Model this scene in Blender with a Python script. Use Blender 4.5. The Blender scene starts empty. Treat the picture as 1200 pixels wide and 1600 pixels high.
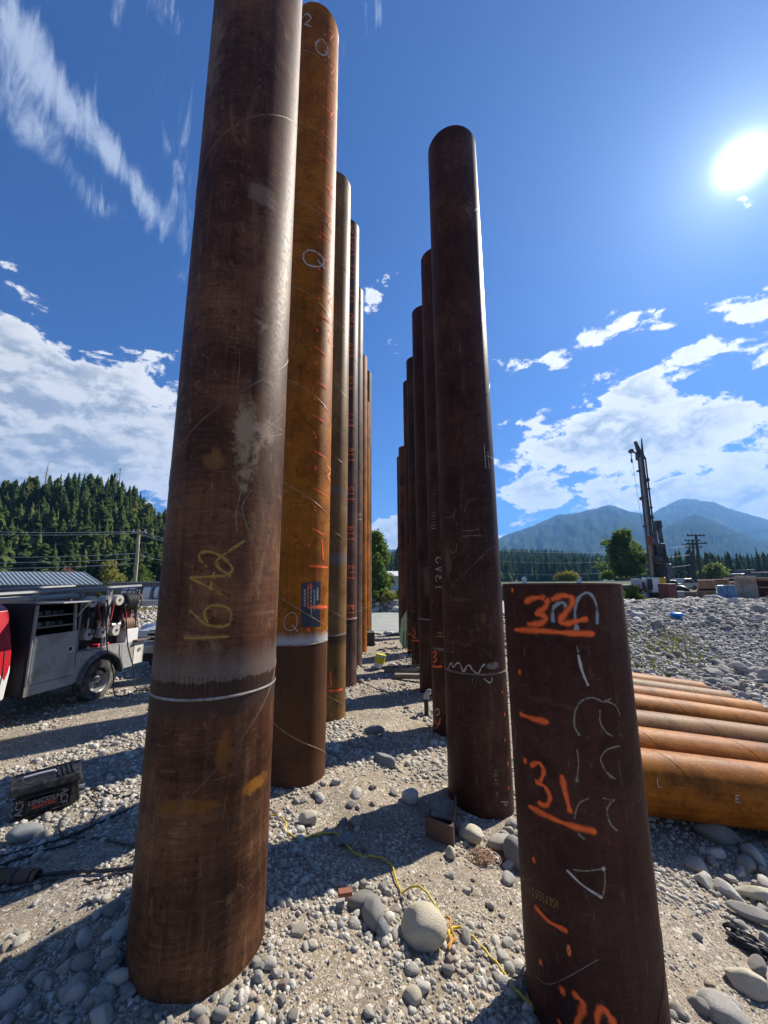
import bpy, bmesh, math, random
import numpy as np
from mathutils import Vector, Matrix
R = math.radians
random.seed(7); rng = np.random.default_rng(11)
scene = bpy.context.scene
col = scene.collection

# ------------------------------------------------------------------ camera
ZC = 2.45; PITCH = R(10.0); ROLL = 0.0065; FPX = 600.0
cam_d = bpy.data.cameras.new('camera'); cam = bpy.data.objects.new('camera', cam_d); col.objects.link(cam)
cam_d.sensor_fit = 'HORIZONTAL'; cam_d.sensor_width = 36; cam_d.lens = 36*FPX/1200
cam_d.clip_start = 0.05; cam_d.clip_end = 20000
Fv = Vector((0, math.cos(PITCH), math.sin(PITCH)))
U0 = Vector((0, -math.sin(PITCH), math.cos(PITCH))); R0 = Vector((1, 0, 0))
Uv = (U0 + ROLL*R0).normalized(); Rv = (R0 - ROLL*U0).normalized()
m3 = Matrix((Rv, Uv, -Fv)).transposed()
cam.matrix_world = Matrix.Translation((0, 0, ZC)) @ m3.to_4x4()
scene.camera = cam
scene.render.resolution_x = 768; scene.render.resolution_y = 1024
def ray(px, py):
    return (Fv*FPX + Rv*(px-600) + Uv*(800-py)).normalized()
CAM = Vector((0, 0, ZC))
def at(px, py, Y):
    d = ray(px, py); return CAM + d*(Y/d.y)

# ------------------------------------------------------------------ light
SUN = ray(1160, 254)
sun_el = math.asin(SUN.z); sun_az = math.atan2(SUN.x, SUN.y)
sd = bpy.data.lights.new('sun', 'SUN'); sd.energy = 5.0; sd.angle = R(0.6); sd.color = (1, .93, .82)
sun = bpy.data.objects.new('sun', sd); col.objects.link(sun)
sun.rotation_euler = SUN.to_track_quat('Z', 'Y').to_euler()
scene.view_settings.view_transform = 'Standard'; scene.view_settings.look = 'None'
scene.view_settings.gamma = 1; scene.view_settings.use_curve_mapping = False
scene.view_settings.exposure = 0.98

# ------------------------------------------------------------------ node helper
class NT:
    def __init__(s, tree): s.t = tree; s.n = tree.nodes; s.l = tree.links
    def new(s, typ, **kw):
        n = s.n.new(typ)
        for k, v in kw.items():
            if k.startswith('i_'):
                key = k[2:]; key = int(key) if key.isdigit() else key.replace('_', ' ')
                s.set(n.inputs[key], v)
            else: setattr(n, k, v)
        return n
    def set(s, inp, v):
        if isinstance(v, bpy.types.NodeSocket): s.l.new(v, inp)
        else:
            if inp.type == 'RGBA' and len(v) == 3: v = (*v, 1)
            inp.default_value = v
    def math(s, op, a, b=0.0, c=None, clamp=False):
        n = s.n.new('ShaderNodeMath'); n.operation = op; n.use_clamp = clamp
        s.set(n.inputs[0], a); s.set(n.inputs[1], b)
        if c is not None: s.set(n.inputs[2], c)
        return n.outputs[0]
    def vmath(s, op, a, b=(0, 0, 0)):
        n = s.n.new('ShaderNodeVectorMath'); n.operation = op
        s.set(n.inputs[0], a); s.set(n.inputs[1], b)
        return n.outputs['Value'] if op in ('DOT_PRODUCT', 'LENGTH') else n.outputs[0]
    def mix(s, f, a, b, mode='MIX'):
        n = s.n.new('ShaderNodeMix'); n.data_type = 'RGBA'; n.blend_type = mode
        s.set(n.inputs[0], f); s.set(n.inputs[6], a); s.set(n.inputs[7], b); return n.outputs[2]
    def noise(s, vec, scale, detail=3, rough=.55, dist=0.0, out=0):
        n = s.n.new('ShaderNodeTexNoise'); s.set(n.inputs['Vector'], vec)
        n.inputs['Scale'].default_value = scale; n.inputs['Detail'].default_value = detail
        n.inputs['Roughness'].default_value = rough; n.inputs['Distortion'].default_value = dist
        return n.outputs[out]
    def ss(s, x, lo, hi, a=0.0, b=1.0):
        n = s.n.new('ShaderNodeMapRange'); n.interpolation_type = 'SMOOTHSTEP'
        s.set(n.inputs[0], x); s.set(n.inputs[1], lo); s.set(n.inputs[2], hi); s.set(n.inputs[3], a); s.set(n.inputs[4], b)
        return n.outputs[0]
    def mapping(s, vec, scale=(1, 1, 1), rot=(0, 0, 0), loc=(0, 0, 0)):
        n = s.n.new('ShaderNodeMapping'); s.set(n.inputs[0], vec)
        n.inputs['Scale'].default_value = scale; n.inputs['Rotation'].default_value = rot; n.inputs['Location'].default_value = loc
        return n.outputs[0]
    def voro(s, vec, scale, out='Distance', feat='F1', rnd=1.0):
        n = s.n.new('ShaderNodeTexVoronoi'); n.feature = feat; s.set(n.inputs['Vector'], vec)
        n.inputs['Scale'].default_value = scale; n.inputs['Randomness'].default_value = rnd
        return n.outputs[out]
    def ramp(s, f, stops):
        n = s.n.new('ShaderNodeValToRGB'); s.set(n.inputs[0], f)
        e = n.color_ramp.elements
        while len(e) < len(stops): e.new(.5)
        for el, (p, c) in zip(e, stops): el.position = p; el.color = (*c, 1)
        return n.outputs[0]

# ------------------------------------------------------------------ sky
world = bpy.data.worlds.new('World'); scene.world = world; world.use_nodes = True
W = NT(world.node_tree); W.n.clear()
sky = W.new('ShaderNodeTexSky', sky_type='NISHITA', sun_disc=False, sun_elevation=sun_el, sun_rotation=sun_az,
            altitude=600, air_density=1.0, dust_density=.35, ozone_density=3.2)
tc = W.new('ShaderNodeTexCoord'); D = tc.outputs['Generated']
sep = W.new('ShaderNodeSeparateXYZ'); W.set(sep.inputs[0], D)
az = W.math('ARCTAN2', sep.outputs[0], sep.outputs[1]); el = W.math('ARCSINE', sep.outputs[2])
sdot = W.vmath('DOT_PRODUCT', D, tuple(SUN))
ang = W.math('ARCCOSINE', W.math('MINIMUM', sdot, .999999))
def azel(px, py):
    d = ray(px, py); return math.atan2(d.x, d.y), math.asin(d.z)
def blob(p0, p1, wid, amp):
    """a streak of cloud between two directions of the sky"""
    a0, e0 = azel(*p0); a1, e1 = azel(*p1)
    ca, ce = (a0+a1)/2, (e0+e1)/2; th = math.atan2(e1-e0, a1-a0); L = math.hypot(a1-a0, e1-e0)/2+wid
    c, s_ = math.cos(th), math.sin(th)
    da = W.math('SUBTRACT', az, ca); de = W.math('SUBTRACT', el, ce)
    u = W.math('MULTIPLY_ADD', da, c/L, W.math('MULTIPLY', de, s_/L))
    v = W.math('MULTIPLY_ADD', da, -s_/wid, W.math('MULTIPLY', de, c/wid))
    r2 = W.math('MULTIPLY_ADD', u, u, W.math('MULTIPLY', v, v))
    return W.math('MULTIPLY', W.math('POWER', 2.718, W.math('MULTIPLY', r2, -1.1)), amp)
def total(lst):
    t = lst[0]
    for q in lst[1:]: t = W.math('ADD', t, q)
    return t
cz = W.math('ADD', W.math('MAXIMUM', sep.outputs[2], 0.0), .16)
plan = W.new('ShaderNodeCombineXYZ', i_0=W.math('DIVIDE', sep.outputs[0], cz), i_1=W.math('DIVIDE', sep.outputs[1], cz), i_2=0.0).outputs[0]
aev = W.new('ShaderNodeCombineXYZ', i_0=az, i_1=el, i_2=0.3).outputs[0]
cum_m = total([
    blob((-60, 700), (120, 715), .17, 1.0), blob((60, 610), (300, 640), .075, .60), blob((150, 720), (330, 700), .12, .85), blob((-90, 540), (20, 575), .085, .70),
    blob((-500, 700), (-150, 640), .25, .9),
    blob((800, 740), (1000, 620), .070, .86), blob((960, 650), (1200, 640), .060, .72), blob((860, 690), (1260, 700), .070, .74), blob((790, 790), (1240, 755), .07, 1.0),
    blob((1130, 790), (1260, 800), .06, .9), blob((900, 525), (1060, 492), .032, .74), blob((885, 575), (985, 595), .040, .66), blob((1050, 552), (1160, 545), .034, .60),
    blob((1130, 490), (1230, 465), .040, .70), blob((1170, 550), (1240, 556), .03, .65), blob((1160, 328), (1240, 322), .022, .70),
    blob((560, 480), (610, 440), .032, .62), blob((605, 540), (630, 535), .022, .58), blob((765, 570), (805, 565), .030, .70), blob((835, 610), (860, 605), .016, .5),
    blob((250, 560), (290, 552), .022, .52), blob((585, 830), (640, 820), .045, .95), blob((520, 850), (760, 850), .04, .9)])
cir_m = total([
    blob((10, 40), (150, 210), .036, .84), blob((165, 225), (250, 345), .026, .80), blob((20, 150), (55, 210), .035, .50),
    blob((95, 245), (150, 310), .034, .60), blob((130, 320), (230, 350), .03, .42), blob((270, 190), (300, 380), .050, .52), blob((235, -10), (270, 20), .035, .66),
    blob((150, -20), (190, 20), .03, .4), blob((490, 0), (495, 10), .022, .55), blob((528, 50), (540, 90), .022, .5), blob((585, -10), (598, 40), .020, .6),
    blob((-200, -100), (0, 60), .1, .6)])
n1 = W.noise(W.mapping(aev, (1, 1.7, 1), rot=(0, 0, -.35)), 11.5, 12, .62, .25)
n1b = W.noise(W.mapping(aev, (1, 1.7, 1), rot=(0, 0, -.35), loc=(-.016, -.036, 0)), 11.5, 7, .58, .25)
n2 = W.noise(W.mapping(aev, (2.2, .8, 1), rot=(0, 0, .75)), 9.5, 12, .68, .7)
# clouds all round the sky outside the frame follow the same kind of field
gen = W.math('MULTIPLY', W.ss(W.math('ABSOLUTE', az), 1.0, 1.6), W.ss(el, .9, .2))
cd = W.math('ADD', W.math('ADD', cum_m, W.math('MULTIPLY', gen, .55)), W.math('MULTIPLY', W.math('SUBTRACT', n1, .5), 3.6))
cd = W.math('SUBTRACT', cd, W.ss(W.math('ADD', cum_m, gen), .24, .02, 0, .45))
cum = W.ss(cd, .54, .84)
cir = W.ss(W.math('ADD', cir_m, W.math('MULTIPLY', W.math('SUBTRACT', n2, .5), 2.3)), .34, 1.15, 0, .85)
# lit edges towards the sun, grey where the cloud is thick
thick = W.ss(cd, .62, 1.5)
edge = W.ss(W.math('SUBTRACT', n1, n1b), -.10, .12)
near = W.math('POWER', 2.718, W.math('MULTIPLY', ang, -1.6))
shade = W.math('MULTIPLY', thick, W.math('SUBTRACT', 1.0, W.math('MULTIPLY', edge, .75)))
ccol = W.mix(shade, (11.0, 11.0, 11.0), (4.0, 4.6, 5.4))
ccol = W.mix(1.0, ccol, W.mix(near, (.93, .92, .90), (1.2, 1.2, 1.2)), 'MULTIPLY')
skyc = W.mix(1.0, sky.outputs[0], (.25, .58, 1.12), 'MULTIPLY')
base = W.mix(cir, skyc, (5.6, 6.5, 8.2))
base = W.mix(cum, base, ccol)
# solar aureole and disc
glow = W.math('ADD', W.math('MULTIPLY', W.math('POWER', 2.718, W.math('MULTIPLY', ang, -22.0)), 9.5),
              W.math('MULTIPLY', W.math('POWER', 2.718, W.math('MULTIPLY', ang, -4.2)), 2.6))
disc = W.math('MULTIPLY', W.math('POWER', 2.718, W.math('MULTIPLY', W.math('POWER', W.math('DIVIDE', ang, .024), 2.0), -1.0)), 34.0)
gl = W.new('ShaderNodeCombineXYZ', i_0=W.math('ADD', W.math('MULTIPLY', glow, .88), disc), i_1=W.math('ADD', W.math('MULTIPLY', glow, 1.0), disc), i_2=W.math('ADD', W.math('MULTIPLY', glow, 1.04), disc)).outputs[0]
fin = W.mix(1.0, base, gl, 'ADD')
bg = W.new('ShaderNodeBackground', i_Color=fin, i_Strength=.050)
wo = W.new('ShaderNodeOutputWorld'); W.l.new(bg.outputs[0], wo.inputs[0])

# ------------------------------------------------------------------ noise / terrain
_h = rng.random((8, 256, 256))
def vnoise(x, y, s=0):
    xi = np.floor(x).astype(int); yi = np.floor(y).astype(int); fx = x-xi; fy = y-yi
    fx = fx*fx*(3-2*fx); fy = fy*fy*(3-2*fy); T = _h[s % 8]
    a = T[xi & 255, yi & 255]; b = T[(xi+1) & 255, yi & 255]; c = T[xi & 255, (yi+1) & 255]; d = T[(xi+1) & 255, (yi+1) & 255]
    return (a*(1-fx)+b*fx)*(1-fy)+(c*(1-fx)+d*fx)*fy
def fbm(x, y, f, o=4, s=0, g=.5):
    t = 0; A = 1; N = 0
    for i in range(o):
        t = t+A*vnoise(x*f+37.1*i, y*f+11.7*i, s+i); N += A; A *= g; f *= 2.03
    return t/N
CP = np.array([
 (-1.13,2.73,.68,.6),(-1.11,5.08,.20,.6),(-1.1,7.4,.2,.6),(-1.07,9.8,.08,.8),(-1.07,12.1,-.08,1),(-1.0,14.5,-.05,1),(-1,17,-.15,1),
 (1.2,5.1,-.14,.6),(1.2,7.5,-.3,.8),(1.2,9.8,-.22,.8),(1.2,12.2,-.2,1),(1.2,14.5,-.25,1),(1.25,2.77,-.05,.6),
 (0,4,.06,.8),(0,1,.2,1),(0,2.3,.12,.8),(0,7,-.02,.8),(0,10,-.05,1),(0,14,-.12,1.2),(0,18,-.25,1.2),(0,21,-.45,1.2),
 (-2.6,1.5,.25,1),(-3.4,4.2,.1,1),(-6,8.6,0,1.6),(-6,3,.1,1.6),(-6,12,0,2),(-9,9,0,2),(-12,14,.05,3),(-10,3,.1,3),(-4,8,0,1.2),(-3,14,-.1,2),(-6,18,-.2,2),
 (3.5,5.7,-.62,.9),(5.3,5.7,-.86,1),(7.9,6,-1.12,1.2),(5.5,8,-.78,1),(4,9,-.60,1.2),(7.9,9,-1.0,1.2),(7.9,11,-.98,1.2),(10.5,8,-1.3,1.6),(6,11.5,-.78,1.4),(3.5,12.5,-.6,1.4),
 (2.0,4.0,-.22,.6),(2.9,3.7,-.58,.7),(2.4,1.6,-.35,.8),(4.5,3.2,-.9,1.2),(7,3,-1.15,2),(12,4,-1.3,3),(2.6,7.5,-.4,.8),
 (5,-3,-.6,3),(0,-3,.3,2),(-6,-4,.3,3),(9,-5,-.8,4),(-12,-6,.3,5)])
RIV = [(-70,62,12),(-32,46,11),(-15,37.5,10),(0,32,8.6),(5,31.6,7.0),(9,35,5.2),(12,47,4.6),(17,90,5),(26,220,6)]
def smooth(t): t = np.clip(t, 0, 1); return t*t*(3-2*t)
def river_d(x, y):
    best = np.full(np.shape(x), 1e9)
    for (x0,y0,w0),(x1,y1,w1) in zip(RIV[:-1], RIV[1:]):
        dx, dy = x1-x0, y1-y0; t = np.clip(((x-x0)*dx+(y-y0)*dy)/(dx*dx+dy*dy), 0, 1)
        d = np.hypot(x-x0-t*dx, y-y0-t*dy)-(w0+t*(w1-w0)); best = np.minimum(best, d)
    return best
WATER = -.92
def H(x, y, fine=True):
    x = np.asarray(x, float); y = np.asarray(y, float)
    num = 0; den = 1e-9
    for cx, cy, cz_, s in CP:
        w = np.exp(-((x-cx)**2+(y-cy)**2)/(2*(s*1.15)**2)); num = num+w*cz_; den = den+w
    far = np.where(x > 2, -.9*smooth((x-2)/3)*smooth((16-y)/6), 0.0)+0*y
    w0 = .02; z = (num+w0*far)/(den+w0)
    # stone bank on the right
    run = smooth((y-11.6)/10.4); bx = smooth((x-5.2)/5.5)
    bank = -1.15+(2.25+.0*x)*run
    z = z*(1-bx*smooth((y-9.5)/2.5))+bank*bx*smooth((y-9.5)/2.5)
    # berm on the left beyond the truck
    z = z+.75*smooth((-x-8)/6)*smooth((y-17)/5)*(1-smooth((y-27)/5))
    r = river_d(x, y); k = smooth(1-(r-.0)/1.8)
    z = z*(1-k)+(-1.9)*k
    z = z+.5*smooth((y-41)/3)*(r > 0)*smooth(r/2.5)*(1-smooth((y-60)/60))
    if fine:
        d = np.hypot(x, y); a = 1/(1+d/40)
        z = z+.11*(fbm(x, y, .55, 3, 1)-.5)*np.minimum(1, .4+d/6)+(.045*(fbm(x, y, 3.1, 3, 2)-.5)+.02*(fbm(x, y, 11, 2, 4)-.5))*a
    return z
def hz(x, y): return float(H(np.array([x]), np.array([y]))[0])
def G(px, py):
    """where a line of sight meets the ground"""
    d = ray(px, py); t = 1.5
    for i in range(400):
        p = CAM+d*t; g = p.z-hz(p.x, p.y)
        if g < .004: break
        t += max(.004, g*.45)
    return CAM+d*t

# ------------------------------------------------------------------ mesh builder and objects
class MB:
    def __init__(s): s.v = []; s.f = []; s.uv = None
    def add(s, vs, fs):
        o = len(s.v); s.v += [tuple(p) for p in vs]; s.f += [tuple(i+o for i in f) for f in fs]; return s
    def box(s, c, d, M=None):
        x, y, z = c; a, b, h = d[0]/2, d[1]/2, d[2]/2
        vs = [Vector((i*a, j*b, k*h)) for i in (-1, 1) for j in (-1, 1) for k in (-1, 1)]
        if M is not None: vs = [M @ p for p in vs]
        vs = [p+Vector(c) for p in vs]
        return s.add(vs, [(0,1,3,2),(4,6,7,5),(0,4,5,1),(2,3,7,6),(0,2,6,4),(1,5,7,3)])
    def hexa(s, p):  # 8 points: bottom 4, top 4
        return s.add(p, [(3,2,1,0),(4,5,6,7),(0,1,5,4),(1,2,6,5),(2,3,7,6),(3,0,4,7)])
    def cyl(s, p0, p1, r0, r1=None, n=12, caps=True):
        p0, p1 = Vector(p0), Vector(p1); r1 = r0 if r1 is None else r1
        d = (p1-p0).normalized(); a = d.orthogonal().normalized(); b = d.cross(a)
        vs = []
        for k in range(n):
            t = 2*math.pi*k/n; e = a*math.cos(t)+b*math.sin(t); vs += [p0+e*r0, p1+e*r1]
        fs = [(2*k, 2*((k+1) % n), 2*((k+1) % n)+1, 2*k+1) for k in range(n)]
        if caps: fs += [tuple(2*k for k in range(n))[::-1], tuple(2*k+1 for k in range(n))]
        return s.add(vs, fs)
    def tube(s, pts, r, n=6, rr=None):
        pts = [Vector(p) for p in pts]; m = len(pts); vs = []; a = None
        for i, p in enumerate(pts):
            d = (pts[min(i+1, m-1)]-pts[max(i-1, 0)]).normalized()
            a = d.orthogonal().normalized() if a is None else (a-d*a.dot(d)).normalized()
            b = d.cross(a); q = rr[i] if rr else r
            for k in range(n):
                t = 2*math.pi*k/n; vs.append(p+(a*math.cos(t)+b*math.sin(t))*q)
        fs = [(i*n+k, i*n+(k+1) % n, (i+1)*n+(k+1) % n, (i+1)*n+k) for i in range(m-1) for k in range(n)]
        fs += [tuple(range(n))[::-1], tuple((m-1)*n+k for k in range(n))]
        return s.add(vs, fs)
    def ring(s, c, ax, Rr, r, n=24, m=8, sq=1.0):
        ax = Vector(ax).normalized(); a = ax.orthogonal().normalized(); b = ax.cross(a); vs = []
        for i in range(n):
            t = 2*math.pi*i/n; e = a*math.cos(t)+b*math.sin(t)
            for k in range(m):
                q = 2*math.pi*k/m; vs.append(Vector(c)+e*(Rr+r*math.cos(q))+ax*(r*sq*math.sin(q)))
        return s.add(vs, [(i*m+k, ((i+1) % n)*m+k, ((i+1) % n)*m+(k+1) % m, i*m+(k+1) % m) for i in range(n) for k in range(m)])
    def prism(s, poly, y0, y1, ax='y'):
        n = len(poly)
        def P(a, b, t): return {'y': (a, t, b), 'x': (t, a, b), 'z': (a, b, t)}[ax]
        return s.add([P(a, b, y0) for a, b in poly]+[P(a, b, y1) for a, b in poly],
                     [tuple(range(n))[::-1], tuple(range(n, 2*n))]+[(k, (k+1) % n, n+(k+1) % n, n+k) for k in range(n)])
def link(o, parent=None):
    col.objects.link(o)
    if parent is not None: o.parent = parent
    return o
def tag(o, label=None, cat=None, group=None, kind=None):
    if label: o['label'] = label
    if cat: o['category'] = cat
    if group: o['group'] = group
    if kind: o['kind'] = kind
    return o
def thing(name, label, cat, loc=(0, 0, 0), rz=0, group=None):
    o = bpy.data.objects.new(name, None); o.empty_display_size = .2; o.location = loc; o.rotation_euler = (0, 0, rz)
    link(o); return tag(o, label, cat, group)
def basis(o):
    M = Matrix.Translation(o.location) @ o.rotation_euler.to_matrix().to_4x4()
    return basis(o.parent) @ M if o.parent else M
def obj(name, mb, mat, parent=None, world=False, smooth=False, bevel=0, loc=None, angle=40):
    me = bpy.data.meshes.new(name)
    vs = mb.v
    if world and parent is not None:
        Mi = basis(parent).inverted(); vs = [tuple(Mi @ Vector(p)) for p in vs]
    me.from_pydata(vs, [], mb.f)
    if mb.uv is not None:
        ul = me.uv_layers.new(name='UVMap'); idx = np.empty(len(me.loops), int); me.loops.foreach_get('vertex_index', idx)
        ul.data.foreach_set('uv', np.array(mb.uv, dtype=np.float32)[idx].ravel())
    for m in (mat if isinstance(mat, (list, tuple)) else [mat]): me.materials.append(m)
    o = bpy.data.objects.new(name, me); link(o, parent)
    if loc: o.location = loc
    if smooth:
        me.shade_smooth()
        try: me.set_sharp_from_angle(angle=R(angle))
        except Exception: pass
    if bevel:
        b = o.modifiers.new('bevel', 'BEVEL'); b.width = bevel; b.segments = 2; b.limit_method = 'ANGLE'
    return o
def np_mesh(name, V, F, mat, tone=None, smooth=True):
    """V (n,3), F (m,k) arrays -> mesh"""
    me = bpy.data.meshes.new(name); k = F.shape[1]
    me.vertices.add(len(V)); me.vertices.foreach_set('co', np.ascontiguousarray(V, dtype=np.float32).ravel())
    me.loops.add(F.size); me.loops.foreach_set('vertex_index', np.ascontiguousarray(F, dtype=np.int32).ravel())
    me.polygons.add(len(F)); me.polygons.foreach_set('loop_start', np.arange(0, F.size, k, dtype=np.int32))
    if smooth: me.polygons.foreach_set('use_smooth', np.ones(len(F), dtype=bool))
    if tone is not None:
        a = me.attributes.new('tone', 'FLOAT', 'POINT'); a.data.foreach_set('value', np.ascontiguousarray(tone, dtype=np.float32))
    me.materials.append(mat); me.update(calc_edges=True); me.validate(); return me

# ------------------------------------------------------------------ materials
def mat_new(name):
    m = bpy.data.materials.new(name); m.use_nodes = True; t = NT(m.node_tree); t.n.clear()
    b = t.new('ShaderNodeBsdfPrincipled'); o = t.new('ShaderNodeOutputMaterial'); t.l.new(b.outputs[0], o.inputs[0])
    return m, t, b, o
def bump(t, b, h, strength=.3, dist=.01):
    n = t.new('ShaderNodeBump', i_Height=h, i_Strength=strength, i_Distance=dist); t.l.new(n.outputs[0], b.inputs['Normal'])
def plain(name, c, rough=.6, metal=0.0, var=.25, scale=6, spec=.5, dirt=None):
    m, t, b, o = mat_new(name); tcn = t.new('ShaderNodeTexCoord').outputs['Object']
    n = t.noise(tcn, scale, 6, .6); n2 = t.noise(tcn, scale*6, 3, .6)
    k = t.math('MULTIPLY_ADD', t.math('SUBTRACT', n, .5), var*2, 1.0)
    cc = t.vmath('MULTIPLY', (c[0], c[1], c[2]), t.new('ShaderNodeCombineXYZ', i_0=k, i_1=k, i_2=k).outputs[0])
    if dirt: cc = t.mix(t.ss(t.math('ADD', n, t.math('MULTIPLY', n2, .3)), .58, .78, 0, .75), cc, dirt)
    t.set(b.inputs['Base Color'], cc); t.set(b.inputs['Roughness'], t.math('MULTIPLY_ADD', n2, .25, rough-.12))
    b.inputs['Metallic'].default_value = metal; b.inputs['Specular IOR Level'].default_value = spec
    bump(t, b, n2, .15, .01)
    return m
def rust(name, dark, mid, light, splices=(), scale_amt=.3, ribs=.4, stain=None, halo=(.34, .33, .33), gloss=.5, seed=0, helix=1, tilt=.3, pale=(.34, .27, .20), spec=.10, gap=0.0, upright=True):
    m, t, b, o = mat_new(name); T = t.new('ShaderNodeTexCoord'); P = t.mapping(T.outputs['Object'], loc=(seed*3.1, seed*1.7, seed*.9)); UVc = T.outputs['UV']
    big = t.noise(P, 1.1, 5, .6, .6)
    vert = t.noise(t.mapping(UVc, (16, .8, 1), loc=(seed, 0, 0)), 1, 7, .72)
    fine = t.noise(t.mapping(UVc, (5, 42, 1), rot=(0, 0, tilt*helix)), 1, 5, .7, .4)
    fine2 = t.noise(t.mapping(UVc, (9, 150, 1), rot=(0, 0, tilt*helix+.15)), 1, 3, .7, .8)
    band = t.noise(t.mapping(UVc, (.9, 1.3, 1), rot=(0, 0, tilt*helix), loc=(0, seed*2, 0)), 1, 3, .5)
    k = t.math('ADD', t.math('MULTIPLY', big, .55), t.math('MULTIPLY', vert, .45))
    c = t.mix(t.ss(k, .35, .65), dark, mid)
    kb = t.math('ADD', t.math('MULTIPLY', fine, .2+.4*ribs), t.math('ADD', t.math('MULTIPLY', band, .6), t.math('MULTIPLY', vert, .3-.4*ribs)))
    c = t.mix(t.ss(kb, .48, .78, 0, .7), c, light)
    c = t.mix(t.ss(fine2, .5, .75, 0, .45*ribs*2), c, t.mix(.5, dark, (0, 0, 0)))
    # pale mill scale that has flaked or been scuffed
    sc = t.math('ADD', t.noise(P, 2.3, 8, .72, .8), t.math('MULTIPLY', t.math('SUBTRACT', fine, .5), .35))
    c = t.mix(t.ss(sc, .62, .72, 0, scale_amt), c, pale)
    scr = t.noise(t.mapping(UVc, (38, 4, 1), rot=(0, 0, .9)), 1, 2, .5, 1.2)
    c = t.mix(t.math('MULTIPLY', t.ss(scr, .68, .74), .16+.4*scale_amt), c, pale)
    wash = t.noise(t.mapping(UVc, (5, 1.1, 1), loc=(seed*.7, 0, 0)), 1, 7, .7, .9)
    c = t.mix(t.ss(wash, .54, .74, 0, .08+.55*scale_amt), c, t.mix(.5, pale, light))
    dots = t.voro(t.mapping(UVc, (23, 17, 1)), 1)
    c = t.mix(t.ss(dots, .05, .02, 0, .35), c, (.30, .26, .22))
    gr = t.noise(P, 35, 4, .7)
    mot = t.math('ADD', t.math('MULTIPLY', t.noise(P, 2.6, 9, .72, .5), .7), t.math('MULTIPLY', vert, .3))
    c = t.mix(t.ss(mot, .50, .62, 0, .70), c, t.vmath('MULTIPLY', c, (.38, .33, .32)))
    c = t.mix(t.ss(mot, .45, .37, 0, .6), c, t.vmath('MULTIPLY', c, (1.9, 1.65, 1.45)))
    fl = t.noise(t.mapping(UVc, (1, .7, 1)), 11, 11, .78, .5)
    c = t.mix(t.ss(fl, .585, .625, 0, .10+.45*scale_amt), c, t.mix(.35, pale, light))
    pit = t.noise(P, 17, 9, .75)
    c = t.mix(t.ss(pit, .57, .62, 0, .6), c, t.vmath('MULTIPLY', dark, (.55, .5, .5)))
    arc = t.noise(t.mapping(UVc, (3.2, 26, 1), rot=(0, 0, .55*helix)), 1, 8, .74, 1.4)
    c = t.mix(t.ss(arc, .60, .645, 0, .06+.35*scale_amt), c, pale)
    run = t.noise(t.mapping(UVc, (34, .55, 1), loc=(seed*1.3, seed, 0)), 1, 5, .7, .3)
    c = t.mix(t.ss(run, .60, .72, 0, .45), c, t.vmath('MULTIPLY', light, (1.0, .95, .9)))
    c = t.mix(t.ss(gr, .5, .7, 0, .25), c, dark)
    if stain:  # (z, height, angle, halfwidth, colour)
        s3 = t.new('ShaderNodeSeparateXYZ', i_0=UVc)
        for z, hh, u, hw, cc, am in stain:
            du = t.math('DIVIDE', t.math('SUBTRACT', s3.outputs[0], u), hw); dz = t.math('DIVIDE', t.math('SUBTRACT', s3.outputs[1], z), hh)
            r2 = t.math('MULTIPLY_ADD', du, du, t.math('MULTIPLY', dz, dz))
            q = t.math('ADD', t.math('SUBTRACT', 1.0, r2), t.math('MULTIPLY', t.math('SUBTRACT', t.noise(P, 9, 10, .76, .3), .5), 4.4))
            c = t.mix(t.ss(q, .0, .9, 0, am), c, cc)
    ox = t.new('ShaderNodeSeparateXYZ', i_0=T.outputs['Object']).outputs[2]
    jag = t.math('MULTIPLY', t.math('SUBTRACT', t.noise(t.mapping(UVc, (14, 1, 1)), 1, 4, .7), .5), .10)
    for zs, up, dn, am in splices:
        dz = t.math('SUBTRACT', ox, zs)
        dzj = t.math('ADD', dz, jag)
        above = t.math('MULTIPLY', t.ss(dzj, gap, gap+.012), t.ss(dzj, up+gap, gap+up*.25))
        if gap: c = t.mix(t.math('MULTIPLY', t.math('MULTIPLY', t.ss(dz, -.002, .004), t.ss(dzj, gap+.012, gap)), .75), c, (.035, .022, .017))
        below = t.math('MULTIPLY', t.ss(dz, .004, 0), t.ss(t.math('ADD', dz, jag), -dn, -dn*.4))
        c = t.mix(t.math('MULTIPLY', above, am), c, halo)
        c = t.mix(t.math('MULTIPLY', below, .78), c, (.040, .026, .021))
    dirt = t.ss(t.math('ADD', ox, t.math('MULTIPLY', gr, .3)), .50, .12, 0, .55)
    if upright: c = t.mix(dirt, c, (.13, .105, .08))
    t.set(b.inputs['Base Color'], c)
    t.set(b.inputs['Roughness'], t.math('MULTIPLY_ADD', gr, .35, gloss-.12)); b.inputs['Specular IOR Level'].default_value = spec
    hgt = t.math('ADD', t.math('MULTIPLY', gr, .5), t.math('ADD', t.math('MULTIPLY', fine, .15+.6*ribs), t.math('MULTIPLY', fine2, .1+.3*ribs)))
    bump(t, b, hgt, .35, .004)
    return m
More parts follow.
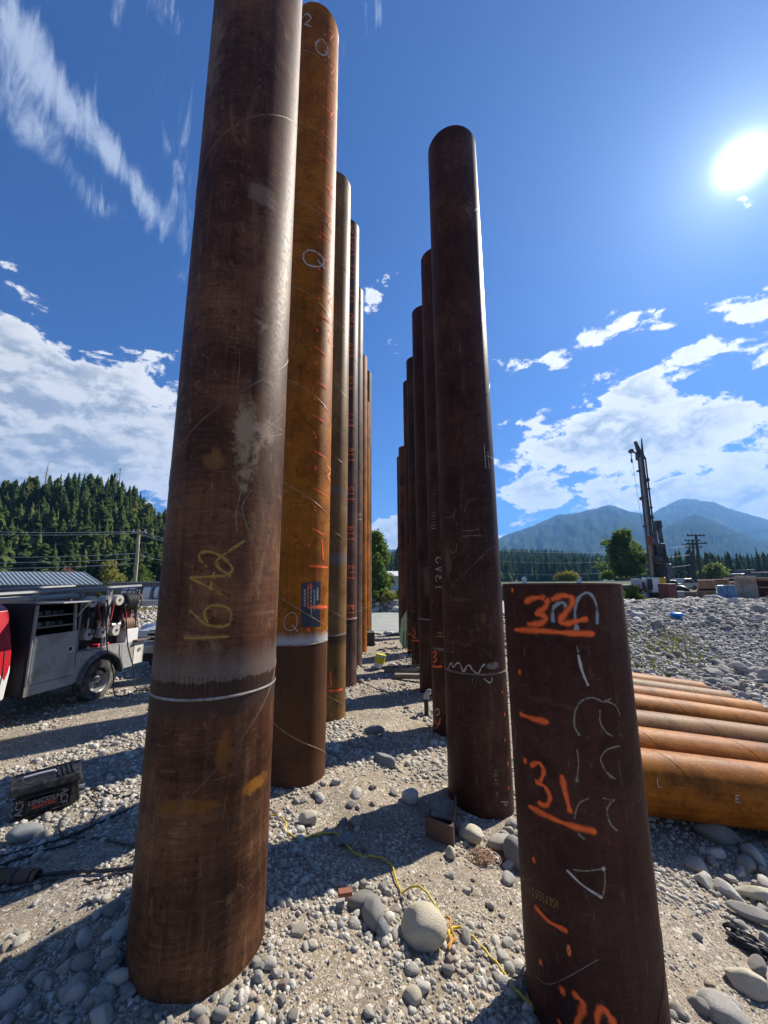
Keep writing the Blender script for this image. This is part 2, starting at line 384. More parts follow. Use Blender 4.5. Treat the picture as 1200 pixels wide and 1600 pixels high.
def spray(name, c, soft=.55, cover=1.0, speck=.35, scale=60):
    m, t, b, o = mat_new(name); T = t.new('ShaderNodeTexCoord')
    r = t.vmath('LENGTH', T.outputs['UV']); n = t.noise(T.outputs['Object'], scale, 5, .7); n2 = t.noise(T.outputs['Object'], scale*.25, 2, .5)
    a = t.math('MULTIPLY', t.ss(t.math('ADD', r, t.math('MULTIPLY', t.math('SUBTRACT', n, .5), speck)), 1.0, 1-soft), cover)
    a = t.math('MULTIPLY', a, t.ss(t.math('ADD', n, n2), .62, 1.0, 1-speck*1.2, 1.0), clamp=True)
    t.set(b.inputs['Base Color'], c); b.inputs['Roughness'].default_value = .75
    tr = t.new('ShaderNodeBsdfTransparent'); mx = t.new('ShaderNodeMixShader', i_0=a)
    t.l.new(tr.outputs[0], mx.inputs[1]); t.l.new(b.outputs[0], mx.inputs[2]); t.l.new(mx.outputs[0], o.inputs[0])
    return m
M = {}
M['orange'] = spray('orange_spray_paint', (.86, .13, .02), .85, 1.0, .3)
M['orange_thin'] = spray('thin_orange_spray', (.90, .20, .06), .6, .9, .5)
M['white_chalk'] = spray('white_paint_stick', (.55, .52, .46), .6, .8, .8, 110)
M['grey_chalk'] = spray('worn_chalk', (.40, .37, .29), .9, .5, 1.2, 90)
M['blue_grey'] = spray('blue_grey_spray', (.30, .36, .37), .7, .75, .7, 60)
M['yellow_chalk'] = spray('faded_yellow_paint', (.44, .28, .06), .8, .60, .9, 45)
M['soot'] = spray('soot_streak', (.02, .014, .012), .9, .6, .6, 50)
M['black_ink'] = spray('black_burn_mark', (.01, .01, .01), .4, .95, .4, 60)
BROWN = ((.024, .0078, .0036), (.074, .0255, .0110), (.25, .120, .056))
DARK = ((.024, .0100, .0070), (.064, .0265, .0170), (.110, .052, .034))
ORANGE = ((.11, .034, .006), (.38, .120, .009), (.52, .20, .020))
BUFF = ((.15, .065, .020), (.25, .125, .045), (.34, .21, .10))

def stone_mat(name, c0, c1, c2, dirt=(.20, .165, .12), dk=.34):
    m, t, b, o = mat_new(name); T = t.new('ShaderNodeTexCoord'); P = T.outputs['Object']
    att = t.new('ShaderNodeAttribute', attribute_name='tone').outputs['Fac']; oi = t.new('ShaderNodeObjectInfo').outputs['Random']
    k = t.math('FRACT', t.math('ADD', att, t.math('MULTIPLY', oi, .93))) if dk > .3 else att
    c = t.ramp(k, [(0, c0), (.45, c1), (.8, c2), (.93, (.42, .37, .29)), (1, (.33, .24, .20))])
    n = t.noise(P, 14, 7, .7); n2 = t.noise(P, 70, 4, .65)
    c = t.mix(t.ss(n, .38, .68, 0, dk), c, t.mix(.5, c, (.06, .06, .062)))
    c = t.mix(t.ss(n2, .55, .75, 0, .4), c, (.52, .51, .48))
    c = t.mix(t.ss(t.noise(t.mapping(P, (5, 5, 26)), 1, 3, .5, 2.0), .62, .67, 0, .35), c, (.55, .54, .50))
    c = t.mix(t.ss(t.noise(P, 5, 5, .6), .52, .72, 0, .5), c, dirt)
    t.set(b.inputs['Base Color'], c); b.inputs['Roughness'].default_value = .85; b.inputs['Specular IOR Level'].default_value = .3
    bump(t, b, t.math('ADD', n, t.math('MULTIPLY', n2, .5)), .8, .018)
    return m
M['stone'] = stone_mat('river_stone', (.26, .245, .215), (.43, .405, .35), (.62, .585, .51))
M['riprap'] = stone_mat('bank_rock', (.14, .135, .125), (.33, .315, .285), (.55, .53, .475), (.26, .235, .19))
M['pale_stone'] = stone_mat('pale_boulder', (.60, .54, .40), (.64, .58, .43), (.55, .50, .38), (.36, .30, .20), .2)
M['blue_stone'] = stone_mat('blue_grey_slab', (.20, .22, .23), (.25, .27, .27), (.28, .29, .29), (.22, .21, .19))

def ground_mat():
    m, t, b, o = mat_new('gravel_ground'); P = t.new('ShaderNodeTexCoord').outputs['Object']
    soil = t.mix(t.ss(t.noise(P, 1.3, 5, .6), .35, .65), (.110, .076, .046), (.235, .178, .112))
    soil = t.mix(t.ss(t.noise(P, 160, 3, .7), .4, .8), soil, (.32, .275, .21))
    Pw = t.vmath('ADD', P, t.vmath('SCALE', t.noise(P, 30, 2, .5, 0, 1), (0, 0, 0)))
    c = soil; hs = t.math('MULTIPLY', t.noise(P, 90, 4, .7), .25)
    for sc, lo, hi, am in ((110, .30, .50, .9), (55, .38, .55, .95), (26, .46, .58, .9)):
        v = t.new('ShaderNodeTexVoronoi'); t.set(v.inputs['Vector'], P); v.inputs['Scale'].default_value = sc
        tone = t.new('ShaderNodeSeparateColor', i_0=v.outputs['Color'])
        here = t.math('MULTIPLY', t.ss(t.noise(P, sc*.05+.6, 4, .6), lo, hi), t.ss(tone.outputs[0], .25, .35))
        body = t.math('MULTIPLY', t.ss(v.outputs['Distance'], .62, .42), here)
        pc = t.ramp(tone.outputs[1], [(0, (.09, .08, .07)), (.5, (.30, .265, .215)), (.85, (.55, .51, .43)), (1, (.50, .41, .29))])
        c = t.mix(t.math('MULTIPLY', body, am), c, pc)
        dome = t.math('MULTIPLY', t.math('SUBTRACT', .62, v.outputs['Distance']), t.math('MULTIPLY', here, 16/sc))
        hs = t.math('ADD', hs, t.math('MAXIMUM', dome, 0.0))
    # far away: grass and scrub past the river
    sp = t.new('ShaderNodeSeparateXYZ', i_0=P)
    far = t.math('MAXIMUM', t.ss(t.vmath('LENGTH', P), 38, 50), t.math('MULTIPLY', t.ss(t.vmath('LENGTH', P), 31, 36), t.ss(sp.outputs[0], 10, 14)))
    c = t.mix(far, c, t.mix(t.ss(t.noise(P, .15, 6, .7), .3, .7), (.03, .045, .02), (.09, .085, .045)))
    t.set(b.inputs['Base Color'], c); b.inputs['Roughness'].default_value = .95; b.inputs['Specular IOR Level'].default_value = .2
    bump(t, b, hs, .9, .016)
    return m
M['ground'] = ground_mat()

# ------------------------------------------------------------------ ground sheet
def grid_mesh(xs, ys, hf, mat, name):
    X, Y = np.meshgrid(xs, ys, indexing='ij'); Z = hf(X, Y); nx, ny = X.shape
    V = np.stack([X, Y, Z], -1).reshape(-1, 3); i = np.arange(nx*ny).reshape(nx, ny)
    F = np.stack([i[:-1, :-1], i[1:, :-1], i[1:, 1:], i[:-1, 1:]], -1).reshape(-1, 4)
    return np_mesh(name, V, F, mat)
N = 470; tt = np.linspace(-1, 1, N)
gx = .80*np.sinh(9.1*tt); gy = 3.2+.95*np.sinh(8.9*tt)
def ground_h(X, Y):
    return H(X, Y)
g = bpy.data.objects.new('ground', grid_mesh(gx, gy, ground_h, M['ground'], 'ground')); link(g); tag(g, kind='structure')

# river
def river_mat():
    m, t, b, o = mat_new('silty_river_water'); P = t.new('ShaderNodeTexCoord').outputs['Object']
    n = t.noise(t.mapping(P, (1.0, 2.6, 1), rot=(0, 0, .25)), 1.1, 8, .65, .7); n2 = t.noise(t.mapping(P, (2, 6, 1)), 2.5, 5, .7, .5)
    c = t.mix(t.ss(n, .35, .65), (.42, .43, .37), (.58, .58, .50)); c = t.mix(t.ss(t.math('ADD', n, n2), 1.14, 1.3, 0, .7), c, (.72, .73, .70))
    t.set(b.inputs['Base Color'], c); b.inputs['Roughness'].default_value = .28; b.inputs['IOR'].default_value = 1.33
    bump(t, b, t.math('ADD', n, t.math('MULTIPLY', n2, .5)), 1.0, .25); return m
mb = MB(); mb.add([(-90, 15, WATER), (30, 15, WATER), (60, 260, WATER), (-90, 120, WATER)], [(0, 1, 2, 3)])
tag(obj('river', mb, river_mat()), kind='structure')

# ------------------------------------------------------------------ steel piles
RP = .381
PILES = []
def shell(z1, n=112, th=.019, r=RP, both=False):
    mb = MB(); uv = []; lv = np.linspace(0, z1, 24)
    def ringv(z, rad, v):
        for k in range(n+1):
            a = math.pi/2+2*math.pi*k/n; mb.v.append((rad*math.cos(a), rad*math.sin(a), z)); uv.append((k/n*2*math.pi*r, v))
    for z in lv: ringv(z, r, z)
    ringv(z1, r-th, z1+.02); ringv(max(z1-2.5, 0) if not both else 0, r-th, z1-2.5)
    if both: ringv(0, r, 0)
    m = len(mb.v)//(n+1); w = n+1
    for i in range(m-1):
        for k in range(n): mb.f.append((i*w+k, i*w+k+1, (i+1)*w+k+1, (i+1)*w+k))
    mb.uv = uv; return mb
def helix_seam(z1, pitch, hand, phase, r=RP):
    mb = MB(); n = int(z1/pitch*30)+2; pts = []
    for i in range(n):
        z = z1*i/(n-1); a = phase+hand*2*math.pi*z/pitch; pts.append((r*math.cos(a), r*math.sin(a), z))
    # low rounded bead
    vs = []; fs = []
    for i, p in enumerate(pts):
        a = math.atan2(p[1], p[0])
        for dz, dr in ((-.009, -.001), (-.004, .0042), (.004, .0042), (.009, -.001)):
            vs.append(((r+dr)*math.cos(a), (r+dr)*math.sin(a), p[2]+dz))
    for i in range(n-1):
        for k in range(3): fs.append((i*4+k, i*4+k+1, i*4+k+5, i*4+k+4))
    mb.add(vs, fs); mb.uv = [(math.atan2(v[1], v[0])*r+.3, v[2]+.02) for v in vs]; return mb
M['bead'] = plain('bright_weld_bead', (.36, .34, .31), .4, .5, .5, 12, dirt=(.12, .08, .05))
M['seam_or'] = plain('ochre_seam_bead', (.30, .20, .11), .45, .2, .4, 14, dirt=(.12, .07, .03))
M['seam_br'] = plain('brown_seam_bead', (.12, .06, .032), .6, .1, .5, 14, dirt=(.05, .025, .015))
M['bead_rust'] = plain('rusty_weld_bead', (.15, .095, .055), .5, .2, .5, 12, dirt=(.28, .22, .13))
def pile(x, y, zt, mat, label, group, pitch=1.45, hand=1, phase=0., splices=(), lift=True, beadm=None, seam=None):
    zb = hz(x, y)-.45
    t = thing('steel_pile', label, 'pile', (x, y, zb), 0, group); h = zt-zb
    t['base'] = zb; del t['base']
    obj('shell', shell(h), mat, t, smooth=True, angle=50)
    obj('weld_seam', helix_seam(h, pitch, hand, phase), seam or mat, t, smooth=True, angle=60)
    for zs in splices:
        obj('splice_weld', MB().ring((0, 0, zs-zb), (0, 0, 1), RP, .0065, 72, 6, 1.3), beadm or M['bead_rust'], t, smooth=True)
    PILES.append((x, y, t)); return t
def cyl_hit(px, py, x, y, r=RP):
    d = ray(px, py); a = d.x*d.x+d.y*d.y; b = -(d.x*x+d.y*y); c = x*x+y*y-r*r; q = b*b-a*c
    if q < 0: t = -b/a
    else: t = (-b-math.sqrt(q))/a
    p = CAM+d*t; return math.atan2(p.y-y, p.x-x), p.z
def catmull(P, sub=6, closed=False):
    out = []; n = len(P)
    if n < 3: 
        return [tuple(np.array(P[0])*(1-k/8)+np.array(P[-1])*(k/8)) for k in range(9)]
    P = [np.array(p, float) for p in P]
    for i in range(n-1):
        p0 = P[max(i-1, 0)]; p1 = P[i]; p2 = P[i+1]; p3 = P[min(i+2, n-1)]
        for k in range(sub):
            t = k/sub; out.append(tuple(.5*((2*p1)+(-p0+p2)*t+(2*p0-5*p1+4*p2-p3)*t*t+(-p0+3*p1-3*p2+p3)*t**3)))
    out.append(tuple(P[-1])); return out
_lift = [0]
def ribbon_on(t, x, y, uvpts, w, mat, name='paint_mark', r=RP):
    """a painted stroke lying on the curved steel; uvpts are (arc metres, world z)"""
    _lift[0] = (_lift[0]+1) % 9; lf = .0014+.0003*_lift[0]
    P = [np.array(p) for p in uvpts]; zb = t.location.z
    if mat.name.startswith(('orange_spray', 'faded')): w = w*1.12
    mb = MB(); uv = []; rows = []; n = len(P)
    def nrm(i):
        d = P[min(i+1, n-1)]-P[max(i-1, 0)]; L = np.hypot(*d)+1e-9; return np.array([-d[1], d[0]])/L, d/L
    nr, d0 = nrm(0)
    for e in (1.0, .6, .3): rows.append((P[0]-d0*w*e, nr, e))
    for i in range(n): rows.append((P[i], nrm(i)[0], 0.0))
    nr, d1 = nrm(n-1)
    for e in (.3, .6, 1.0): rows.append((P[-1]+d1*w*e, nr, e))
    rw_ = random.uniform(0, 9)
    for j, (p, q, e) in enumerate(rows):
        w_j = w*(1+.20*math.sin(rw_+j*.55)+.13*math.sin(rw_*3+j*1.3)) if w > .008 else w
        for s_ in (-1, -.5, 0, .5, 1):
            a = p+q*w_j*s_; th = a[0]/r; rr = r+lf+.0006*j/len(rows)
            mb.v.append((rr*math.cos(th), rr*math.sin(th), a[1]-zb)); uv.append((s_, e))
    for j in range(len(rows)-1):
        for k in range(4): mb.f.append((j*5+k, j*5+k+1, (j+1)*5+k+1, (j+1)*5+k))
    mb.uv = uv; return obj(name, mb, mat, t, smooth=True, angle=80)
def mark(P, pts, w, mat, name='paint_mark'):
    """a stroke traced over the steel of pile P; w is the half width in metres"""
    x, y, t = P
    q = []
    for px, py in catmull(pts): a, z = cyl_hit(px, py, x, y); q.append((a*RP, z))
    # unwrap
    for i in range(1, len(q)):
        while q[i][0]-q[i-1][0] > math.pi*RP: q[i] = (q[i][0]-2*math.pi*RP, q[i][1])
        while q[i][0]-q[i-1][0] < -math.pi*RP: q[i] = (q[i][0]+2*math.pi*RP, q[i][1])
    return ribbon_on(t, x, y, q, w, mat, name)
def dot(P, px, py, w, mat=None): return mark(P, [(px, py-1.0), (px, py+1.0)], w, mat or M['orange'], 'paint_dot')
GL = {'0': [[(.5, 0), (.1, .3), (.1, .7), (.5, 1), (.9, .7), (.9, .3), (.5, 0)]], '1': [[(.5, 0), (.5, 1)]],
 '2': [[(.1, .25), (.4, 0), (.85, .15), (.8, .5), (.1, 1), (.9, 1)]], '3': [[(.1, .1), (.6, 0), (.85, .25), (.45, .48), (.9, .7), (.6, 1), (.1, .92)]],
 '4': [[(.2, 0), (.1, .55), (.9, .55)], [(.75, .1), (.75, 1)]], '5': [[(.9, 0), (.2, 0), (.15, .45), (.8, .5), (.85, .85), (.4, 1), (.1, .9)]],
 '6': [[(.8, 0), (.25, .35), (.12, .75), (.5, 1), (.88, .75), (.6, .5), (.15, .65)]], '7': [[(.1, 0), (.9, 0)], [(.9, 0), (.4, 1)]],
 '8': [[(.5, .5), (.15, .25), (.5, 0), (.85, .25), (.5, .5), (.1, .78), (.5, 1), (.9, .78), (.5, .5)]], '9': [[(.85, .3), (.5, .5), (.12, .25), (.5, 0), (.85, .25), (.8, .7), (.6, 1)]],
 'A': [[(.05, 1), (.5, 0)], [(.5, 0), (.95, 1)], [(.25, .62), (.78, .62)]], 'H': [[(.1, 0), (.1, 1)], [(.9, 0), (.9, 1)], [(.1, .5), (.9, .5)]],
 'P': [[(.15, 1), (.15, 0)], [(.15, .02), (.8, .1), (.8, .42), (.15, .5)]], 'E': [[(.9, 0), (.1, 0)], [(.1, 0), (.1, 1)], [(.1, 1), (.9, 1)], [(.1, .5), (.7, .5)]],
 'T': [[(.05, 0), (.95, 0)], [(.5, 0), (.5, 1)]], 'L': [[(.15, 0), (.15, 1)], [(.15, 1), (.85, 1)]], 'W': [[(0, 0), (.25, 1)], [(.25, 1), (.5, .3)], [(.5, .3), (.75, 1)], [(.75, 1), (1, 0)]],
 'I': [[(.5, 0), (.5, 1)]], 'U': [[(.1, 0), (.1, .8), (.5, 1), (.9, .8), (.9, 0)]], 'X': [[(0, 0), (1, 1)], [(1, 0), (0, 1)]], 'Q': [[(.5, 0), (.08, .35), (.12, .8), (.5, 1), (.9, .75), (.9, .3), (.5, 0)], [(.55, .7), (1, 1.1)]]}
def letters(P, txt, x0, y0, x1, y1, w, mat, rot=0, sx=0.0):
    """writing laid over a pile inside the box x0..x1, y0..y1; rot=1 reads bottom to top, rot=-1 top to bottom"""
    n = len(txt)
    for i, ch in enumerate(txt):
        for st in GL.get(ch, []):
            pts = []
            for u, v in st:
                if rot == 1: uu = (i+.08+.8*u)/n; pts.append((x0+(x1-x0)*v+sx*(1-uu), y1-(y1-y0)*uu))
                elif rot == -1: uu = (i+.08+.8*u)/n; pts.append((x1-(x1-x0)*v, y0+(y1-y0)*uu))
                else: uu = (i+.08+.8*u)/n; pts.append((x0+(x1-x0)*uu, y0+(y1-y0)*v+sx*uu))
            if len(pts) == 2: pts = [pts[0], ((pts[0][0]+pts[1][0])/2, (pts[0][1]+pts[1][1])/2), pts[1]]
            mark(P, pts, w, mat, 'lettering')
GLF = 'steel piles in the left row'; GRF = 'steel piles in the right row'
def splz(px, py, x, y): return cyl_hit(px, py, x, y)[1]
def U(x, y, px, py, zb):
    """texture coordinates (arc, height) of a spot on a pile"""
    a, z = cyl_hit(px, py, x, y); k = ((a-math.pi/2) % (2*math.pi))/(2*math.pi); return k*2*math.pi*RP, z-zb
# --- left row
def zbase(x, y): return hz(x, y)-.45
XL = [(-1.135, 2.735), (-1.115, 5.10), (-1.105, 7.45), (-1.07, 9.8), (-1.07, 12.15), (-1.03, 14.5), (-1.0, 16.85), (-1.01, 19.2)]
x, y = XL[0]; zb = zbase(x, y); s1 = splz(330, 1092, x, y)
u1, v1 = U(x, y, 385, 690, zb); u2, v2 = U(x, y, 350, 1180, zb); u3, v3 = U(x, y, 400, 300, zb); u4, v4 = U(x, y, 330, 90, zb); u5, v5 = U(x, y, 400, 1225, zb); u6, v6 = U(x, y, 290, 1265, zb); u7, v7 = U(x, y, 345, 720, zb)
mL1 = rust('brown_rusted_steel', *BROWN, splices=[(s1-zb, .24, .14, .55)], gap=.085, ribs=.12, scale_amt=.6, spec=.15, gloss=.52, seed=1, helix=-1, halo=(.16, .14, .125), pale=(.27, .185, .115),
    stain=[(v1, .34, u1, .10, (.34, .25, .155), .75), (v1+.1, .12, u1+.13, .10, (.32, .22, .17), .6), (v3, .10, u3+.05, .14, (.26, .18, .13), .45), (v4, .5, u4, .20, (.22, .15, .10), .55), (v4-1.1, .7, u4-.10, .05, (.25, .19, .15), .7),
           (v2, .16, u2, .06, (.26, .095, .010), .5), (v5, .05, u5, .14, (.34, .14, .016), .6), (v6, .05, u6, .24, (.25, .09, .010), .5), (v7, .09, u7-.06, .09, (.17, .085, .02), .7)])
P1 = (x, y, pile(x, y, 13.5, mL1, 'thick brown pile marked 16A2, nearest on the left, running past the top', GLF, 2.3, 1, 1.1, (s1,), beadm=M['bead'], seam=M['seam_br']))
def q1(pts): return [(200+a/3.2, 600+b/3.2) for a, b in pts]
for st in ([(285, 1270), (390, 1268), (500, 1262)], [(312, 1135), (350, 1168), (385, 1200), (440, 1212), (498, 1205), (514, 1165), (500, 1122), (450, 1106), (400, 1116), (382, 1150), (398, 1192)],
           [(465, 1050), (390, 1008), (315, 970)], [(315, 968), (420, 962), (510, 958)], [(412, 1022), (430, 945)],
           [(392, 912), (362, 882), (360, 850), (400, 838), (450, 852), (495, 885), (522, 925), (500, 946), (460, 925), (442, 890), (470, 860), (580, 785)]):
    mark(P1, q1(st), .0125, M['yellow_chalk'], 'lettering')
mark(P1, q1([(570, 520), (540, 640), (545, 740)]), .004, M['grey_chalk']); mark(P1, q1([(610, 540), (570, 620), (600, 730)]), .004, M['grey_chalk'])
for a in ((660, 160, 770, 230), (680, 230, 775, 150), (650, 265, 770, 250)): mark(P1, q1([(a[0], a[1]), ((a[0]+a[2])/2, (a[1]+a[3])/2+6), (a[2], a[3])]), .004, M['grey_chalk'])
# soot drips under the heat band
for i in range(24):
    px = 243+i*7.6+random.uniform(-3, 3); yy = 1052+18*math.sin((px-235)/190*math.pi)*.55
    mark(P1, [(px, yy-3), (px-1, yy+7), (px-1, yy+12+random.uniform(0, 14))], .0045, M['soot'], 'soot_streak')
x, y = XL[1]; zb = zbase(x, y); s2 = splz(470, 1008, x, y)
mL2 = rust('orange_rusted_steel', *ORANGE, splices=[(s2-zb, .16, 3.4, .8)], scale_amt=.08, gloss=.5, seed=2, helix=-1, ribs=.7, tilt=.12, halo=(.42, .43, .46))
P2 = (x, y, pile(x, y, 2.45+9.29, mL2, 'orange rusted pile with dark label and Q marks, second in the left row', GLF, 1.42, -1, 2.9, (s2,), beadm=M['bead'], seam=M['seam_or']))
# lettering and ticks of pile 2
def q2(pts): return [(430+a/9.23, 840+b/9.23) for a, b in pts]
mark(P2, q2([(255, 1075), (180, 1110), (125, 1200), (145, 1300), (215, 1340), (290, 1300), (318, 1200), (290, 1100), (240, 1072)]), .006, M['white_chalk'], 'lettering')
mark(P2, q2([(245, 1255), (285, 1310), (325, 1350)]), .008, M['white_chalk'], 'lettering')
mark(P2, q2([(490, 1005), (600, 998), (740, 1000)]), .030, M['orange']); mark(P2, q2([(495, 408), (600, 415), (745, 430)]), .024, M['orange'])
mark(P2, q2([(672, 40), (682, 170), (690, 310)]), .016, M['orange'])
dot(P2, 430+480/9.23, 840+1330/9.23, .030); dot(P2, 430+487/9.23, 840+115/9.23, .026)
for px, py in ((492, 792), (493, 732), (494, 683), (491, 676)): dot(P2, px-.5, py, .024)
yt = [(488, 826, 1), (490, 763, 1), (492, 705, 1), (489, 648, 1), (495, 596, 1), (492, 542, 1), (499, 491, 1), (499, 445, 1), (497, 397, 1), (500, 362, 0), (497, 322, 1), (501, 284, 1), (499, 240, 1), (501, 205, 1), (504, 165, 1), (503, 130, 1)]
for px, py, k in yt:
    mark(P2, [(px, py), (px+9, py+4+ (900-py)*.006), (px+16, py+8+(900-py)*.014)], .018, M['orange'])
for px, py in ((493, 767+30), (494, 735-5), (491, 623), (494, 567), (496, 516), (498, 467), (499, 420), (500, 370), (505, 205), (508, 94), (507, 128), (505, 62), (508, 54)): dot(P2, px, py, .024)
for px, py in ((514, 742), (516, 530), (515, 350), (517, 300), (518, 180), (519, 115), (516, 470), (518, 60)):
    mark(P2, [(px-3, py-14), (px+3, py-6), (px-2, py+2), (px+4, py+12)], .014, M['orange_thin'], 'lettering')
mark(P2, [(474, 397), (482, 391), (494, 394), (504, 403), (505, 413), (495, 417), (480, 413), (474, 404), (475, 396)], .018, M['white_chalk'], 'lettering'); mark(P2, [(497, 408), (507, 419)], .02, M['white_chalk'], 'lettering')
mark(P2, [(500, 62), (494, 68), (495, 78), (503, 86), (511, 84), (511, 72), (503, 62)], .018, M['white_chalk'], 'lettering'); mark(P2, [(508, 80), (514, 90)], .018, M['white_chalk'], 'lettering')
mark(P2, [(473, 28), (479, 22), (486, 28), (482, 34), (476, 38), (482, 40), (486, 42)], .018, M['white_chalk'], 'lettering')
# label patch
def patch(P, pts4, mat, name, lift=.0012, n=8):
    x, y, t = P; mb = MB(); zb_ = t.location.z
    c = [cyl_hit(px, py, x, y) for px, py in pts4]
    for i in range(n+1):
        for j in range(n+1):
            u, v = i/n, j/n; a = (c[0][0]*(1-u)+c[1][0]*u)*(1-v)+(c[3][0]*(1-u)+c[2][0]*u)*v; z = (c[0][1]*(1-u)+c[1][1]*u)*(1-v)+(c[3][1]*(1-u)+c[2][1]*u)*v
            mb.v.append(((RP+lift)*math.cos(a), (RP+lift)*math.sin(a), z-zb_))
    for i in range(n):
        for j in range(n): mb.f.append((i*(n+1)+j, i*(n+1)+j+1, (i+1)*(n+1)+j+1, (i+1)*(n+1)+j))
    return obj(name, mb, mat, t, smooth=True)
M['decal_navy'] = plain('dark_blue_label', (.012, .022, .045), .4, 0, .3)
patch(P2, [(470.5, 911), (501, 908), (500, 979), (469.5, 980)], M['decal_navy'], 'pile_label', .0009)
for kx, (a, b) in enumerate(((922, 948), (918, 950), (916, 962), (922, 955), (920, 938))):
    px = 476+kx*5; yy = a
    while yy < b:
        s_ = random.uniform(1.2, 2.6); mark(P2, [(px-1.2, yy), (px+1.2, yy+random.uniform(-.8, .8)), (px+random.uniform(-1, 1), yy+s_*.7)], .0055, M['white_chalk'] if kx != 1 else M['orange_thin'], 'label_print'); yy += s_+.9
mark(P2, q2([(470, 690), (510, 670), (530, 700), (500, 740), (475, 700)]), .010, M['orange'], 'lettering')
x, y = XL[2]; zb = zbase(x, y); s3 = splz(520, 994, x, y)
m3_ = rust('ochre_rusted_steel', (.11, .062, .026), (.22, .115, .035), (.30, .20, .10), splices=[(s3-zb, .05, .2, .3)], scale_amt=.15, gloss=.42, seed=3, helix=-1, tilt=.12, pale=(.30, .27, .24), stain=[(3.2, .14, 1.5, .5, (.12, .12, .13), .7), (4.5, .12, 1.5, .5, (.13, .12, .12), .7)])
P3 = (x, y, pile(x, y, 2.45+8.94, m3_, 'ochre rusted steel pile with grey patches, third in the left row', GLF, 1.45, -1, 2.4, (s3,), seam=M['seam_or']))
mark(P3, [(515, 1079), (525, 1079), (534, 1077)], .030, M['orange']); mark(P3, [(516, 1050), (517, 1062), (517, 1072)], .022, M['orange'])
x, y = XL[3]; zb = zbase(x, y); s4 = splz(548, 968, x, y)
m4_ = rust('purple_brown_steel', (.06, .036, .032), (.12, .065, .050), (.18, .10, .07), splices=[(s4-zb, .05, .14, .9)], scale_amt=.25, gloss=.42, seed=4, helix=-1, halo=(.5, .5, .52))
P4 = (x, y, pile(x, y, 2.45+10.27, m4_, 'purple brown steel pile numbered in orange all the way up, fourth in the left row', GLF, 2.0, -1, 1.9, (s4,), beadm=M['bead']))
for lab, py in (('12', 953), ('', 933), ('13', 890), ('14', 829), ('15', 767), ('16', 706), ('17', 652), ('18', 594), ('19', 543), ('20', 497), ('21', 458), ('22', 420), ('23', 385), ('24', 358)):
    if lab: letters(P4, lab, 543.5, py-8, 552, py+8, .020, M['orange'], rot=1)
    mark(P4, [(542, py+13), (547, py+13), (553, py+13)], .022, M['orange'])
m5_ = rust('grey_brown_steel', (.075, .048, .036), (.15, .09, .06), (.22, .14, .095), scale_amt=.45, gloss=.45, seed=5, helix=-1)
P5 = (*XL[4], pile(*XL[4], 2.45+10.1, m5_, 'grey brown scuffed steel pile, fifth in the left row', GLF, 2.0, -1, .9, (splz(560, 955, *XL[4]),)))
letters(P5, 'TT', 558, 800, 564, 815, .02, M['white_chalk'], rot=1)
P6 = (*XL[5], pile(*XL[5], 2.45+9.0, rust('amber_steel', *ORANGE, scale_amt=.3, seed=6, helix=-1, tilt=.12), 'amber rusted steel pile, sixth in the left row', GLF, 1.5, -1, .3, (splz(568, 950, *XL[5]),)))
P7 = (*XL[6], pile(*XL[6], 2.45+8.14, rust('orange_brown_steel', *ORANGE, scale_amt=.15, seed=7, helix=-1, tilt=.12), 'bright orange brown steel pile, seventh in the left row and standing by the timber blocks', GLF, 1.5, -1, .8, ()))
P8 = (*XL[7], pile(*XL[7], 2.45+11.0, rust('two_tone_steel', (.06, .035, .02), (.19, .10, .04), (.27, .16, .07), scale_amt=.3, seed=8, helix=-1), 'thin looking rusted pile farthest away in the left row, at the river edge', GLF, 1.6, -1, .8, ()))
# --- right row
XR = [(1.14, 5.15), (1.245, 7.5), (1.215, 9.85), (1.185, 12.2), (1.185, 14.5), (1.16, 19.2), (1.14, 21.5)]
x, y = XR[0]; zb = zbase(x, y); r1 = splz(745, 1054, x, y); ua, va = U(x, y, 700, 880, zb); ub, vb = U(x, y, 756, 965, zb); uc, vc = U(x, y, 770, 1040, zb)
mR1 = rust('dark_rusted_steel', *DARK, splices=[(r1-zb, .03, .12, .3)], scale_amt=.18, gloss=.42, seed=9, helix=1, halo=(.16, .13, .10),
    stain=[(va, .22, ua, .07, (.15, .115, .085), .55), (vb, .09, ub, .05, (.12, .065, .03), .7), (vc, .045, uc, .13, (.24, .22, .20), .7), (va-.45, .03, ua+.15, .2, (.10, .08, .07), .5)])
Q1 = (x, y, pile(x, y, 2.45+6.86, mR1, 'big dark brown steel pile right of the gap, chalk zigzag above its weld', GRF, 3.0, 1, 0.2, (r1,)))
def qz(pts, ox=660, oy=930, s=4.444): return [(ox+a/s, oy+b/s) for a, b in pts]
mark(Q1, qz([(178, 510), (200, 470), (215, 500), (240, 472), (262, 478), (285, 530), (310, 490), (330, 490), (350, 520), (385, 545), (410, 500), (430, 480)]), .011, M['white_chalk'], 'chalk_zigzag')
mark(Q1, qz([(215, 310), (213, 390), (216, 480)]), .004, M['grey_chalk'])
mark(Q1, qz([(165, 390), (190, 395), (216, 398)]), .004, M['grey_chalk'])
mark(Q1, qz([(430, 580), (460, 605), (480, 600), (482, 575)]), .009, M['white_chalk'], 'lettering'); letters(Q1, 'III', 736, 1060, 752, 1066, .006, M['grey_chalk'])
for a, b in ((553, 673), (570, 828), (572, 1003), (592, 1170), (597, 1338)): dot(Q1, 660+a/4.444, 930+b/4.444, .017)
letters(Q1, 'HEAT', 771.5, 1203, 777.5, 1228, .004, M['grey_chalk'], rot=-1); letters(Q1, 'WU', 774.5, 1236, 779.5, 1262, .003, M['grey_chalk'], rot=-1)
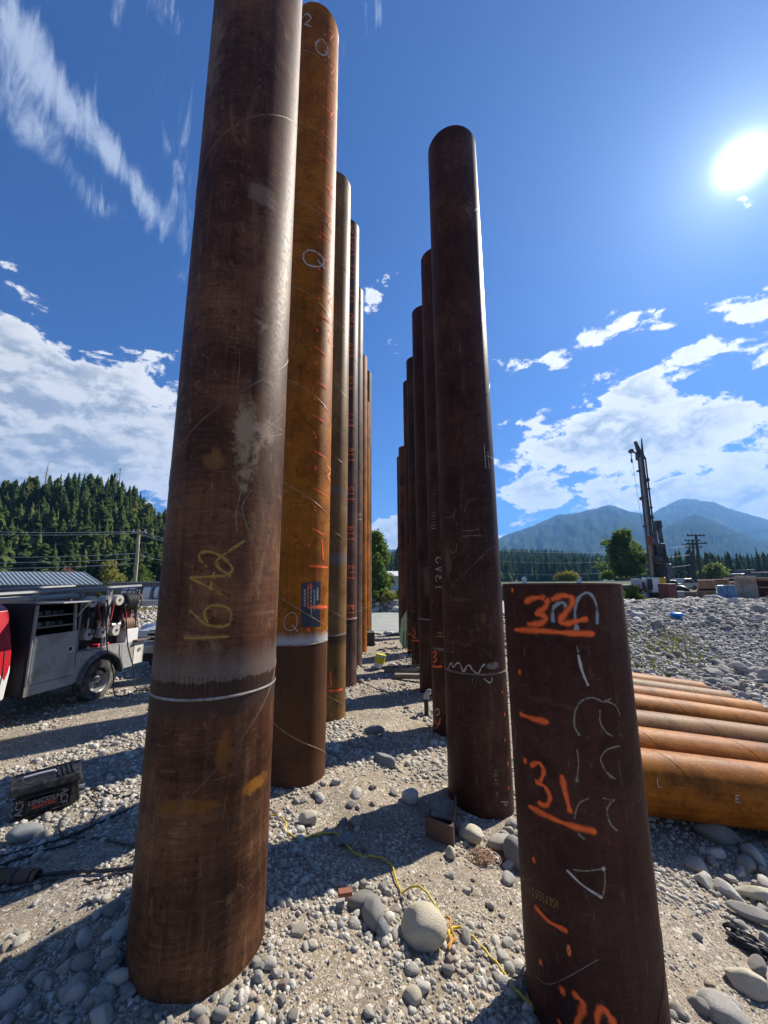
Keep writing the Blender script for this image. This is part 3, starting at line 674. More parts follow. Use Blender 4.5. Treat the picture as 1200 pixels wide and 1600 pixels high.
letters(Q1, 'P', 783, 1251, 793, 1260, .005, M['white_chalk'], rot=-1)
mark(Q1, [(756, 692), (758, 720), (759, 732)], .007, M['white_chalk']); mark(Q1, [(762, 705), (763, 720), (764, 732)], .006, M['white_chalk']); mark(Q1, [(757, 712), (766, 714), (773, 720)], .006, M['white_chalk'])
mark(Q1, qz([(590, 755), (615, 770), (634, 803)]), .003, M['white_chalk']);
def q3(pts): return [(640+a/7.275, 740+b/7.275) for a, b in pts]
mark(Q1, q3([(470, 1310), (560, 1190), (700, 1060), (860, 900), (950, 830)]), .004, M['grey_chalk'], 'scratch'); mark(Q1, q3([(400, 480), (440, 500), (500, 480), (530, 400)]), .006, M['grey_chalk'])
mark(Q1, q3([(435, 790), (450, 870), (500, 900), (530, 870), (535, 790)]), .006, M['grey_chalk']); mark(Q1, q3([(435, 840), (400, 910)]), .006, M['grey_chalk'])
mark(Q1, q3([(620, 440), (650, 330), (720, 290), (800, 285)]), .004, M['grey_chalk']); mark(Q1, q3([(590, 640), (700, 650), (790, 630)]), .007, M['grey_chalk']); mark(Q1, q3([(590, 715), (700, 705), (820, 708)]), .007, M['grey_chalk'])
x, y = XR[1]; zb = zbase(x, y); ug, vg = U(x, y, 690, 1015, zb)
mR2 = rust('red_brown_steel', (.028, .0115, .008), (.066, .025, .017), (.10, .045, .03), scale_amt=.18, gloss=.45, seed=10, helix=1, stain=[(vg, .03, ug, .3, (.2, .19, .17), .7)])
Q2 = (x, y, pile(x, y, 2.45+7.03, mR2, 'red brown steel pile chalked 13A2, second in the right row', GRF, 3.0, 1, 1.2, ()))
letters(Q2, '13A2', 681, 868, 695, 924, .013, M['white_chalk'], rot=1); letters(Q2, 'TTIIII', 675, 799, 680, 828, .006, M['white_chalk'], rot=1)
letters(Q2, 'H', 681, 987, 694, 996, .010, M['yellow_chalk'], rot=1)
for st in ([(75, 400), (90, 392), (98, 410), (80, 428), (98, 440), (92, 460), (78, 462)],): mark(Q2, qz(st), .020, M['orange'], 'lettering')
mark(Q2, qz([(75, 492), (100, 497), (133, 494)]), .026, M['orange']); mark(Q2, qz([(90, 870), (110, 900), (125, 860)]), .022, M['orange_thin']); mark(Q2, qz([(95, 925), (112, 900)]), .018, M['orange_thin']); mark(Q2, qz([(92, 800), (110, 790), (118, 820), (98, 835)]), .014, M['white_chalk'])
dot(Q2, 675.5, 940, .02); mark(Q2, qz([(130, 470), (155, 455)]), .006, M['yellow_chalk'])
x, y = XR[2]; zb = zbase(x, y); s = splz(663, 968, x, y); uh, vh = U(x, y, 668, 905, zb)
Q3 = (x, y, pile(x, y, 2.45+7.49, rust('black_brown_steel', *DARK, splices=[(s-zb, .03, .35, .6)], scale_amt=.15, seed=11, helix=1, gloss=.4, halo=(.2, .2, .21), stain=[(vh, .5, uh, .13, (.14, .10, .075), .7)]), 'black brown steel pile with a pale stain, third in the right row', GRF, 3, 1, 2.2, (s,), beadm=M['bead']))
letters(Q3, 'HTEI', 655, 812, 660, 850, .007, M['grey_chalk'], rot=1)
Q4 = (*XR[3], pile(*XR[3], 2.45+7.43, rust('dark_steel_4', *DARK, scale_amt=.3, seed=12, helix=1), 'dark steel pile with orange L mark near the ground, fourth in the right row', GRF, 3, 1, .2, (splz(648, 955, *XR[3]),)))
mark(Q4, [(645, 982), (649, 990), (645, 994), (652, 998)], .022, M['orange']); mark(Q4, [(644, 1000), (650, 1001), (655, 1001)], .025, M['orange']); mark(Q4, [(647, 1030), (650, 1040), (647, 1048)], .02, M['orange_thin'])
Q5 = (*XR[4], pile(*XR[4], 2.45+7.86, rust('dark_steel_5', *DARK, scale_amt=.3, seed=13, helix=1), 'dark steel pile with an orange tick beside the green tarp, fifth in the right row', GRF, 3, 1, 2., (splz(640, 970, *XR[4]),)))
mark(Q5, [(637, 990), (640, 991), (643, 991)], .025, M['orange']); mark(Q5, [(637, 1015), (640, 1016), (643, 1016)], .03, M['orange'])
Q6 = (*XR[5], pile(*XR[5], 2.45+6.77, rust('brown_steel_6', *BROWN, scale_amt=.3, seed=14, helix=1), 'brown steel pile standing behind the green tarp, next to last in the right row', GRF, 3, 1, 2., ()))
Q7 = (*XR[6], pile(*XR[6], 2.45+7.0, rust('brown_steel_7', *BROWN, scale_amt=.3, seed=15, helix=1), 'brown steel pile farthest away in the right row, by the water', GRF, 3, 1, 2., ()))
# --- short pile
xs_, ys_ = 1.235, 2.765
mS = rust('dark_red_brown_steel', (.034, .0135, .010), (.066, .0265, .019), (.095, .042, .030), scale_amt=.06, gloss=.55, seed=16, helix=1, ribs=.2)
S = (xs_, ys_, pile(xs_, ys_, cyl_hit(877, 913, xs_, ys_)[1], mS, 'short cut-off steel pile with orange spray numbers 32 and 31, open at eye height', None, 2.6, 1, 3.3, ()))
def qa(pts): return [(780+a/5.715, 900+b/5.715) for a, b in pts]
def qb(pts): return [(780+a/3.636, 1160+b/3.636) for a, b in pts]
O = M['orange']
BG = M['blue_grey']
mark(S, qa([(480, 400), (480, 300), (520, 250), (575, 240), (600, 290)]), .016, BG, 'lettering')
mark(S, qa([(690, 470), (675, 330), (700, 210), (770, 150), (830, 180), (870, 280), (872, 420)]), .013, BG, 'lettering'); mark(S, qa([(690, 455), (690, 480)]), .022, BG)
mark(S, qa([(240, 230), (300, 200), (390, 195), (430, 240), (390, 300), (335, 335), (390, 350), (415, 390), (360, 425), (270, 430)]), .024, O, 'lettering')
mark(S, qa([(485, 205), (560, 175), (640, 190), (650, 250), (600, 320), (545, 400), (600, 425), (680, 405), (770, 385)]), .022, O, 'lettering')
mark(S, qa([(150, 480), (400, 490), (600, 508), (830, 515)]), .022, O, 'underline')
dot(S, 780+122/5.715, 900+127/5.715, .017); dot(S, 780+187/5.715, 900+858/5.715, .018)
mark(S, qa([(400, 110), (400, 160), (402, 220)]), .006, M['black_ink']); mark(S, qa([(447, 480), (452, 530), (455, 590)]), .008, M['black_ink'])
mark(S, qa([(1077, 140), (1080, 180)]), .012, M['black_ink']); mark(S, qa([(545, 490), (555, 512)]), .004, M['black_ink']); mark(S, qa([(568, 490), (576, 512)]), .006, M['black_ink'])
mark(S, qa([(195, 1230), (300, 1275), (425, 1300)]), .022, O, 'tick'); mark(S, qa([(693, 630), (705, 680)]), .007, M['grey_chalk']); mark(S, qa([(706, 710), (740, 850), (790, 970)]), .010, M['white_chalk'])
mark(S, qa([(710, 1410), (670, 1330), (680, 1200), (740, 1110), (830, 1085), (930, 1120), (985, 1095)]), .009, M['grey_chalk'], 'chalk_loop')
mark(S, qa([(940, 1110), (1040, 1160), (1080, 1250)]), .006, M['grey_chalk'], 'chalk_loop'); mark(S, qa([(900, 1200), (900, 1300), (950, 1390), (1010, 1430)]), .008, M['grey_chalk'], 'chalk_loop')
dot(S, 780+710/5.715, 900+1408/5.715, .013, M['grey_chalk'])
mark(S, qb([(440, 40), (450, 120), (440, 220)]), .006, M['grey_chalk']); dot(S, 780+440/3.636, 1160+212/3.636, .012, M['grey_chalk'])
mark(S, qb([(590, 140), (575, 90), (610, 40), (680, 20)]), .008, M['grey_chalk'], 'chalk_loop'); mark(S, qb([(590, 140), (620, 180), (655, 205)]), .009, M['grey_chalk'])
mark(S, qb([(505, 315), (450, 350), (428, 430)]), .007, M['grey_chalk']); mark(S, qb([(590, 315), (650, 325)]), .007, M['grey_chalk']); mark(S, qb([(648, 330), (612, 380), (630, 460), (670, 500)]), .009, M['grey_chalk'])
mark(S, qb([(452, 520), (480, 545)]), .010, M['grey_chalk']); mark(S, qb([(390, 730), (480, 815), (580, 878)]), .009, M['white_chalk'], 'chalk_triangle'); mark(S, qb([(425, 722), (500, 728), (590, 715)]), .007, M['grey_chalk'], 'chalk_triangle'); mark(S, qb([(596, 720), (600, 800), (588, 870)]), .006, M['grey_chalk'], 'chalk_triangle'); dot(S, 780+592/3.636, 1160+715/3.636, .013, M['white_chalk'])
dot(S, 780+150/3.636, 1160+105/3.636, .022); mark(S, qb([(185, 130), (225, 115), (255, 160), (235, 220), (212, 225), (260, 250), (290, 310), (270, 355), (228, 345)]), .018, O, 'lettering')
mark(S, qb([(358, 195), (375, 280), (402, 385)]), .020, O, 'lettering'); mark(S, qb([(175, 365), (270, 415), (400, 470), (540, 505)]), .021, O, 'underline')
dot(S, 780+198/3.636, 1160+667/3.636, .019); dot(S, 780+237/3.636, 1160+1248/3.636, .016)
for i, ch in enumerate('155552354'):
    for st in GL[ch]:
        mark(S, qb([(168+i*19.5+u*13, 815+i*10.5+v*44+u*5) for u, v in st]), .0030, M['yellow_chalk'], 'lettering')
mark(S, qb([(130, 775), (150, 780)]), .003, M['yellow_chalk']); mark(S, qb([(140, 755), (140, 790)]), .003, M['yellow_chalk']); mark(S, qb([(145, 810), (155, 835), (165, 838)]), .003, M['yellow_chalk']); mark(S, qb([(148, 920), (158, 945)]), .003, M['yellow_chalk'])
mark(S, qb([(210, 935), (285, 1015), (378, 1065)]), .018, O, 'tick'); mark(S, qb([(385, 1040), (384, 1075)]), .006, M['black_ink']); mark(S, qb([(395, 1160), (398, 1200)]), .014, M['orange_thin'])
mark(S, qb([(395, 1370), (402, 1480), (405, 1600)]), .013, M['black_ink']); dot(S, 780+360/3.636, 1160+1410/3.636, .022)
mark(S, qb([(430, 1430), (475, 1480), (465, 1540), (440, 1600), (460, 1650)]), .022, O, 'lettering'); mark(S, qb([(555, 1640), (560, 1540), (590, 1510), (630, 1560), (660, 1620)]), .022, O, 'lettering'); mark(S, qb([(345, 1590), (370, 1640)]), .02, O)
mark(S, qb([(70, -130), (95, -60), (88, 30), (65, 62)]), .0025, M['white_chalk']); mark(S, qb([(200, 1310), (300, 1370), (560, 1230)]), .003, M['grey_chalk'], 'scratch')

# ------------------------------------------------------------------ lying pipes
def lying(i, yy, zl, x0, x1, slope, mat, label):
    L = (x1-x0)/math.cos(math.atan(slope)); ang_ = math.atan(slope)
    t = thing('steel_pipe', label, 'pipe', (x0, yy, zl-(x0-.61*yy)*slope), 0, 'steel pipes lying in a row on the bank')
    Mx = Matrix.Rotation(math.pi/2+ang_, 4, 'Y')
    sh = shell(L, both=True); sh.v = [tuple(Mx @ Vector(p)) for p in sh.v]; o = obj('shell', sh, mat, t, smooth=True, angle=50)
    hs = helix_seam(L, 1.5, 1, i*1.3); hs.v = [tuple(Mx @ Vector(p)) for p in hs.v]; obj('weld_seam', hs, mat, t, smooth=True, angle=60)
    return t
def rustx(name, cs, seed, **kw): return rust(name, *cs, seed=seed, upright=False, **kw)
OR2 = ((.14, .042, .005), (.40, .135, .010), (.48, .205, .026))
lbl = ['orange steel pipe nearest the short pile, lying on the rocks', 'orange tan steel pipe lying second from the camera', 'pale greyish buff steel pipe lying third from the camera', 'orange and black streaked steel pipe lying fourth from the camera',
       'slim looking orange pipe lying fifth, its end on the stones', 'tan pipe lying sixth, its end on the stones', 'farthest of the lying orange pipes, against the stone bank']
cfg = [(5.69, -.22, .121), (6.47, -.22, .13), (7.26, -.22, .13), (8.16, -.20, .145), (9.05, -.26, .14), (9.85, -.32, .14), (10.65, -.37, .14)]
ms = [rustx('bright_orange_pipe', OR2, 21, scale_amt=.38, pale=(.36, .23, .13), tilt=-.4), rustx('tan_orange_pipe', OR2, 22, scale_amt=.42, pale=(.36, .25, .16), tilt=-.4), rustx('buff_pipe', BUFF, 23, scale_amt=.5, pale=(.37, .31, .24), tilt=-.4),
      rustx('streaked_pipe', OR2, 24, scale_amt=.35, pale=(.34, .24, .16), tilt=-.4, stain=[(1.2, .5, .4, .12, (.05, .045, .04), .8), (3.2, .4, .4, .10, (.05, .045, .04), .8), (1.2, .5, 2.0, .12, (.05, .045, .04), .8)]), rustx('amber_pipe', OR2, 25, scale_amt=.25), rustx('tan_pipe', BUFF, 26, scale_amt=.3), rustx('tan_orange_pipe_far', OR2, 27, scale_amt=.25)]
LY = []
for i, (yy, zl, sl) in enumerate(cfg):
    LY.append(lying(i, yy, zl, .50*yy+(.1 if i else 0), 7.9+.05*i, sl, ms[i], lbl[i]))
# chalk W and L on the first pipe
def pipe_mark(t, yy, pts, w, mat, name='lettering'):
    sl = .121; z0 = t.location.z; x0 = t.location.x; q = []
    mb = MB(); uv = []
    P = []
    for px, py in catmull(pts):
        d = ray(px, py); o = CAM-Vector((x0, yy, z0)); ax = Vector((1, 0, -sl)).normalized()
        dp = d-ax*d.dot(ax); op = o-ax*o.dot(ax); a = dp.dot(dp); b = dp.dot(op); c = op.dot(op)-RP*RP; k = b*b-a*c
        tt_ = (-b-math.sqrt(max(k, 0)))/a; P.append(o+d*tt_)
    n = len(P)
    for i in range(n):
        ax = Vector((1, 0, -sl)).normalized(); nn = (P[i]-ax*P[i].dot(ax)).normalized(); dd = (P[min(i+1, n-1)]-P[max(i-1, 0)]).normalized(); s_ = nn.cross(dd)
        for k in (-1, 0, 1): mb.v.append(tuple(P[i]+s_*w*k+nn*.003)); uv.append((k, 0 if 0 < i < n-1 else .8))
    for i in range(n-1):
        for k in range(2): mb.f.append((i*3+k, i*3+k+1, (i+1)*3+k+1, (i+1)*3+k))
    mb.uv = uv; obj(name, mb, mat, t, smooth=True)
for st in ([(1150, 1243), (1156, 1243)], [(1150, 1243), (1150, 1248), (1154, 1248)], [(1150, 1248), (1150, 1253), (1157, 1253)]): pipe_mark(LY[0], 5.69, st, .006, M['white_chalk'])
for st in ([(1027, 1215), (1028, 1228), (1034, 1231)],): pipe_mark(LY[0], 5.69, st, .006, M['white_chalk'])
pipe_mark(LY[0], 5.69, [(1092, 1190), (1115, 1205), (1126, 1215)], .008, M['yellow_chalk'], 'scratch'); pipe_mark(LY[0], 5.69, [(1088, 1189), (1110, 1190), (1130, 1192)], .008, M['yellow_chalk'], 'scratch')

# ------------------------------------------------------------------ stones
def ico(sub):
    bm = bmesh.new(); bmesh.ops.create_icosphere(bm, subdivisions=sub, radius=1.0)
    V = np.array([v.co[:] for v in bm.verts]); F = np.array([[v.index for v in f.verts] for f in bm.faces]); bm.free(); return V, F
def rockV(V, r, cuts=7, rough=.12, flat=(1, .78, .55)):
    P = V.copy()
    for _ in range(cuts):          # planed-off faces as on broken or tumbled stone
        n = r.normal(size=3); n /= np.linalg.norm(n); d = r.uniform(.62, .9); s = P@n-d
        P = P-np.outer(np.maximum(s, 0)*.97, n)
    k = r.normal(size=(3, 3))*1.6; ph = r.uniform(0, 6, 3)
    P = P*(1+rough*np.sin(P@k.T+ph).sum(1, keepdims=True)/2)
    k = r.normal(size=(3, 3))*5; P = P*(1+rough*.35*np.sin(P@k.T+ph).sum(1, keepdims=True)/2)
    return P*np.array(flat)*(1/np.abs(P).max())
I1, F1 = ico(1); I2, F2 = ico(2); I3, F3 = ico(3)
r_ = np.random.default_rng(5)
def flats(a): return (1, r_.uniform(.6, .95), r_.uniform(a, .75))
TINY = [rockV(I1, r_, 3, .05, flats(.45)) for _ in range(14)]       # subdivisions=1 is the 20-triangle solid
MED = [rockV(I2, r_, 10, .05, flats(.4)) for _ in range(20)]
BIG = [rockV(I3, r_, 12, .04, flats(.4)) for _ in range(22)]
ANG = [rockV(I2, r_, 13, .03, flats(.4)) for _ in range(12)]
ANGB = [rockV(I3, r_, 15, .02, flats(.4)) for _ in range(12)]
def rot_many(yaw, tx, ty):
    cy, sy = np.cos(yaw), np.sin(yaw); cx, sx = np.cos(tx), np.sin(tx); cz_, sz = np.cos(ty), np.sin(ty)
    n = len(yaw); Rz = np.zeros((n, 3, 3)); Rz[:, 0, 0] = cy; Rz[:, 0, 1] = -sy; Rz[:, 1, 0] = sy; Rz[:, 1, 1] = cy; Rz[:, 2, 2] = 1
    Rx = np.zeros((n, 3, 3)); Rx[:, 0, 0] = 1; Rx[:, 1, 1] = cx; Rx[:, 1, 2] = -sx; Rx[:, 2, 1] = sx; Rx[:, 2, 2] = cx
    Ry = np.zeros((n, 3, 3)); Ry[:, 1, 1] = 1; Ry[:, 0, 0] = cz_; Ry[:, 0, 2] = sz; Ry[:, 2, 0] = -sz; Ry[:, 2, 2] = cz_
    return Rz@Rx@Ry
def scatter_mesh(name, protos, F, P, S, mat, tilt=.25, smooth=True):
    Vs = []; Fs = []; Ts = []; o = 0; n = len(P); pick = rng.integers(0, len(protos), n); yaw = rng.uniform(0, 6.28, n)
    Rm = rot_many(yaw, rng.normal(0, tilt, n), rng.normal(0, tilt, n)); tone = rng.random(n)
    for k, pr in enumerate(protos):
        ix = np.where(pick == k)[0]
        if not len(ix): continue
        V = np.einsum('nij,vj->nvi', Rm[ix], pr)*S[ix][:, None, None]+P[ix][:, None, :]
        m = len(pr); Fk = F[None]+(np.arange(len(ix))*m)[:, None, None]+o
        Vs.append(V.reshape(-1, 3)); Fs.append(Fk.reshape(-1, 3)); Ts.append(np.repeat(tone[ix], m)); o += m*len(ix)
    me = np_mesh(name, np.concatenate(Vs), np.concatenate(Fs), mat, np.concatenate(Ts), smooth=smooth)
    ob = bpy.data.objects.new(name, me); link(ob); tag(ob, kind='stuff'); return ob
PX = np.array([[p[0], p[1]] for p in PILES])
def free(x, y, m=.0):
    ok = np.ones(len(x), bool)
    for a, b in PX: ok &= np.hypot(x-a, y-b) > RP+m
    return ok
def frustum(x, y, mg=1.25): return (np.abs(x) < (y*1.02+.25)*mg) & (y > .55)
def soil_mask(x, y):
    """0 on bare trodden soil, 1 where stones gather"""
    n = fbm(x, y, .8, 4, 3); k = smooth((n-.42)/.16)
    for cx, cy, sx, sy, a in SOIL: k = k*(1-a*np.exp(-((x-cx)/sx)**2-((y-cy)/sy)**2))
    for cx, cy, s, a in HEAP: k = np.maximum(k, a*np.exp(-((x-cx)**2+(y-cy)**2)/s**2))
    return k
def gxy(px, py): p = G(px, py); return p.x, p.y
SOIL = []; HEAP = []
for (px, py, sx, sy, a) in ((545, 1225, .5, .45, 1), (520, 1530, .38, .22, 1), (770, 1420, .26, .24, .95), (60, 1450, .5, .3, .8), (110, 1120, 2.5, .4, .9), (560, 1120, .5, .5, .6), (1090, 1480, .35, .4, .7), (60, 1100, 3, .3, 1), (1080, 1340, .4, .4, .5)):
    x, y = gxy(px, py); SOIL.append((x, y, sx, sy, a))
for (px, py, s, a) in ((420, 1490, .28, 1), (150, 1530, .4, .85), (140, 1450, .3, .7), (600, 1420, .35, .9), (740, 1330, .3, .9), (765, 1460, .25, .9), (480, 1400, .4, .8), (200, 1300, .4, .6), (180, 1215, .5, 1), (20, 1220, .4, .9), (650, 1190, .6, .9), (730, 1530, .2, .7), (1150, 1380, .6, 1), (620, 1080, .8, .9)):
    x, y = gxy(px, py); HEAP.append((x, y, s, a))
def sample(n, y0, y1, w=1.3):
    y = y0*np.exp(rng.random(n)*math.log(y1/y0)); x = (rng.random(n)*2-1)*(y*1.02+.4)*w; return x, y
def grounded(x, y): return H(x, y)
# small gravel
x, y = sample(92000, .75, 15); k = soil_mask(x, y); s = (.0042+.0046*rng.random(len(x))**3)*(.55+y*.42)*(.75+.8*k); s = s*(1+.9*(rng.random(len(x)) > .9)*k)
keep = (rng.random(len(x)) < (.22+.78*k)) & free(x, y, .0) & (river_d(x, y) > 0); x, y, s = x[keep], y[keep], s[keep]
P = np.stack([x, y, grounded(x, y)+s*.12], 1); scatter_mesh('gravel', TINY, F1, P, s, M['stone'], .35, False)
# cobbles
x, y = sample(15000, .9, 24); k = soil_mask(x, y); s = .013+.030*rng.random(len(x))**2.4+.0016*y; s = s*(.8+.45*k)
keep = (rng.random(len(x)) < (.015+.60*k**1.6)) & free(x, y, .01) & (river_d(x, y) > -.4); x, y, s = x[keep], y[keep], s[keep]
P = np.stack([x, y, grounded(x, y)+s*.18], 1); hf_ = len(x)//2; scatter_mesh('cobbles', MED, F2, P[:hf_], s[:hf_], M['stone'], .3); scatter_mesh('broken_cobbles', ANG, F2, P[hf_:], s[hf_:], M['stone'], .4, False)

stone_tag = []
def px_size(x, y, s): return s*600/max(.5, y*math.cos(PITCH))
named = []   # (x, y, size, zone)
def zone_add(n, px0, py0, px1, py1, s0, s1, zone, pw=2.0):
    for _ in range(n):
        px = random.uniform(px0, px1); py = random.uniform(py0, py1); p = G(px, py); named.append((p.x, p.y, s0+(s1-s0)*random.random()**pw, zone))
def ring_add(pc, n, a0, a1, r0, r1, s0, s1, zone):
    for _ in range(n):
        a = R(random.uniform(a0, a1)); s = s0+(s1-s0)*random.random()**1.6; d = RP+s*.85+(r1-r0)*random.random()**1.5+r0
        named.append((pc[0]+d*math.cos(a), pc[1]+d*math.sin(a), s, zone))
ZN = {'foot1': ('grey rounded stone heaped round the foot of the pile marked 16A2', 'stones at the foot of the nearest left pile'),
      'left': ('grey cobble in the shadow at the bottom left of the picture', 'cobbles in the bottom left shadow'),
      'front': ('loose pale cobble on the trodden soil in front of the piles', 'loose cobbles on the soil in front'),
      'mid': ('pale grey cobble in the stone strip between the two nearest piles', 'cobbles in the strip between the nearest piles'),
      'footR': ('rounded stone packed between the short pile and the tall pile', 'stones packed behind the short pile'),
      'path': ('stone scattered on the path that runs between the two rows of piles', 'stones on the path between the rows'),
      'welder': ('stone lying around the black welding case and its cables', 'stones round the welding case'),
      'right': ('pale stone on the gravel slope right of the short pile', 'stones on the slope right of the short pile'),
      'pipes': ('rough stone lying in the shade under the nearest orange pipe', 'stones under the nearest pipe'),
      'far': ('pale stone near the timber blocks at the far end of the path', 'stones near the river end of the path')}
ring_add(XL[0], 62, -160, -10, .0, .24, .018, .050, 'foot1'); ring_add(XL[0], 22, 150, 230, .0, .34, .03, .085, 'foot1'); ring_add(XL[0], 10, 185, 240, .05, .42, .05, .10, 'foot1')
zone_add(26, -40, 1440, 190, 1600, .028, .075, 'left'); zone_add(16, 430, 1400, 640, 1600, .018, .04, 'front'); zone_add(30, 440, 1380, 620, 1470, .022, .058, 'mid'); zone_add(12, 440, 1270, 640, 1400, .028, .065, 'mid')
ring_add(XR[0], 14, -140, -20, .0, .22, .035, .085, 'footR'); zone_add(22, 700, 1350, 812, 1530, .024, .06, 'footR'); zone_add(6, 785, 1290, 815, 1380, .07, .13, 'footR')
zone_add(26, 520, 1090, 700, 1290, .04, .09, 'path'); zone_add(10, 560, 1050, 660, 1090, .07, .12, 'path'); ring_add(XL[1], 10, -80, -10, 0, .25, .04, .075, 'path')
zone_add(22, -20, 1200, 200, 1420, .03, .075, 'welder'); zone_add(26, 1060, 1330, 1260, 1600, .03, .10, 'right'); zone_add(22, 1010, 1290, 1260, 1400, .07, .2, 'pipes', 1.5)
zone_add(14, 575, 1005, 640, 1045, .09, .2, 'far')
def place_stone(x, y, s, proto, label, group, mat, sink=.22, yaw=None, tilt=.25, sc=(1, 1, 1), name='stone'):
    me = proto; o = bpy.data.objects.new(name, me); link(o); o.location = (x, y, hz(x, y)+s*sink)
    o.rotation_euler = (random.gauss(0, tilt), random.gauss(0, tilt), random.uniform(0, 6.28) if yaw is None else yaw); o.scale = (s*sc[0], s*sc[1], s*sc[2])
    return tag(o, label, 'stone', group)
def protos(name, lst, F, mat): return [np_mesh(name, V, F, mat, np.full(len(V), random.random())) for V in lst]
STP = protos('stone', BIG, F3, M['stone']); STA = protos('stone', [V*np.array([1, .9, .9]) for V in ANGB[:8]], F3, M['stone']); RPP = protos('bank_rock', ANGB, F3, M['riprap'])
def px_of(x, y, z):
    v = Vector((x, y, z))-CAM; d = v.dot(Fv); return 600+FPX*v.dot(Rv)/d, 800-FPX*v.dot(Uv)/d
ZX = {z_: float(np.median([px_of(a[0], a[1], .0)[0] for a in named if a[3] == z_])) for z_ in ZN}
for x, y, s, zn in named:
    if not free(np.array([x]), np.array([y]), s*.35)[0]: continue
    sz_ = 'big' if s > .075 else ('middle-sized' if s > .042 else 'small'); ps_ = px_of(x, y, hz(x, y))
    q_ = 'left' if ps_[0] < ZX[zn] else 'right'
    place_stone(x, y, s, random.choice(STP[:7]+STA), '%s %s, %s side' % (sz_, ZN[zn][0].replace(' of the picture', ''), q_), '%s %s, %s side' % (sz_, ZN[zn][1], q_), None)
# the stones one can point to
def hero(px, py, s, mat, label, sc=(1, 1, 1), yaw=0, tilt=.1, sink=.35, V=None, rough=None, name='stone'):
    p = G(px, py); r0 = np.random.default_rng(int(px*7+py)); Vv = rockV(I3, r0, 6 if V is None else V, .05 if rough is None else rough, (1, 1, 1))
    me = np_mesh(name, Vv, F3, mat, np.full(len(Vv), .5)); return place_stone(p.x, p.y, s, me, label, None, mat, sink, yaw, tilt, sc, name)
hero(661, 1466, .155, M['pale_stone'], 'big pale cream rounded boulder with the yellow cord running over it', (1.12, .92, .80), -.5, .1, .45, 3, .06, 'boulder')
hero(583, 1437, .125, M['blue_stone'], 'blue grey angular slab of rock leaning left of the cream boulder', (.62, 1.15, .62), .35, .2, .4, 12)
hero(566, 1417, .09, M['stone'], 'flat pale stone behind the blue grey slab, with a piece of brick on it', (1.2, .8, .7), .2, .1, .4, 8)
hero(596, 1458, .062, M['blue_stone'], 'small grey stone wedged between the slab and the cream boulder', (.8, 1, 1), .2, .1, .4, 8)
hero(645, 1562, .055, M['pale_stone'], 'white egg-shaped cobble alone on the soil at the bottom centre', (1, .9, .8), .2, .1, .3, 5)
hero(735, 1312, .155, M['pale_stone'], 'long pale tan rounded rock lying at the foot of the dark pile', (1.15, .62, .6), -.7, .1, .35, 8)
hero(641, 1252, .11, M['stone'], 'upright pale stone at the edge of shadow near the rusty steel offcut', (1, .8, .9), .3, .1, .4, 10)
hero(601, 1195, .17, M['blue_stone'], 'smooth leaning grey stone in the middle of the path', (1, .6, .55), -.6, .1, .35, 5)
hero(585, 1147, .17, M['blue_stone'], 'long smooth grey stone in the shaded gravel of the path', (1.1, .5, .5), -.4, .1, .35, 5)
hero(704, 1338, .065, M['pale_stone'], 'small pinkish stone between the steel offcut and the wire tangle', (.8, .8, 1), .3, .1, .4, 10)
hero(782, 1322, .13, M['stone'], 'broad grey rock behind the tangle of wire, against the dark pile', (1.1, .7, .5), .3, .1, .3, 9)
hero(808, 1350, .16, M['stone'], 'large tall pale rock against the left edge of the short pile', (.7, 1, 1.1), .3, .1, .4, 7)
hero(540, 1318, .085, M['blue_stone'], 'bluish stone touching the shadow edge by the yellow cord', (1, .8, .6), .3, .1, .4, 7)
hero(482, 1285, .11, M['pale_stone'], 'pale angular rock right of the nearest left pile, beside the cord', (1, .7, .6), .3, .1, .35, 11)
hero(556, 1288, .07, M['stone'], 'grey angular rock on the lit gravel above the shadow', (1, .8, .7), .3, .1, .4, 11)
hero(700, 1520, .045, M['stone'], 'grey stone under the yellow cord near the bottom', (1, .8, .7), .3, .1, .4, 9)
hero(1168, 1545, .14, M['pale_stone'], 'pale flat-topped block of rock on the slope at the right edge', (1.15, .65, .6), -.5, .1, .35, 13)
hero(1130, 1592, .14, M['stone'], 'brown dusty boulder half buried at the bottom right corner', (1.1, .9, .7), -.5, .1, .2, 6, .06, 'boulder')
hero(1187, 1408, .19, M['pale_stone'], 'long pale ledge of rock under the pipes at the right edge', (1.4, .4, .3), -.55, .1, .4, 11)
hero(1180, 1440, .17, M['stone'], 'long pale rock just below the ledge at the right edge', (1.3, .45, .3), -.55, .1, .4, 9)
hero(1120, 1312, .24, M['riprap'], 'dark shaded rock right beneath the nearest pipe', (1.2, .6, .5), -.5, .1, .3, 12)
hero(40, 1310, .15, M['blue_stone'], 'big bluish stone in the shade left of the cables', (1.1, .8, .4), .2, .1, .3, 6)
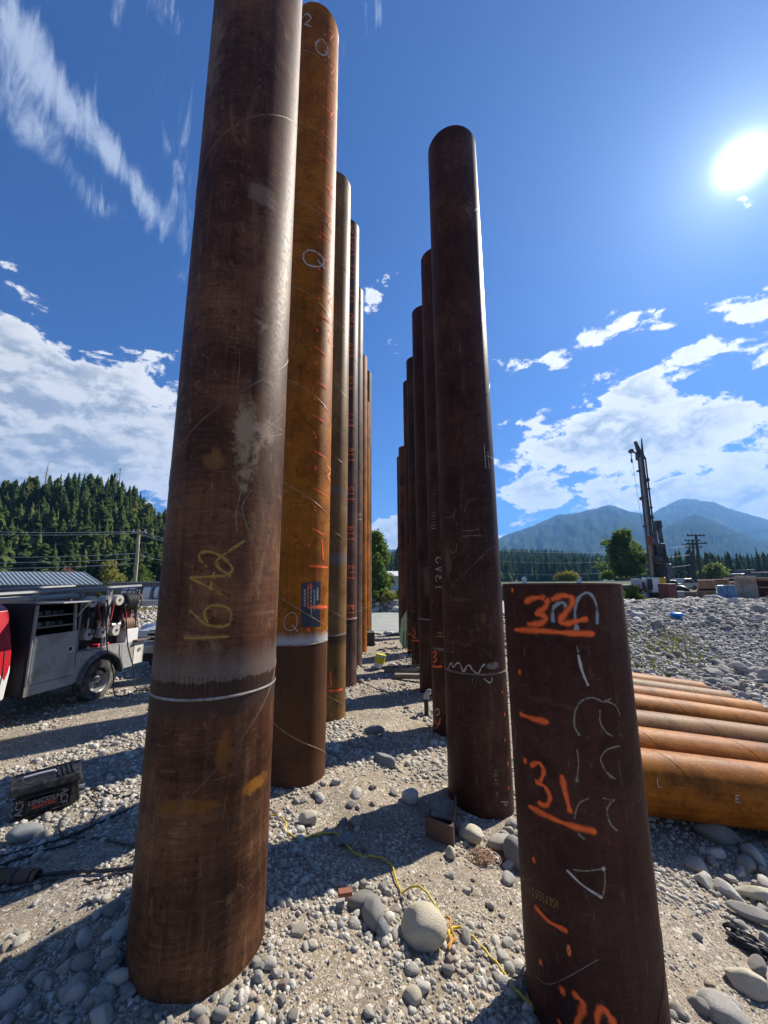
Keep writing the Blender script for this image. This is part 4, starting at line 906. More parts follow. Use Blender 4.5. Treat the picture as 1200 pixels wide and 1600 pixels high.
# the bank of broken rock on the right
nb = 9500
y = rng.uniform(10.9, 23.8, nb); x = 3.6+(rng.random(nb))*(y*1.15); s = .05+.14*rng.random(nb)**2.6+.005*(y-11); s = s*(.45+.8*fbm(x, y, .45, 3, 6)); s[rng.random(nb) > .98] *= 1.8
keep = (x > 4.6+.4*rng.random(nb)) & ~((y < 11.6) & (x < 8.4)) & (river_d(x, y) > 0); x, y, s = x[keep], y[keep], s[keep]
vis = (x/y > .54) & (x/y < 1.03)
order = np.argsort(-(s/y)*vis); top = order[:170]; rest = order[170:]
P = np.stack([x, y, H(x, y)+s*.25], 1)
scatter_mesh('rock_bank', ANG, F2, P[rest], s[rest], M['riprap'], .4, False)
for i in top:
    near = y[i] < 14.5; sz_ = 'large' if s[i] > .30 else ('middle-sized' if s[i] > .2 else 'small'); ps_ = px_of(x[i], y[i], 0)[0]; q_ = 'near the short pile' if ps_ < 1060 else ('in its middle' if ps_ < 1130 else 'at its right end')
    lab = sz_+' '+('grey rock low on the stone bank behind the pipe ends' if near else ('grey rock high on the stone bank below the yard' if y[i] > 18.5 else 'grey rock halfway up the stone bank'))+', '+q_
    o = place_stone(x[i], y[i], s[i]*1.1, random.choice(RPP), lab, lab.replace('rock', 'rocks'), None, .25, None, .35, name='bank_rock'); o['category'] = 'rock'
# gravel of the lower bank
nb = 21000; y = 9.2*np.exp(rng.random(nb)*math.log(23.5/9.2)); x = y*.45+rng.random(nb)*y*.68; s = .028+.055*rng.random(nb)**2+.003*(y-9)
keep = ~((y < 11.1) & (x < 8.3)) & free(x, y, .1); P = np.stack([x, y, H(x, y)+s*.2], 1)[keep]; scatter_mesh('bank_gravel', TINY, F1, P, s[keep]*1.2, M['riprap'], .5, False)
# shoulders of cobbles left, round the truck and beyond
nb = 6000; y = rng.uniform(15, 31, nb); x = -(2+rng.random(nb)*(y*1.1)); s = .07+.12*rng.random(nb)**2; keep = (river_d(x, y) > -.3) & free(x, y, .1) & (fbm(x, y, .3, 3, 2) > .44-.1*(x < -8)*(y > 19)); P = np.stack([x, y, H(x, y)+s*.2], 1)[keep]
scatter_mesh('riverside_stones', TINY, F1, P, s[keep], M['stone'], .3)
nb = 1500; x = rng.uniform(-3, 8, nb); y = 22+rng.uniform(-2.5, 2.5, nb); s = .10+.16*rng.random(nb)**2; keep = (river_d(x, y) > -.7) & (river_d(x, y) < 2.2); P = np.stack([x, y, H(x, y)+s*.2], 1)[keep]
scatter_mesh('shore_rocks', ANG, F2, P, s[keep], M['stone'], .3)
nb = 2600; x = rng.uniform(-14, 14, nb); y = 40.5+rng.uniform(-3.5, 3.5, nb); s = .25+.4*rng.random(nb)**2; keep = (river_d(x, y) > -1.2) & (river_d(x, y) < 1.6) & (y > 35); P = np.stack([x, y, H(x, y)+s*.2], 1)[keep]
scatter_mesh('far_shore_rocks', ANG, F2, P, s[keep], M['riprap'], .3)

# ------------------------------------------------------------------ things on the ground between the piles
M['black_rubber'] = plain('black_rubber', (.02, .02, .021), .55, 0, .3, 20)
M['black_plastic'] = plain('scuffed_black_plastic', (.007, .0075, .008), .40, 0, .4, 18, spec=.3, dirt=(.04, .037, .033))
M['yellow_cord'] = plain('yellow_cord', (.62, .46, .02), .5, 0, .3, 60, dirt=(.35, .27, .06))
M['rusty_plate'] = rust('rusty_plate', (.06, .03, .02), (.13, .06, .035), (.2, .11, .07), scale_amt=.4, seed=31, gloss=.6)
M['weathered_wood'] = plain('weathered_wood', (.24, .20, .16), .8, 0, .35, 9, dirt=(.12, .10, .08))
M['dark_timber'] = plain('dark_timber', (.045, .038, .032), .85, 0, .4, 8)
M['steel_grey'] = plain('galvanised_steel', (.42, .43, .44), .35, .7, .25, 10)
M['red_fabric'] = plain('red_hose', (.45, .03, .035), .5, 0, .3, 20)
def ground_line(pts, lift, sub=5):
    out = []
    c = catmull(pts, sub)
    for px, py in c: p = G(px, py); out.append(Vector((p.x, p.y, hz(p.x, p.y)+lift+.006*math.sin(px*.35))))
    return out
cord = ground_line([(423, 1275), (438, 1279), (447, 1290), (446, 1302), (466, 1313), (482, 1310), (520, 1304), (537, 1320), (561, 1340), (590, 1342), (611, 1355), (618, 1375), (628, 1400)], .02)
b0 = G(640, 1440)
rest_ = ground_line([(700, 1458), (704, 1470), (702, 1462), (715, 1452), (740, 1470), (760, 1492), (785, 1520), (800, 1545), (830, 1575), (858, 1606), (890, 1640)], .02)
over = [cord[-1].lerp(rest_[0], t_)+Vector((0, .05*math.sin(math.pi*t_), .11*math.sin(math.pi*t_))) for t_ in (.2, .4, .6, .8)]
mb = MB().tube(cord+over+rest_, .0075, 6); tag(obj('extension_cord', mb, M['yellow_cord'], smooth=True), 'yellow extension cord winding over the gravel and the cream boulder', 'cord')
# knot of the cord
mb = MB().tube([p+Vector((.015*math.sin(i), .01*math.cos(i*1.3), .012)) for i, p in enumerate(ground_line([(697, 1440), (706, 1452), (708, 1475), (703, 1490), (701, 1470)], .02, 4))], .008, 6)
tag(obj('cord_loop', mb, plain('old_orange_cord', (.50, .22, .02), .5, 0, .3, 60), smooth=True), 'orange frayed loop of cord right of the cream boulder', 'cord')
# brick piece
p = G(538, 1418); br = MB().box((0, 0, .03), (.10, .045, .03)); o = obj('broken_brick', br, plain('red_brick', (.24, .085, .05), .85, 0, .3, 30), bevel=.003); o.location = (p.x, p.y, hz(p.x, p.y)+.07); o.rotation_euler = (.15, .1, .3); tag(o, 'flat piece of red brick lying on the stones behind the grey slab', 'brick')
# rusty steel offcut: a bent channel
p = G(688, 1313); q = G(690, 1262)
t = thing('steel_offcut', 'rusty bent steel offcut like an open box on the shaded gravel', 'scrap', (p.x, p.y, hz(p.x, p.y)), -.12); t.scale = (1.25, 1.25, 1.25)
b_ = [(-.10, 0, .0), (.11, -.02, -.02), (.13, .36, .02), (-.06, .38, .03)]
mb = MB(); mb.hexa([(-.115, 0, .005), (.09, -.045, -.01), (.095, -.03, -.01), (-.11, .015, .005), (-.115, -.01, .165), (.085, -.055, .135), (.09, -.04, .135), (-.11, .005, .165)]); obj('end_plate', mb, M['rusty_plate'], t, smooth=False)
mb = MB(); mb.hexa([(.09, -.045, -.01), (.105, -.045, -.01), (.15, .34, .02), (.135, .34, .02), (.085, -.055, .135), (.10, -.055, .135), (.15, .34, .16), (.135, .34, .16)]); obj('side_plate', mb, M['rusty_plate'], t)
mb = MB(); mb.hexa([(-.11, 0, .0), (.09, -.04, -.012), (.14, .34, .018), (-.08, .35, .03), (-.11, 0, .012), (.09, -.04, .0), (.14, .34, .03), (-.08, .35, .042)]); obj('base_plate', mb, M['dark_timber'], t)
mb = MB(); mb.hexa([(-.07, .12, .10), (.10, .10, .085), (.13, .345, .10), (-.07, .36, .12), (-.07, .12, .112), (.10, .10, .097), (.13, .345, .112), (-.07, .36, .132)]); obj('wooden_board', mb, M['weathered_wood'], t)
# tangle of wire
c0 = G(757, 1345); mb = MB()
for i in range(16):
    a = random.uniform(0, 6.28); rr = random.uniform(.05, .125); cx, cy = c0.x+random.uniform(-.05, .05), c0.y+random.uniform(-.04, .04); tx, ty = random.uniform(-.5, .5), random.uniform(-.5, .5); pts = []
    for k in range(22):
        f = a+k/21*random.uniform(4, 6.3); pts.append((cx+rr*math.cos(f), cy+rr*.8*math.sin(f), hz(c0.x, c0.y)+.05+rr*(tx*math.cos(f)+ty*math.sin(f))*.6))
    mb.tube(catmull(pts, 2), .0022, 4)
for i in range(12):
    a = random.uniform(0, 6.28); mb.tube([(c0.x+.02*math.cos(a), c0.y, hz(c0.x, c0.y)+.05), (c0.x+.11*math.cos(a), c0.y+.10*math.sin(a), hz(c0.x, c0.y)+.03+.04*random.random())], .003, 4)
tag(obj('wire_tangle', mb, plain('rusty_wire', (.30, .17, .10), .5, .2, .4, 40), smooth=True), 'tangle of rusty orange wire in front of the dark pile', 'wire')
# white bent wire under L1
for (pts, lb) in (([(690, 1098), (700, 1092), (718, 1092), (735, 1100), (748, 1106)], 'thin pinkish cable on the stones beside the red brown pile'),):
    tag(obj('thin_cable', MB().tube(ground_line(pts, .03), .010, 5), plain('pink_cable', (.5, .25, .25), .5), smooth=True), lb, 'cable')
tag(obj('steel_strap', MB().tube(ground_line([(556, 1058), (566, 1070), (585, 1078), (606, 1086)], .05), .012, 5), M['dark_timber'], smooth=True), 'thin dark bar lying across the path past the numbered pile', 'bar')
# bent metal pipe with shiny cap by R3/R2
p = G(668, 1118); t = thing('vent_elbow', 'short grey metal elbow pipe standing at the foot of the dark pile', 'pipe', (p.x-.02, p.y, hz(p.x, p.y)))
obj('stem', MB().tube([(0, 0, -.05), (0, 0, .22), (0, 0, .33)], .045, 12), M['black_rubber'], t, smooth=True)
obj('elbow', MB().tube([(0, 0, .32), (.01, 0, .40), (.05, 0, .45), (.10, -.01, .45)], .055, 14), M['steel_grey'], t, smooth=True)
# welding case ------------------------------------------------------
A = G(14, 1290); B = G(120, 1256); ax = Vector((B.x-A.x, B.y-A.y, 0)); Lw = ax.length; rz = math.atan2(ax.y, ax.x)
t = thing('welder_case', 'black plastic welding wire feeder case tipped on the gravel, lettered LINCOLN ELECTRIC', 'welding case', (A.x, A.y, hz(A.x, A.y)+.0), rz)
Lc, Dc, Hc = Lw*1.06, .36, .29
prof = [(0, .02), (.03, 0), (Dc-.03, 0), (Dc, .03), (Dc+.02, Hc*.55), (Dc-.02, Hc), (.03, Hc+.01), (-.005, Hc*.8), (.015, Hc*.5)]
obj('body', MB().prism(prof, .03, Lc-.09, 'x'), M['black_plastic'], t, bevel=.008)
obj('lid', MB().hexa([(-.04, -.03, Hc*.86), (Lc-.02, -.03, Hc*.86), (Lc+.03, Dc+.03, Hc*.9), (-.02, Dc+.03, Hc*.9), (-.03, -.01, Hc+.03), (Lc-.03, -.01, Hc+.03), (Lc+.0, Dc+.01, Hc+.04), (-.01, Dc+.01, Hc+.04)]), M['black_plastic'], t, bevel=.012)
for k in range(4): obj('lid_rib', MB().box((Lc*.62+k*.042, Dc*.5, Hc+.04), (.014, Dc*.85, .016)), M['black_plastic'], t, bevel=.004)
obj('handle', MB().tube([(.06, Dc*.5, Hc+.03), (.07, Dc*.5, Hc+.055), (.20, Dc*.5, Hc+.06), (.32, Dc*.5, Hc+.055), (.33, Dc*.5, Hc+.03)], .012, 8), plain('worn_grey_handle', (.35, .36, .38), .25), t, smooth=True)
for z_ in (.035, .215): obj('side_rail', MB().tube([(.0, -.002, z_), (Lc*.5, -.012, z_), (Lc-.10, -.002, z_)], .010, 6), M['black_plastic'], t, smooth=True)
obj('end_guard', MB().hexa([(Lc-.10, -.01, .02), (Lc-.01, .02, .03), (Lc+.0, Dc, .03), (Lc-.10, Dc, .02), (Lc-.10, -.02, Hc*.95), (Lc-.05, .0, Hc), (Lc+.03, Dc, Hc), (Lc-.10, Dc, Hc)]), M['black_plastic'], t, bevel=.01)
obj('wire_drum', MB().cyl((Lc-.05, Dc*.5, Hc*.55), (Lc+.012, Dc*.5, Hc*.55), .085, n=18), M['black_rubber'], t, smooth=True)
for zz in (.08, .15): obj('socket', MB().cyl((Lc-.03, .07, zz), (Lc+.03, .06, zz), .018, n=10), M['steel_grey'], t, smooth=True)
def text_mesh(name, body, size, mat, parent, loc, rot, bold=.0):
    cu = bpy.data.curves.new(name, 'FONT'); cu.body = body; cu.size = size; cu.extrude = .0008; cu.offset = bold; cu.resolution_u = 3
    tmp = bpy.data.objects.new('tmp', cu); col.objects.link(tmp); me = bpy.data.meshes.new_from_object(tmp.evaluated_get(bpy.context.evaluated_depsgraph_get())); bpy.data.objects.remove(tmp); bpy.data.curves.remove(cu)
    me.materials.clear(); me.materials.append(mat); o = bpy.data.objects.new(name, me); link(o, parent); o.location = loc; o.rotation_euler = rot; return o
wh = plain('pale_print', (.24, .24, .235), .6); rd = plain('red_print', (.42, .035, .035), .5)
fr = (R(90), 0, 0)
obj('logo_plate', MB().box((Lc*.42, -.014, .135), (Lc*.44, .012, .095)), plain('black_gloss_plate', (.012, .012, .013), .3), t, bevel=.002)
text_mesh('lettering', 'LINCOLN', .062, wh, t, (Lc*.215, -.0215, .137), fr, .0003)
text_mesh('lettering', 'ELECTRIC', .043, rd, t, (Lc*.28, -.0215, .100), fr, .0012)
text_mesh('lettering', 'ACF', .085, wh, t, (Lc*.685, -.004, .205), (R(90), R(90), 0), .0008)
text_mesh('lettering', 'ACF', .085, wh, t, (Lc*.155, -.004, .055), (R(90), R(-90), 0), .0008)
# cables round the case
for n_, (pts, w) in enumerate((([(138, 1234), (160, 1239), (180, 1245), (215, 1247)], .012), ([(115, 1262), (98, 1280), (92, 1300), (105, 1309), (150, 1312), (180, 1318), (215, 1325)], .009), ([(-20, 1345), (40, 1330), (90, 1315), (105, 1309), (140, 1295), (170, 1280), (214, 1262)], .010),
        ([(135, 1240), (150, 1250), (154, 1262), (148, 1280), (130, 1300), (112, 1308)], .006), ([(-20, 1362), (60, 1335), (120, 1318)], .010), ([(48, 1374), (90, 1368), (130, 1365), (170, 1364), (215, 1358)], .014), ([(130, 1380), (150, 1378), (175, 1370), (215, 1362)], .008), ([(-20, 1400), (40, 1388), (90, 1375)], .008))):
    lb = ['short thick black cable from the right end of the welding case', 'black cable looping down from the case and behind the brown pile', 'long black cable running from the left edge past the case', 'thin black cable loop right of the welding case', 'second black cable crossing at the left edge', 'thick black hose running from the rusty pipe stub', 'thin twisted black cable beside the thick hose', 'thin cable in front of the rusty pipe stub'][n_]
    tag(obj('black_cable', MB().tube(ground_line(pts, w+.006), w, 7), M['black_rubber'], smooth=True), lb, 'cable', 'black cables on the ground at the left')
# rusty pipe stub
A = G(-18, 1382); B = G(56, 1374); t = thing('pipe_stub', 'short rusty threaded pipe stub with a flared open end at the left edge', 'pipe stub', (A.x, A.y, hz(A.x, A.y)+.05), math.atan2(B.y-A.y, B.x-A.x)); L_ = (B-A).length
obj('stub_body', MB().tube([(x_, 0, 0) for x_ in np.linspace(0, L_*.9, 6)], .052, 20), M['rusty_plate'], t, smooth=True)
obj('flared_mouth', MB().ring((L_*.98, 0, 0), (1, 0, 0), .045, .008, 24, 8, 2.5), M['rusty_plate'], t, smooth=True)
obj('hollow_end', MB().cyl((L_*.9, 0, 0), (L_*.985, 0, 0), .040, .044, 20), plain('dark_hollow', (.01, .008, .007), .9), t)
for k in range(7): obj('thread', MB().ring((L_*.08+k*.022, 0, 0), (1, 0, 0), .052, .006, 20, 6), M['rusty_plate'], t, smooth=True)
obj('split_band', MB().ring((L_*.55, 0, 0), (1, .3, 0), .054, .007, 20, 6, 2.2), M['black_rubber'], t, smooth=True)
# black hose debris on the right
p = G(1150, 1480); mb = MB()
def blobsheet(cx, cy, n, w): 
    for i in range(n):
        a = -.6+random.gauss(0, .35); l = random.uniform(.08, .26); x0 = cx+random.gauss(0, w); y0 = cy+random.gauss(0, w*.7); pts = []
        for k in range(6):
            f = k/5-.5; xx = x0+math.cos(a)*l*f; yy = y0+math.sin(a)*l*f+.02*math.sin(f*7+i); pts.append((xx, yy, hz(xx, yy)+.02+.025*math.sin(k*1.4+i)))
        mb.tube(catmull(pts, 3), 1, 6, [.010+.018*math.sin(math.pi*(k+.5)/16) for k in range(16)])
blobsheet(p.x+.12, p.y+.05, 16, .10)
tag(obj('torn_rubber', mb, M['black_rubber'], smooth=True), 'torn black rubber sheet half buried among the stones at the right edge', 'rubber scrap')
# yellow and white bucket
p = G(591, 1044); t = thing('paint_bucket', 'yellow and white plastic pail lying tilted on the path', 'bucket', (p.x, p.y, hz(p.x, p.y)+.02), .3)
yl = plain('yellow_label', (.62, .55, .02), .5); wp = plain('white_pail', (.66, .67, .66), .45)
Mt = Matrix.Rotation(R(14), 4, 'Y')
def tiltmb(mb, Mx): mb.v = [tuple(Mx @ Vector(v)) for v in mb.v]; return mb
obj('pail', tiltmb(MB().cyl((0, 0, 0), (0, 0, .36), .135, .15, 24), Mt), wp, t, smooth=True); obj('label_wrap', tiltmb(MB().cyl((0, 0, .13), (0, 0, .31), .1435, .151, 24, False), Mt), yl, t, smooth=True)
obj('lid', tiltmb(MB().cyl((0, 0, .355), (0, 0, .38), .158, .158, 24), Mt), yl, t, smooth=True); obj('bail_handle', tiltmb(MB().tube([(.15*math.cos(a), -.02-.05*math.sin(a), .32-.12*math.sin(a)) for a in np.linspace(0, 3.14, 12)], .004, 5), Mt), M['steel_grey'], t, smooth=True)
# grey ladder-like frame lying down
A = G(603, 1054); B = G(648, 1056); t = thing('steel_ladder', 'grey ladder-like frame lying on the ground beside the dark piles', 'ladder', (A.x, A.y, hz(A.x, A.y)+.06), math.atan2(B.y-A.y, B.x-A.x))
for yy in (0, .38): obj('rail', MB().box((.75, yy, .04), (1.6, .05, .09)), M['weathered_wood'], t, bevel=.005)
for k in range(5): obj('rung', MB().box((.15+k*.32, .19, .05), (.04, .36, .04)), M['weathered_wood'], t)
A = G(622, 1058); t = obj('timber_plank', MB().box((.55, 0, .06), (1.3, .16, .12)), M['weathered_wood'], bevel=.006); t.location = (A.x, A.y-.2, hz(A.x, A.y)+.02); t.rotation_euler = (0, 0, -.08); tag(t, 'short pale timber plank lying against the foot of the dark pile', 'timber')
# timber blocks by the river
A = G(572, 1008); t = obj('timber_block', MB().box((0, 0, .25), (1.35, .8, .62)), M['dark_timber'], bevel=.02); t.location = (A.x-.35, A.y, hz(A.x, A.y)-.02); t.rotation_euler = (0, 0, .1); tag(t, 'dark square timber block at the foot of the last left piles', 'timber block')
A = at(612, 994, 20.5); t = obj('dark_beam', MB().hexa([(-1.0, 0, -.6), (1.0, 0, -.6), (1.0, .3, -.6), (-1.0, .3, -.6), (-1.0, 0, -.12), (.35, 0, .10), (.35, .3, .10), (-1.0, .3, -.12)]), M['dark_timber'], bevel=.01); t.location = (A.x+.25, A.y, A.z+.05); tag(t, 'dark wedge-shaped beam at the river edge in the gap', 'beam')
# green tarp sheet with frame
A = at(636, 1008, 14.2); t = thing('tarp_screen', 'pale green tarp sheet hung behind the dark piles at the end of the right row', 'tarp', (.75, 16.0, hz(.75, 16)))
g_ = plain('pale_green_tarp', (.30, .50, .30), .6, 0, .2, 3)
mb = MB(); vs = []; C4 = [at(624, 1002, 16.0), at(636, 1023, 15.6), at(637, 951, 15.6), at(627, 968, 16.0)]
for v in np.linspace(0, 1, 10):
    for u in np.linspace(0, 1.0, 8):
        p_ = C4[0].lerp(C4[1], u).lerp(C4[3].lerp(C4[2], u), v); vs.append(p_+Vector((0, .04*math.sin(u*9+v*3), 0)))
fs = [(i*8+j, i*8+j+1, i*8+j+9, i*8+j+8) for i in range(9) for j in range(7)]; n0 = len(vs); vs += [v+Vector((0, .012, 0)) for v in vs]; fs += [tuple(k+n0 for k in f[::-1]) for f in fs]
edge_ = [j for j in range(8)]+[i*8+7 for i in range(1, 10)]+[72+j for j in range(6, -1, -1)]+[i*8 for i in range(8, 0, -1)]
fs += [(edge_[k], edge_[(k+1) % len(edge_)], edge_[(k+1) % len(edge_)]+n0, edge_[k]+n0) for k in range(len(edge_))]
mb.add(vs, fs); obj('tarp_sheet', mb, g_, t, world=True, smooth=True)
mb = MB(); q_ = [at(629, 1022, 15.2), at(631, 987, 15.2), at(636, 985, 15.2), at(634, 1022, 15.2)]; mb.tube([q_[0], q_[1], q_[2], q_[3]], .02, 6); obj('support_frame', mb, plain('dark_green_frame', (.03, .07, .05), .5), t, world=True)

# ------------------------------------------------------------------ service truck
M['grey_paint'] = plain('grey_truck_paint', (.33, .335, .33), .42, 0, .2, 3, dirt=(.22, .20, .17))
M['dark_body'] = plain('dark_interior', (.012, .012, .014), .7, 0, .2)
M['tyre'] = plain('dusty_tyre', (.045, .043, .04), .8, 0, .3, 10, dirt=(.17, .15, .12))
M['rim'] = plain('grey_wheel_rim', (.40, .40, .39), .4, .3, .2, 10, dirt=(.22, .20, .17))
M['alloy'] = plain('brushed_alloy', (.55, .56, .57), .3, .8, .15)
M['rail_grey'] = plain('rack_grey', (.20, .21, .22), .5, .3, .2)
M['spool'] = plain('pale_spool', (.40, .39, .36), .6, 0, .2)
def red_paint():
    m, t, b, o = mat_new('red_and_white_livery'); P = t.new('ShaderNodeTexCoord').outputs['Object']; s = t.new('ShaderNodeSeparateXYZ', i_0=P)
    saw = t.math('MULTIPLY', t.math('PINGPONG', t.math('ADD', s.outputs[1], t.math('MULTIPLY', s.outputs[2], .35)), .13), 1.9)
    line = t.math('ADD', t.math('MULTIPLY', s.outputs[1], -.30), .27)
    low = t.math('LESS_THAN', s.outputs[2], t.math('ADD', line, saw)); hi = t.math('GREATER_THAN', t.math('ADD', s.outputs[2], t.math('MULTIPLY', s.outputs[1], .9)), .52)
    c = t.mix(t.noise(P, 4, 3), (.50, .02, .03), (.38, .015, .025)); c = t.mix(low, c, (.72, .72, .70)); c = t.mix(t.math('MULTIPLY', hi, t.math('GREATER_THAN', s.outputs[2], 1.45)), c, (.70, .70, .69))
    t.set(b.inputs['Base Color'], c); b.inputs['Roughness'].default_value = .25; b.inputs['Coat Weight'].default_value = .5; return m
M['livery'] = red_paint()
M['glass'] = plain('dark_window_glass', (.012, .016, .018), .06, 0, .05)
T0 = (-7.0, 8.74, hz(-6.4, 8.6)-.02); RZT = R(-8)
t = thing('service_truck', 'grey service truck with open side compartment, hose reels and a red and white cab', 'truck', T0, RZT)
def wheel(parent, c, r, w, side=1, dual=False):
    wv = thing_part('wheel', parent, c); out = side*w
    ty = MB(); 
    prof = [(-w/2, r*.62), (-w/2, r*.93), (-w*.38, r), (w*.38, r), (w/2, r*.93), (w/2, r*.62)]; n = 40
    for k in range(n):
        a = 2*math.pi*k/n
        for x_, rr in prof: ty.v.append((x_, rr*math.cos(a), rr*math.sin(a)))
    m_ = len(prof)
    for k in range(n):
        for j in range(m_-1): ty.f.append((k*m_+j, k*m_+j+1, ((k+1) % n)*m_+j+1, ((k+1) % n)*m_+j))
    obj('tyre', ty, M['tyre'], wv, smooth=True)
    rm = MB(); prof2 = [(side*w*.46, r*.64), (side*w*.40, r*.58), (side*w*(-.15 if dual else .2), r*.52), (side*w*(-.15 if dual else .25), r*.22), (side*w*.25, r*.18), (side*w*.3, .001)]; m_ = len(prof2)
    for k in range(n):
        a = 2*math.pi*k/n
        for x_, rr in prof2: rm.v.append((x_, rr*math.cos(a), rr*math.sin(a)))
    for k in range(n):
        for j in range(m_-1): rm.f.append((k*m_+j, ((k+1) % n)*m_+j, ((k+1) % n)*m_+j+1, k*m_+j+1))
    obj('rim', rm, M['rim'], wv, smooth=True, angle=35)
    hl = MB()
    for k in range(8):
        a = 2*math.pi*k/8; hl.cyl((side*w*(-.13 if dual else .27), r*.38*math.cos(a), r*.38*math.sin(a)), (side*w*(-.12 if dual else .275), r*.38*math.cos(a), r*.38*math.sin(a)), r*.075, n=10)
    obj('hand_holes', hl, M['dark_body'], wv)
    hb = MB().cyl((side*w*.0, 0, 0), (side*w*.42, 0, 0), r*.16, r*.12, 14); obj('hub', hb, M['alloy'], wv, smooth=True)
    return wv
def thing_part(name, parent, loc):
    o = bpy.data.objects.new(name, None); o.empty_display_size = .1; link(o, parent); o.location = loc; return o
gp = M['grey_paint']; BX = .98   # outer side plane of the body
# cab (towards the camera), profile bulges at the waist
cabp = [(-.95, .50), (-1.0, .9), (-.99, 1.35), (-.78, 1.98), (-.6, 2.07), (.55, 2.07), (.72, 1.98), (.90, 1.35), (.93, .95), (.88, .50)]
obj('cab', MB().prism(cabp, -3.75, -1.78, 'y'), M['livery'], t, bevel=.03)
mb = MB(); mb.hexa([(.905, -2.62, 1.38), (.905, -1.98, 1.38), (.895, -1.98, 1.38), (.895, -2.62, 1.38), (.745, -2.60, 1.93), (.745, -2.08, 1.93), (.735, -2.08, 1.93), (.735, -2.60, 1.93)]); obj('side_window', mb, M['glass'], t)
mb = MB(); mb.hexa([(.905, -3.55, 1.38), (.905, -2.72, 1.38), (.895, -2.72, 1.38), (.895, -3.55, 1.38), (.745, -3.45, 1.93), (.745, -2.72, 1.93), (.735, -2.72, 1.93), (.735, -3.45, 1.93)]); obj('side_window', mb, M['glass'], t)
obj('door_handle', MB().box((.945, -2.14, 1.22), (.03, .16, .035)), wp, t, bevel=.01)
for yy in (-2.68, -1.90): obj('door_seam', MB().tube([(.892, yy, .6), (.934, yy, .95), (.903, yy, 1.35)], .006, 4), M['dark_body'], t)
obj('hood', MB().prism([(-3.7, .55), (-4.9, .55), (-4.95, 1.25), (-3.7, 1.38)], -.92, .86, 'x'), M['livery'], t, bevel=.04)
wheel(t, (.80, -4.1, .41), .41, .26)
wheel(t, (-.85, -4.1, .41), .41, .26, -1)
# bulkhead, tool cabinet
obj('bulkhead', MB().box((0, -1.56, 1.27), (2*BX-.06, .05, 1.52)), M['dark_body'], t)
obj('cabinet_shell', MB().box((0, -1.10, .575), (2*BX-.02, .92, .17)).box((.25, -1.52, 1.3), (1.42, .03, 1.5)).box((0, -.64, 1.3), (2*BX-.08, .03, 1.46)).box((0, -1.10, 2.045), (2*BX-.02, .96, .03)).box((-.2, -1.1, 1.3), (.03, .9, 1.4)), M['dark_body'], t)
obj('side_skirt', MB().box((BX-.015, -1.08, .565), (.04, .95, .17)), gp, t, bevel=.004)
d_ = obj('cabinet_door', MB().box((BX, -1.09, 1.075), (.035, .84, .83)), gp, t, bevel=.006)
obj('door_latch', MB().cyl((BX+.018, -.80, 1.16), (BX+.03, -.80, 1.16), .075, n=20), M['alloy'], d_, smooth=True); obj('latch_recess', MB().cyl((BX+.03, -.80, 1.16), (BX+.034, -.80, 1.16), .036, n=16), M['dark_body'], d_)
for zz in (.75, 1.42): obj('hinge', MB().cyl((BX+.02, -1.49, zz-.04), (BX+.02, -1.49, zz+.04), .014, n=8), M['alloy'], d_)
for (yy, a) in ((-1.52, 0), (-.655, .06)): obj('door_post', MB().hexa([(BX-.03, yy-.02, .65), (BX+.01, yy-.02, .65), (BX+.01, yy+.02, .65), (BX-.03, yy+.02, .65), (BX-.03, yy-.02-a*2, 2.03), (BX+.01, yy-.02-a*2, 2.03), (BX+.01, yy+.02-a*2, 2.03), (BX-.03, yy+.02-a*2, 2.03)]), gp, t)
for zz in (1.62, 1.82): 
    s_ = obj('shelf', MB().box((.55, -1.09, zz), (.78, .84, .015)), gp, t)
    mbx = MB()
    for k in range(5): mbx.box((.62+.1*random.random(), -1.4+k*.15, zz+.04), (.12, .07+.03*random.random(), .05+.04*random.random()))
    obj('tool_parts', mbx, M['rail_grey'], s_)
obj('lift_up_door', MB().hexa([(BX-.04, -1.55, 2.05), (BX+.50, -1.50, 2.06), (BX+.50, -.66, 2.06), (BX-.04, -.64, 2.05), (BX-.04, -1.55, 2.075), (BX+.50, -1.50, 2.085), (BX+.50, -.66, 2.085), (BX-.04, -.64, 2.075)]), gp, t, bevel=.004)
obj('gas_strut', MB().tube([(BX-.03, -.70, 1.75), (BX+.25, -.72, 2.05)], .010, 6), M['alloy'], t)
# rear quarter with wheel arch
Ns = 20; arch = [(.50*math.cos(a), .42+.50*math.sin(a)) for a in np.linspace(math.pi*.98, .02*math.pi, Ns)]
poly = [(-.62, .50), (-.62, 1.04), (1.15, 1.04), (1.15, .50), (.52, .50)]+arch[::-1]+[(-.52, .50)]
mb = MB()
outer_ = [(-.62, .5), (-.62, .8), (-.62, 1.04)]+[(u, 1.04) for u in np.linspace(-.5, .5, Ns)]+[(1.15, 1.04), (1.15, .5)]
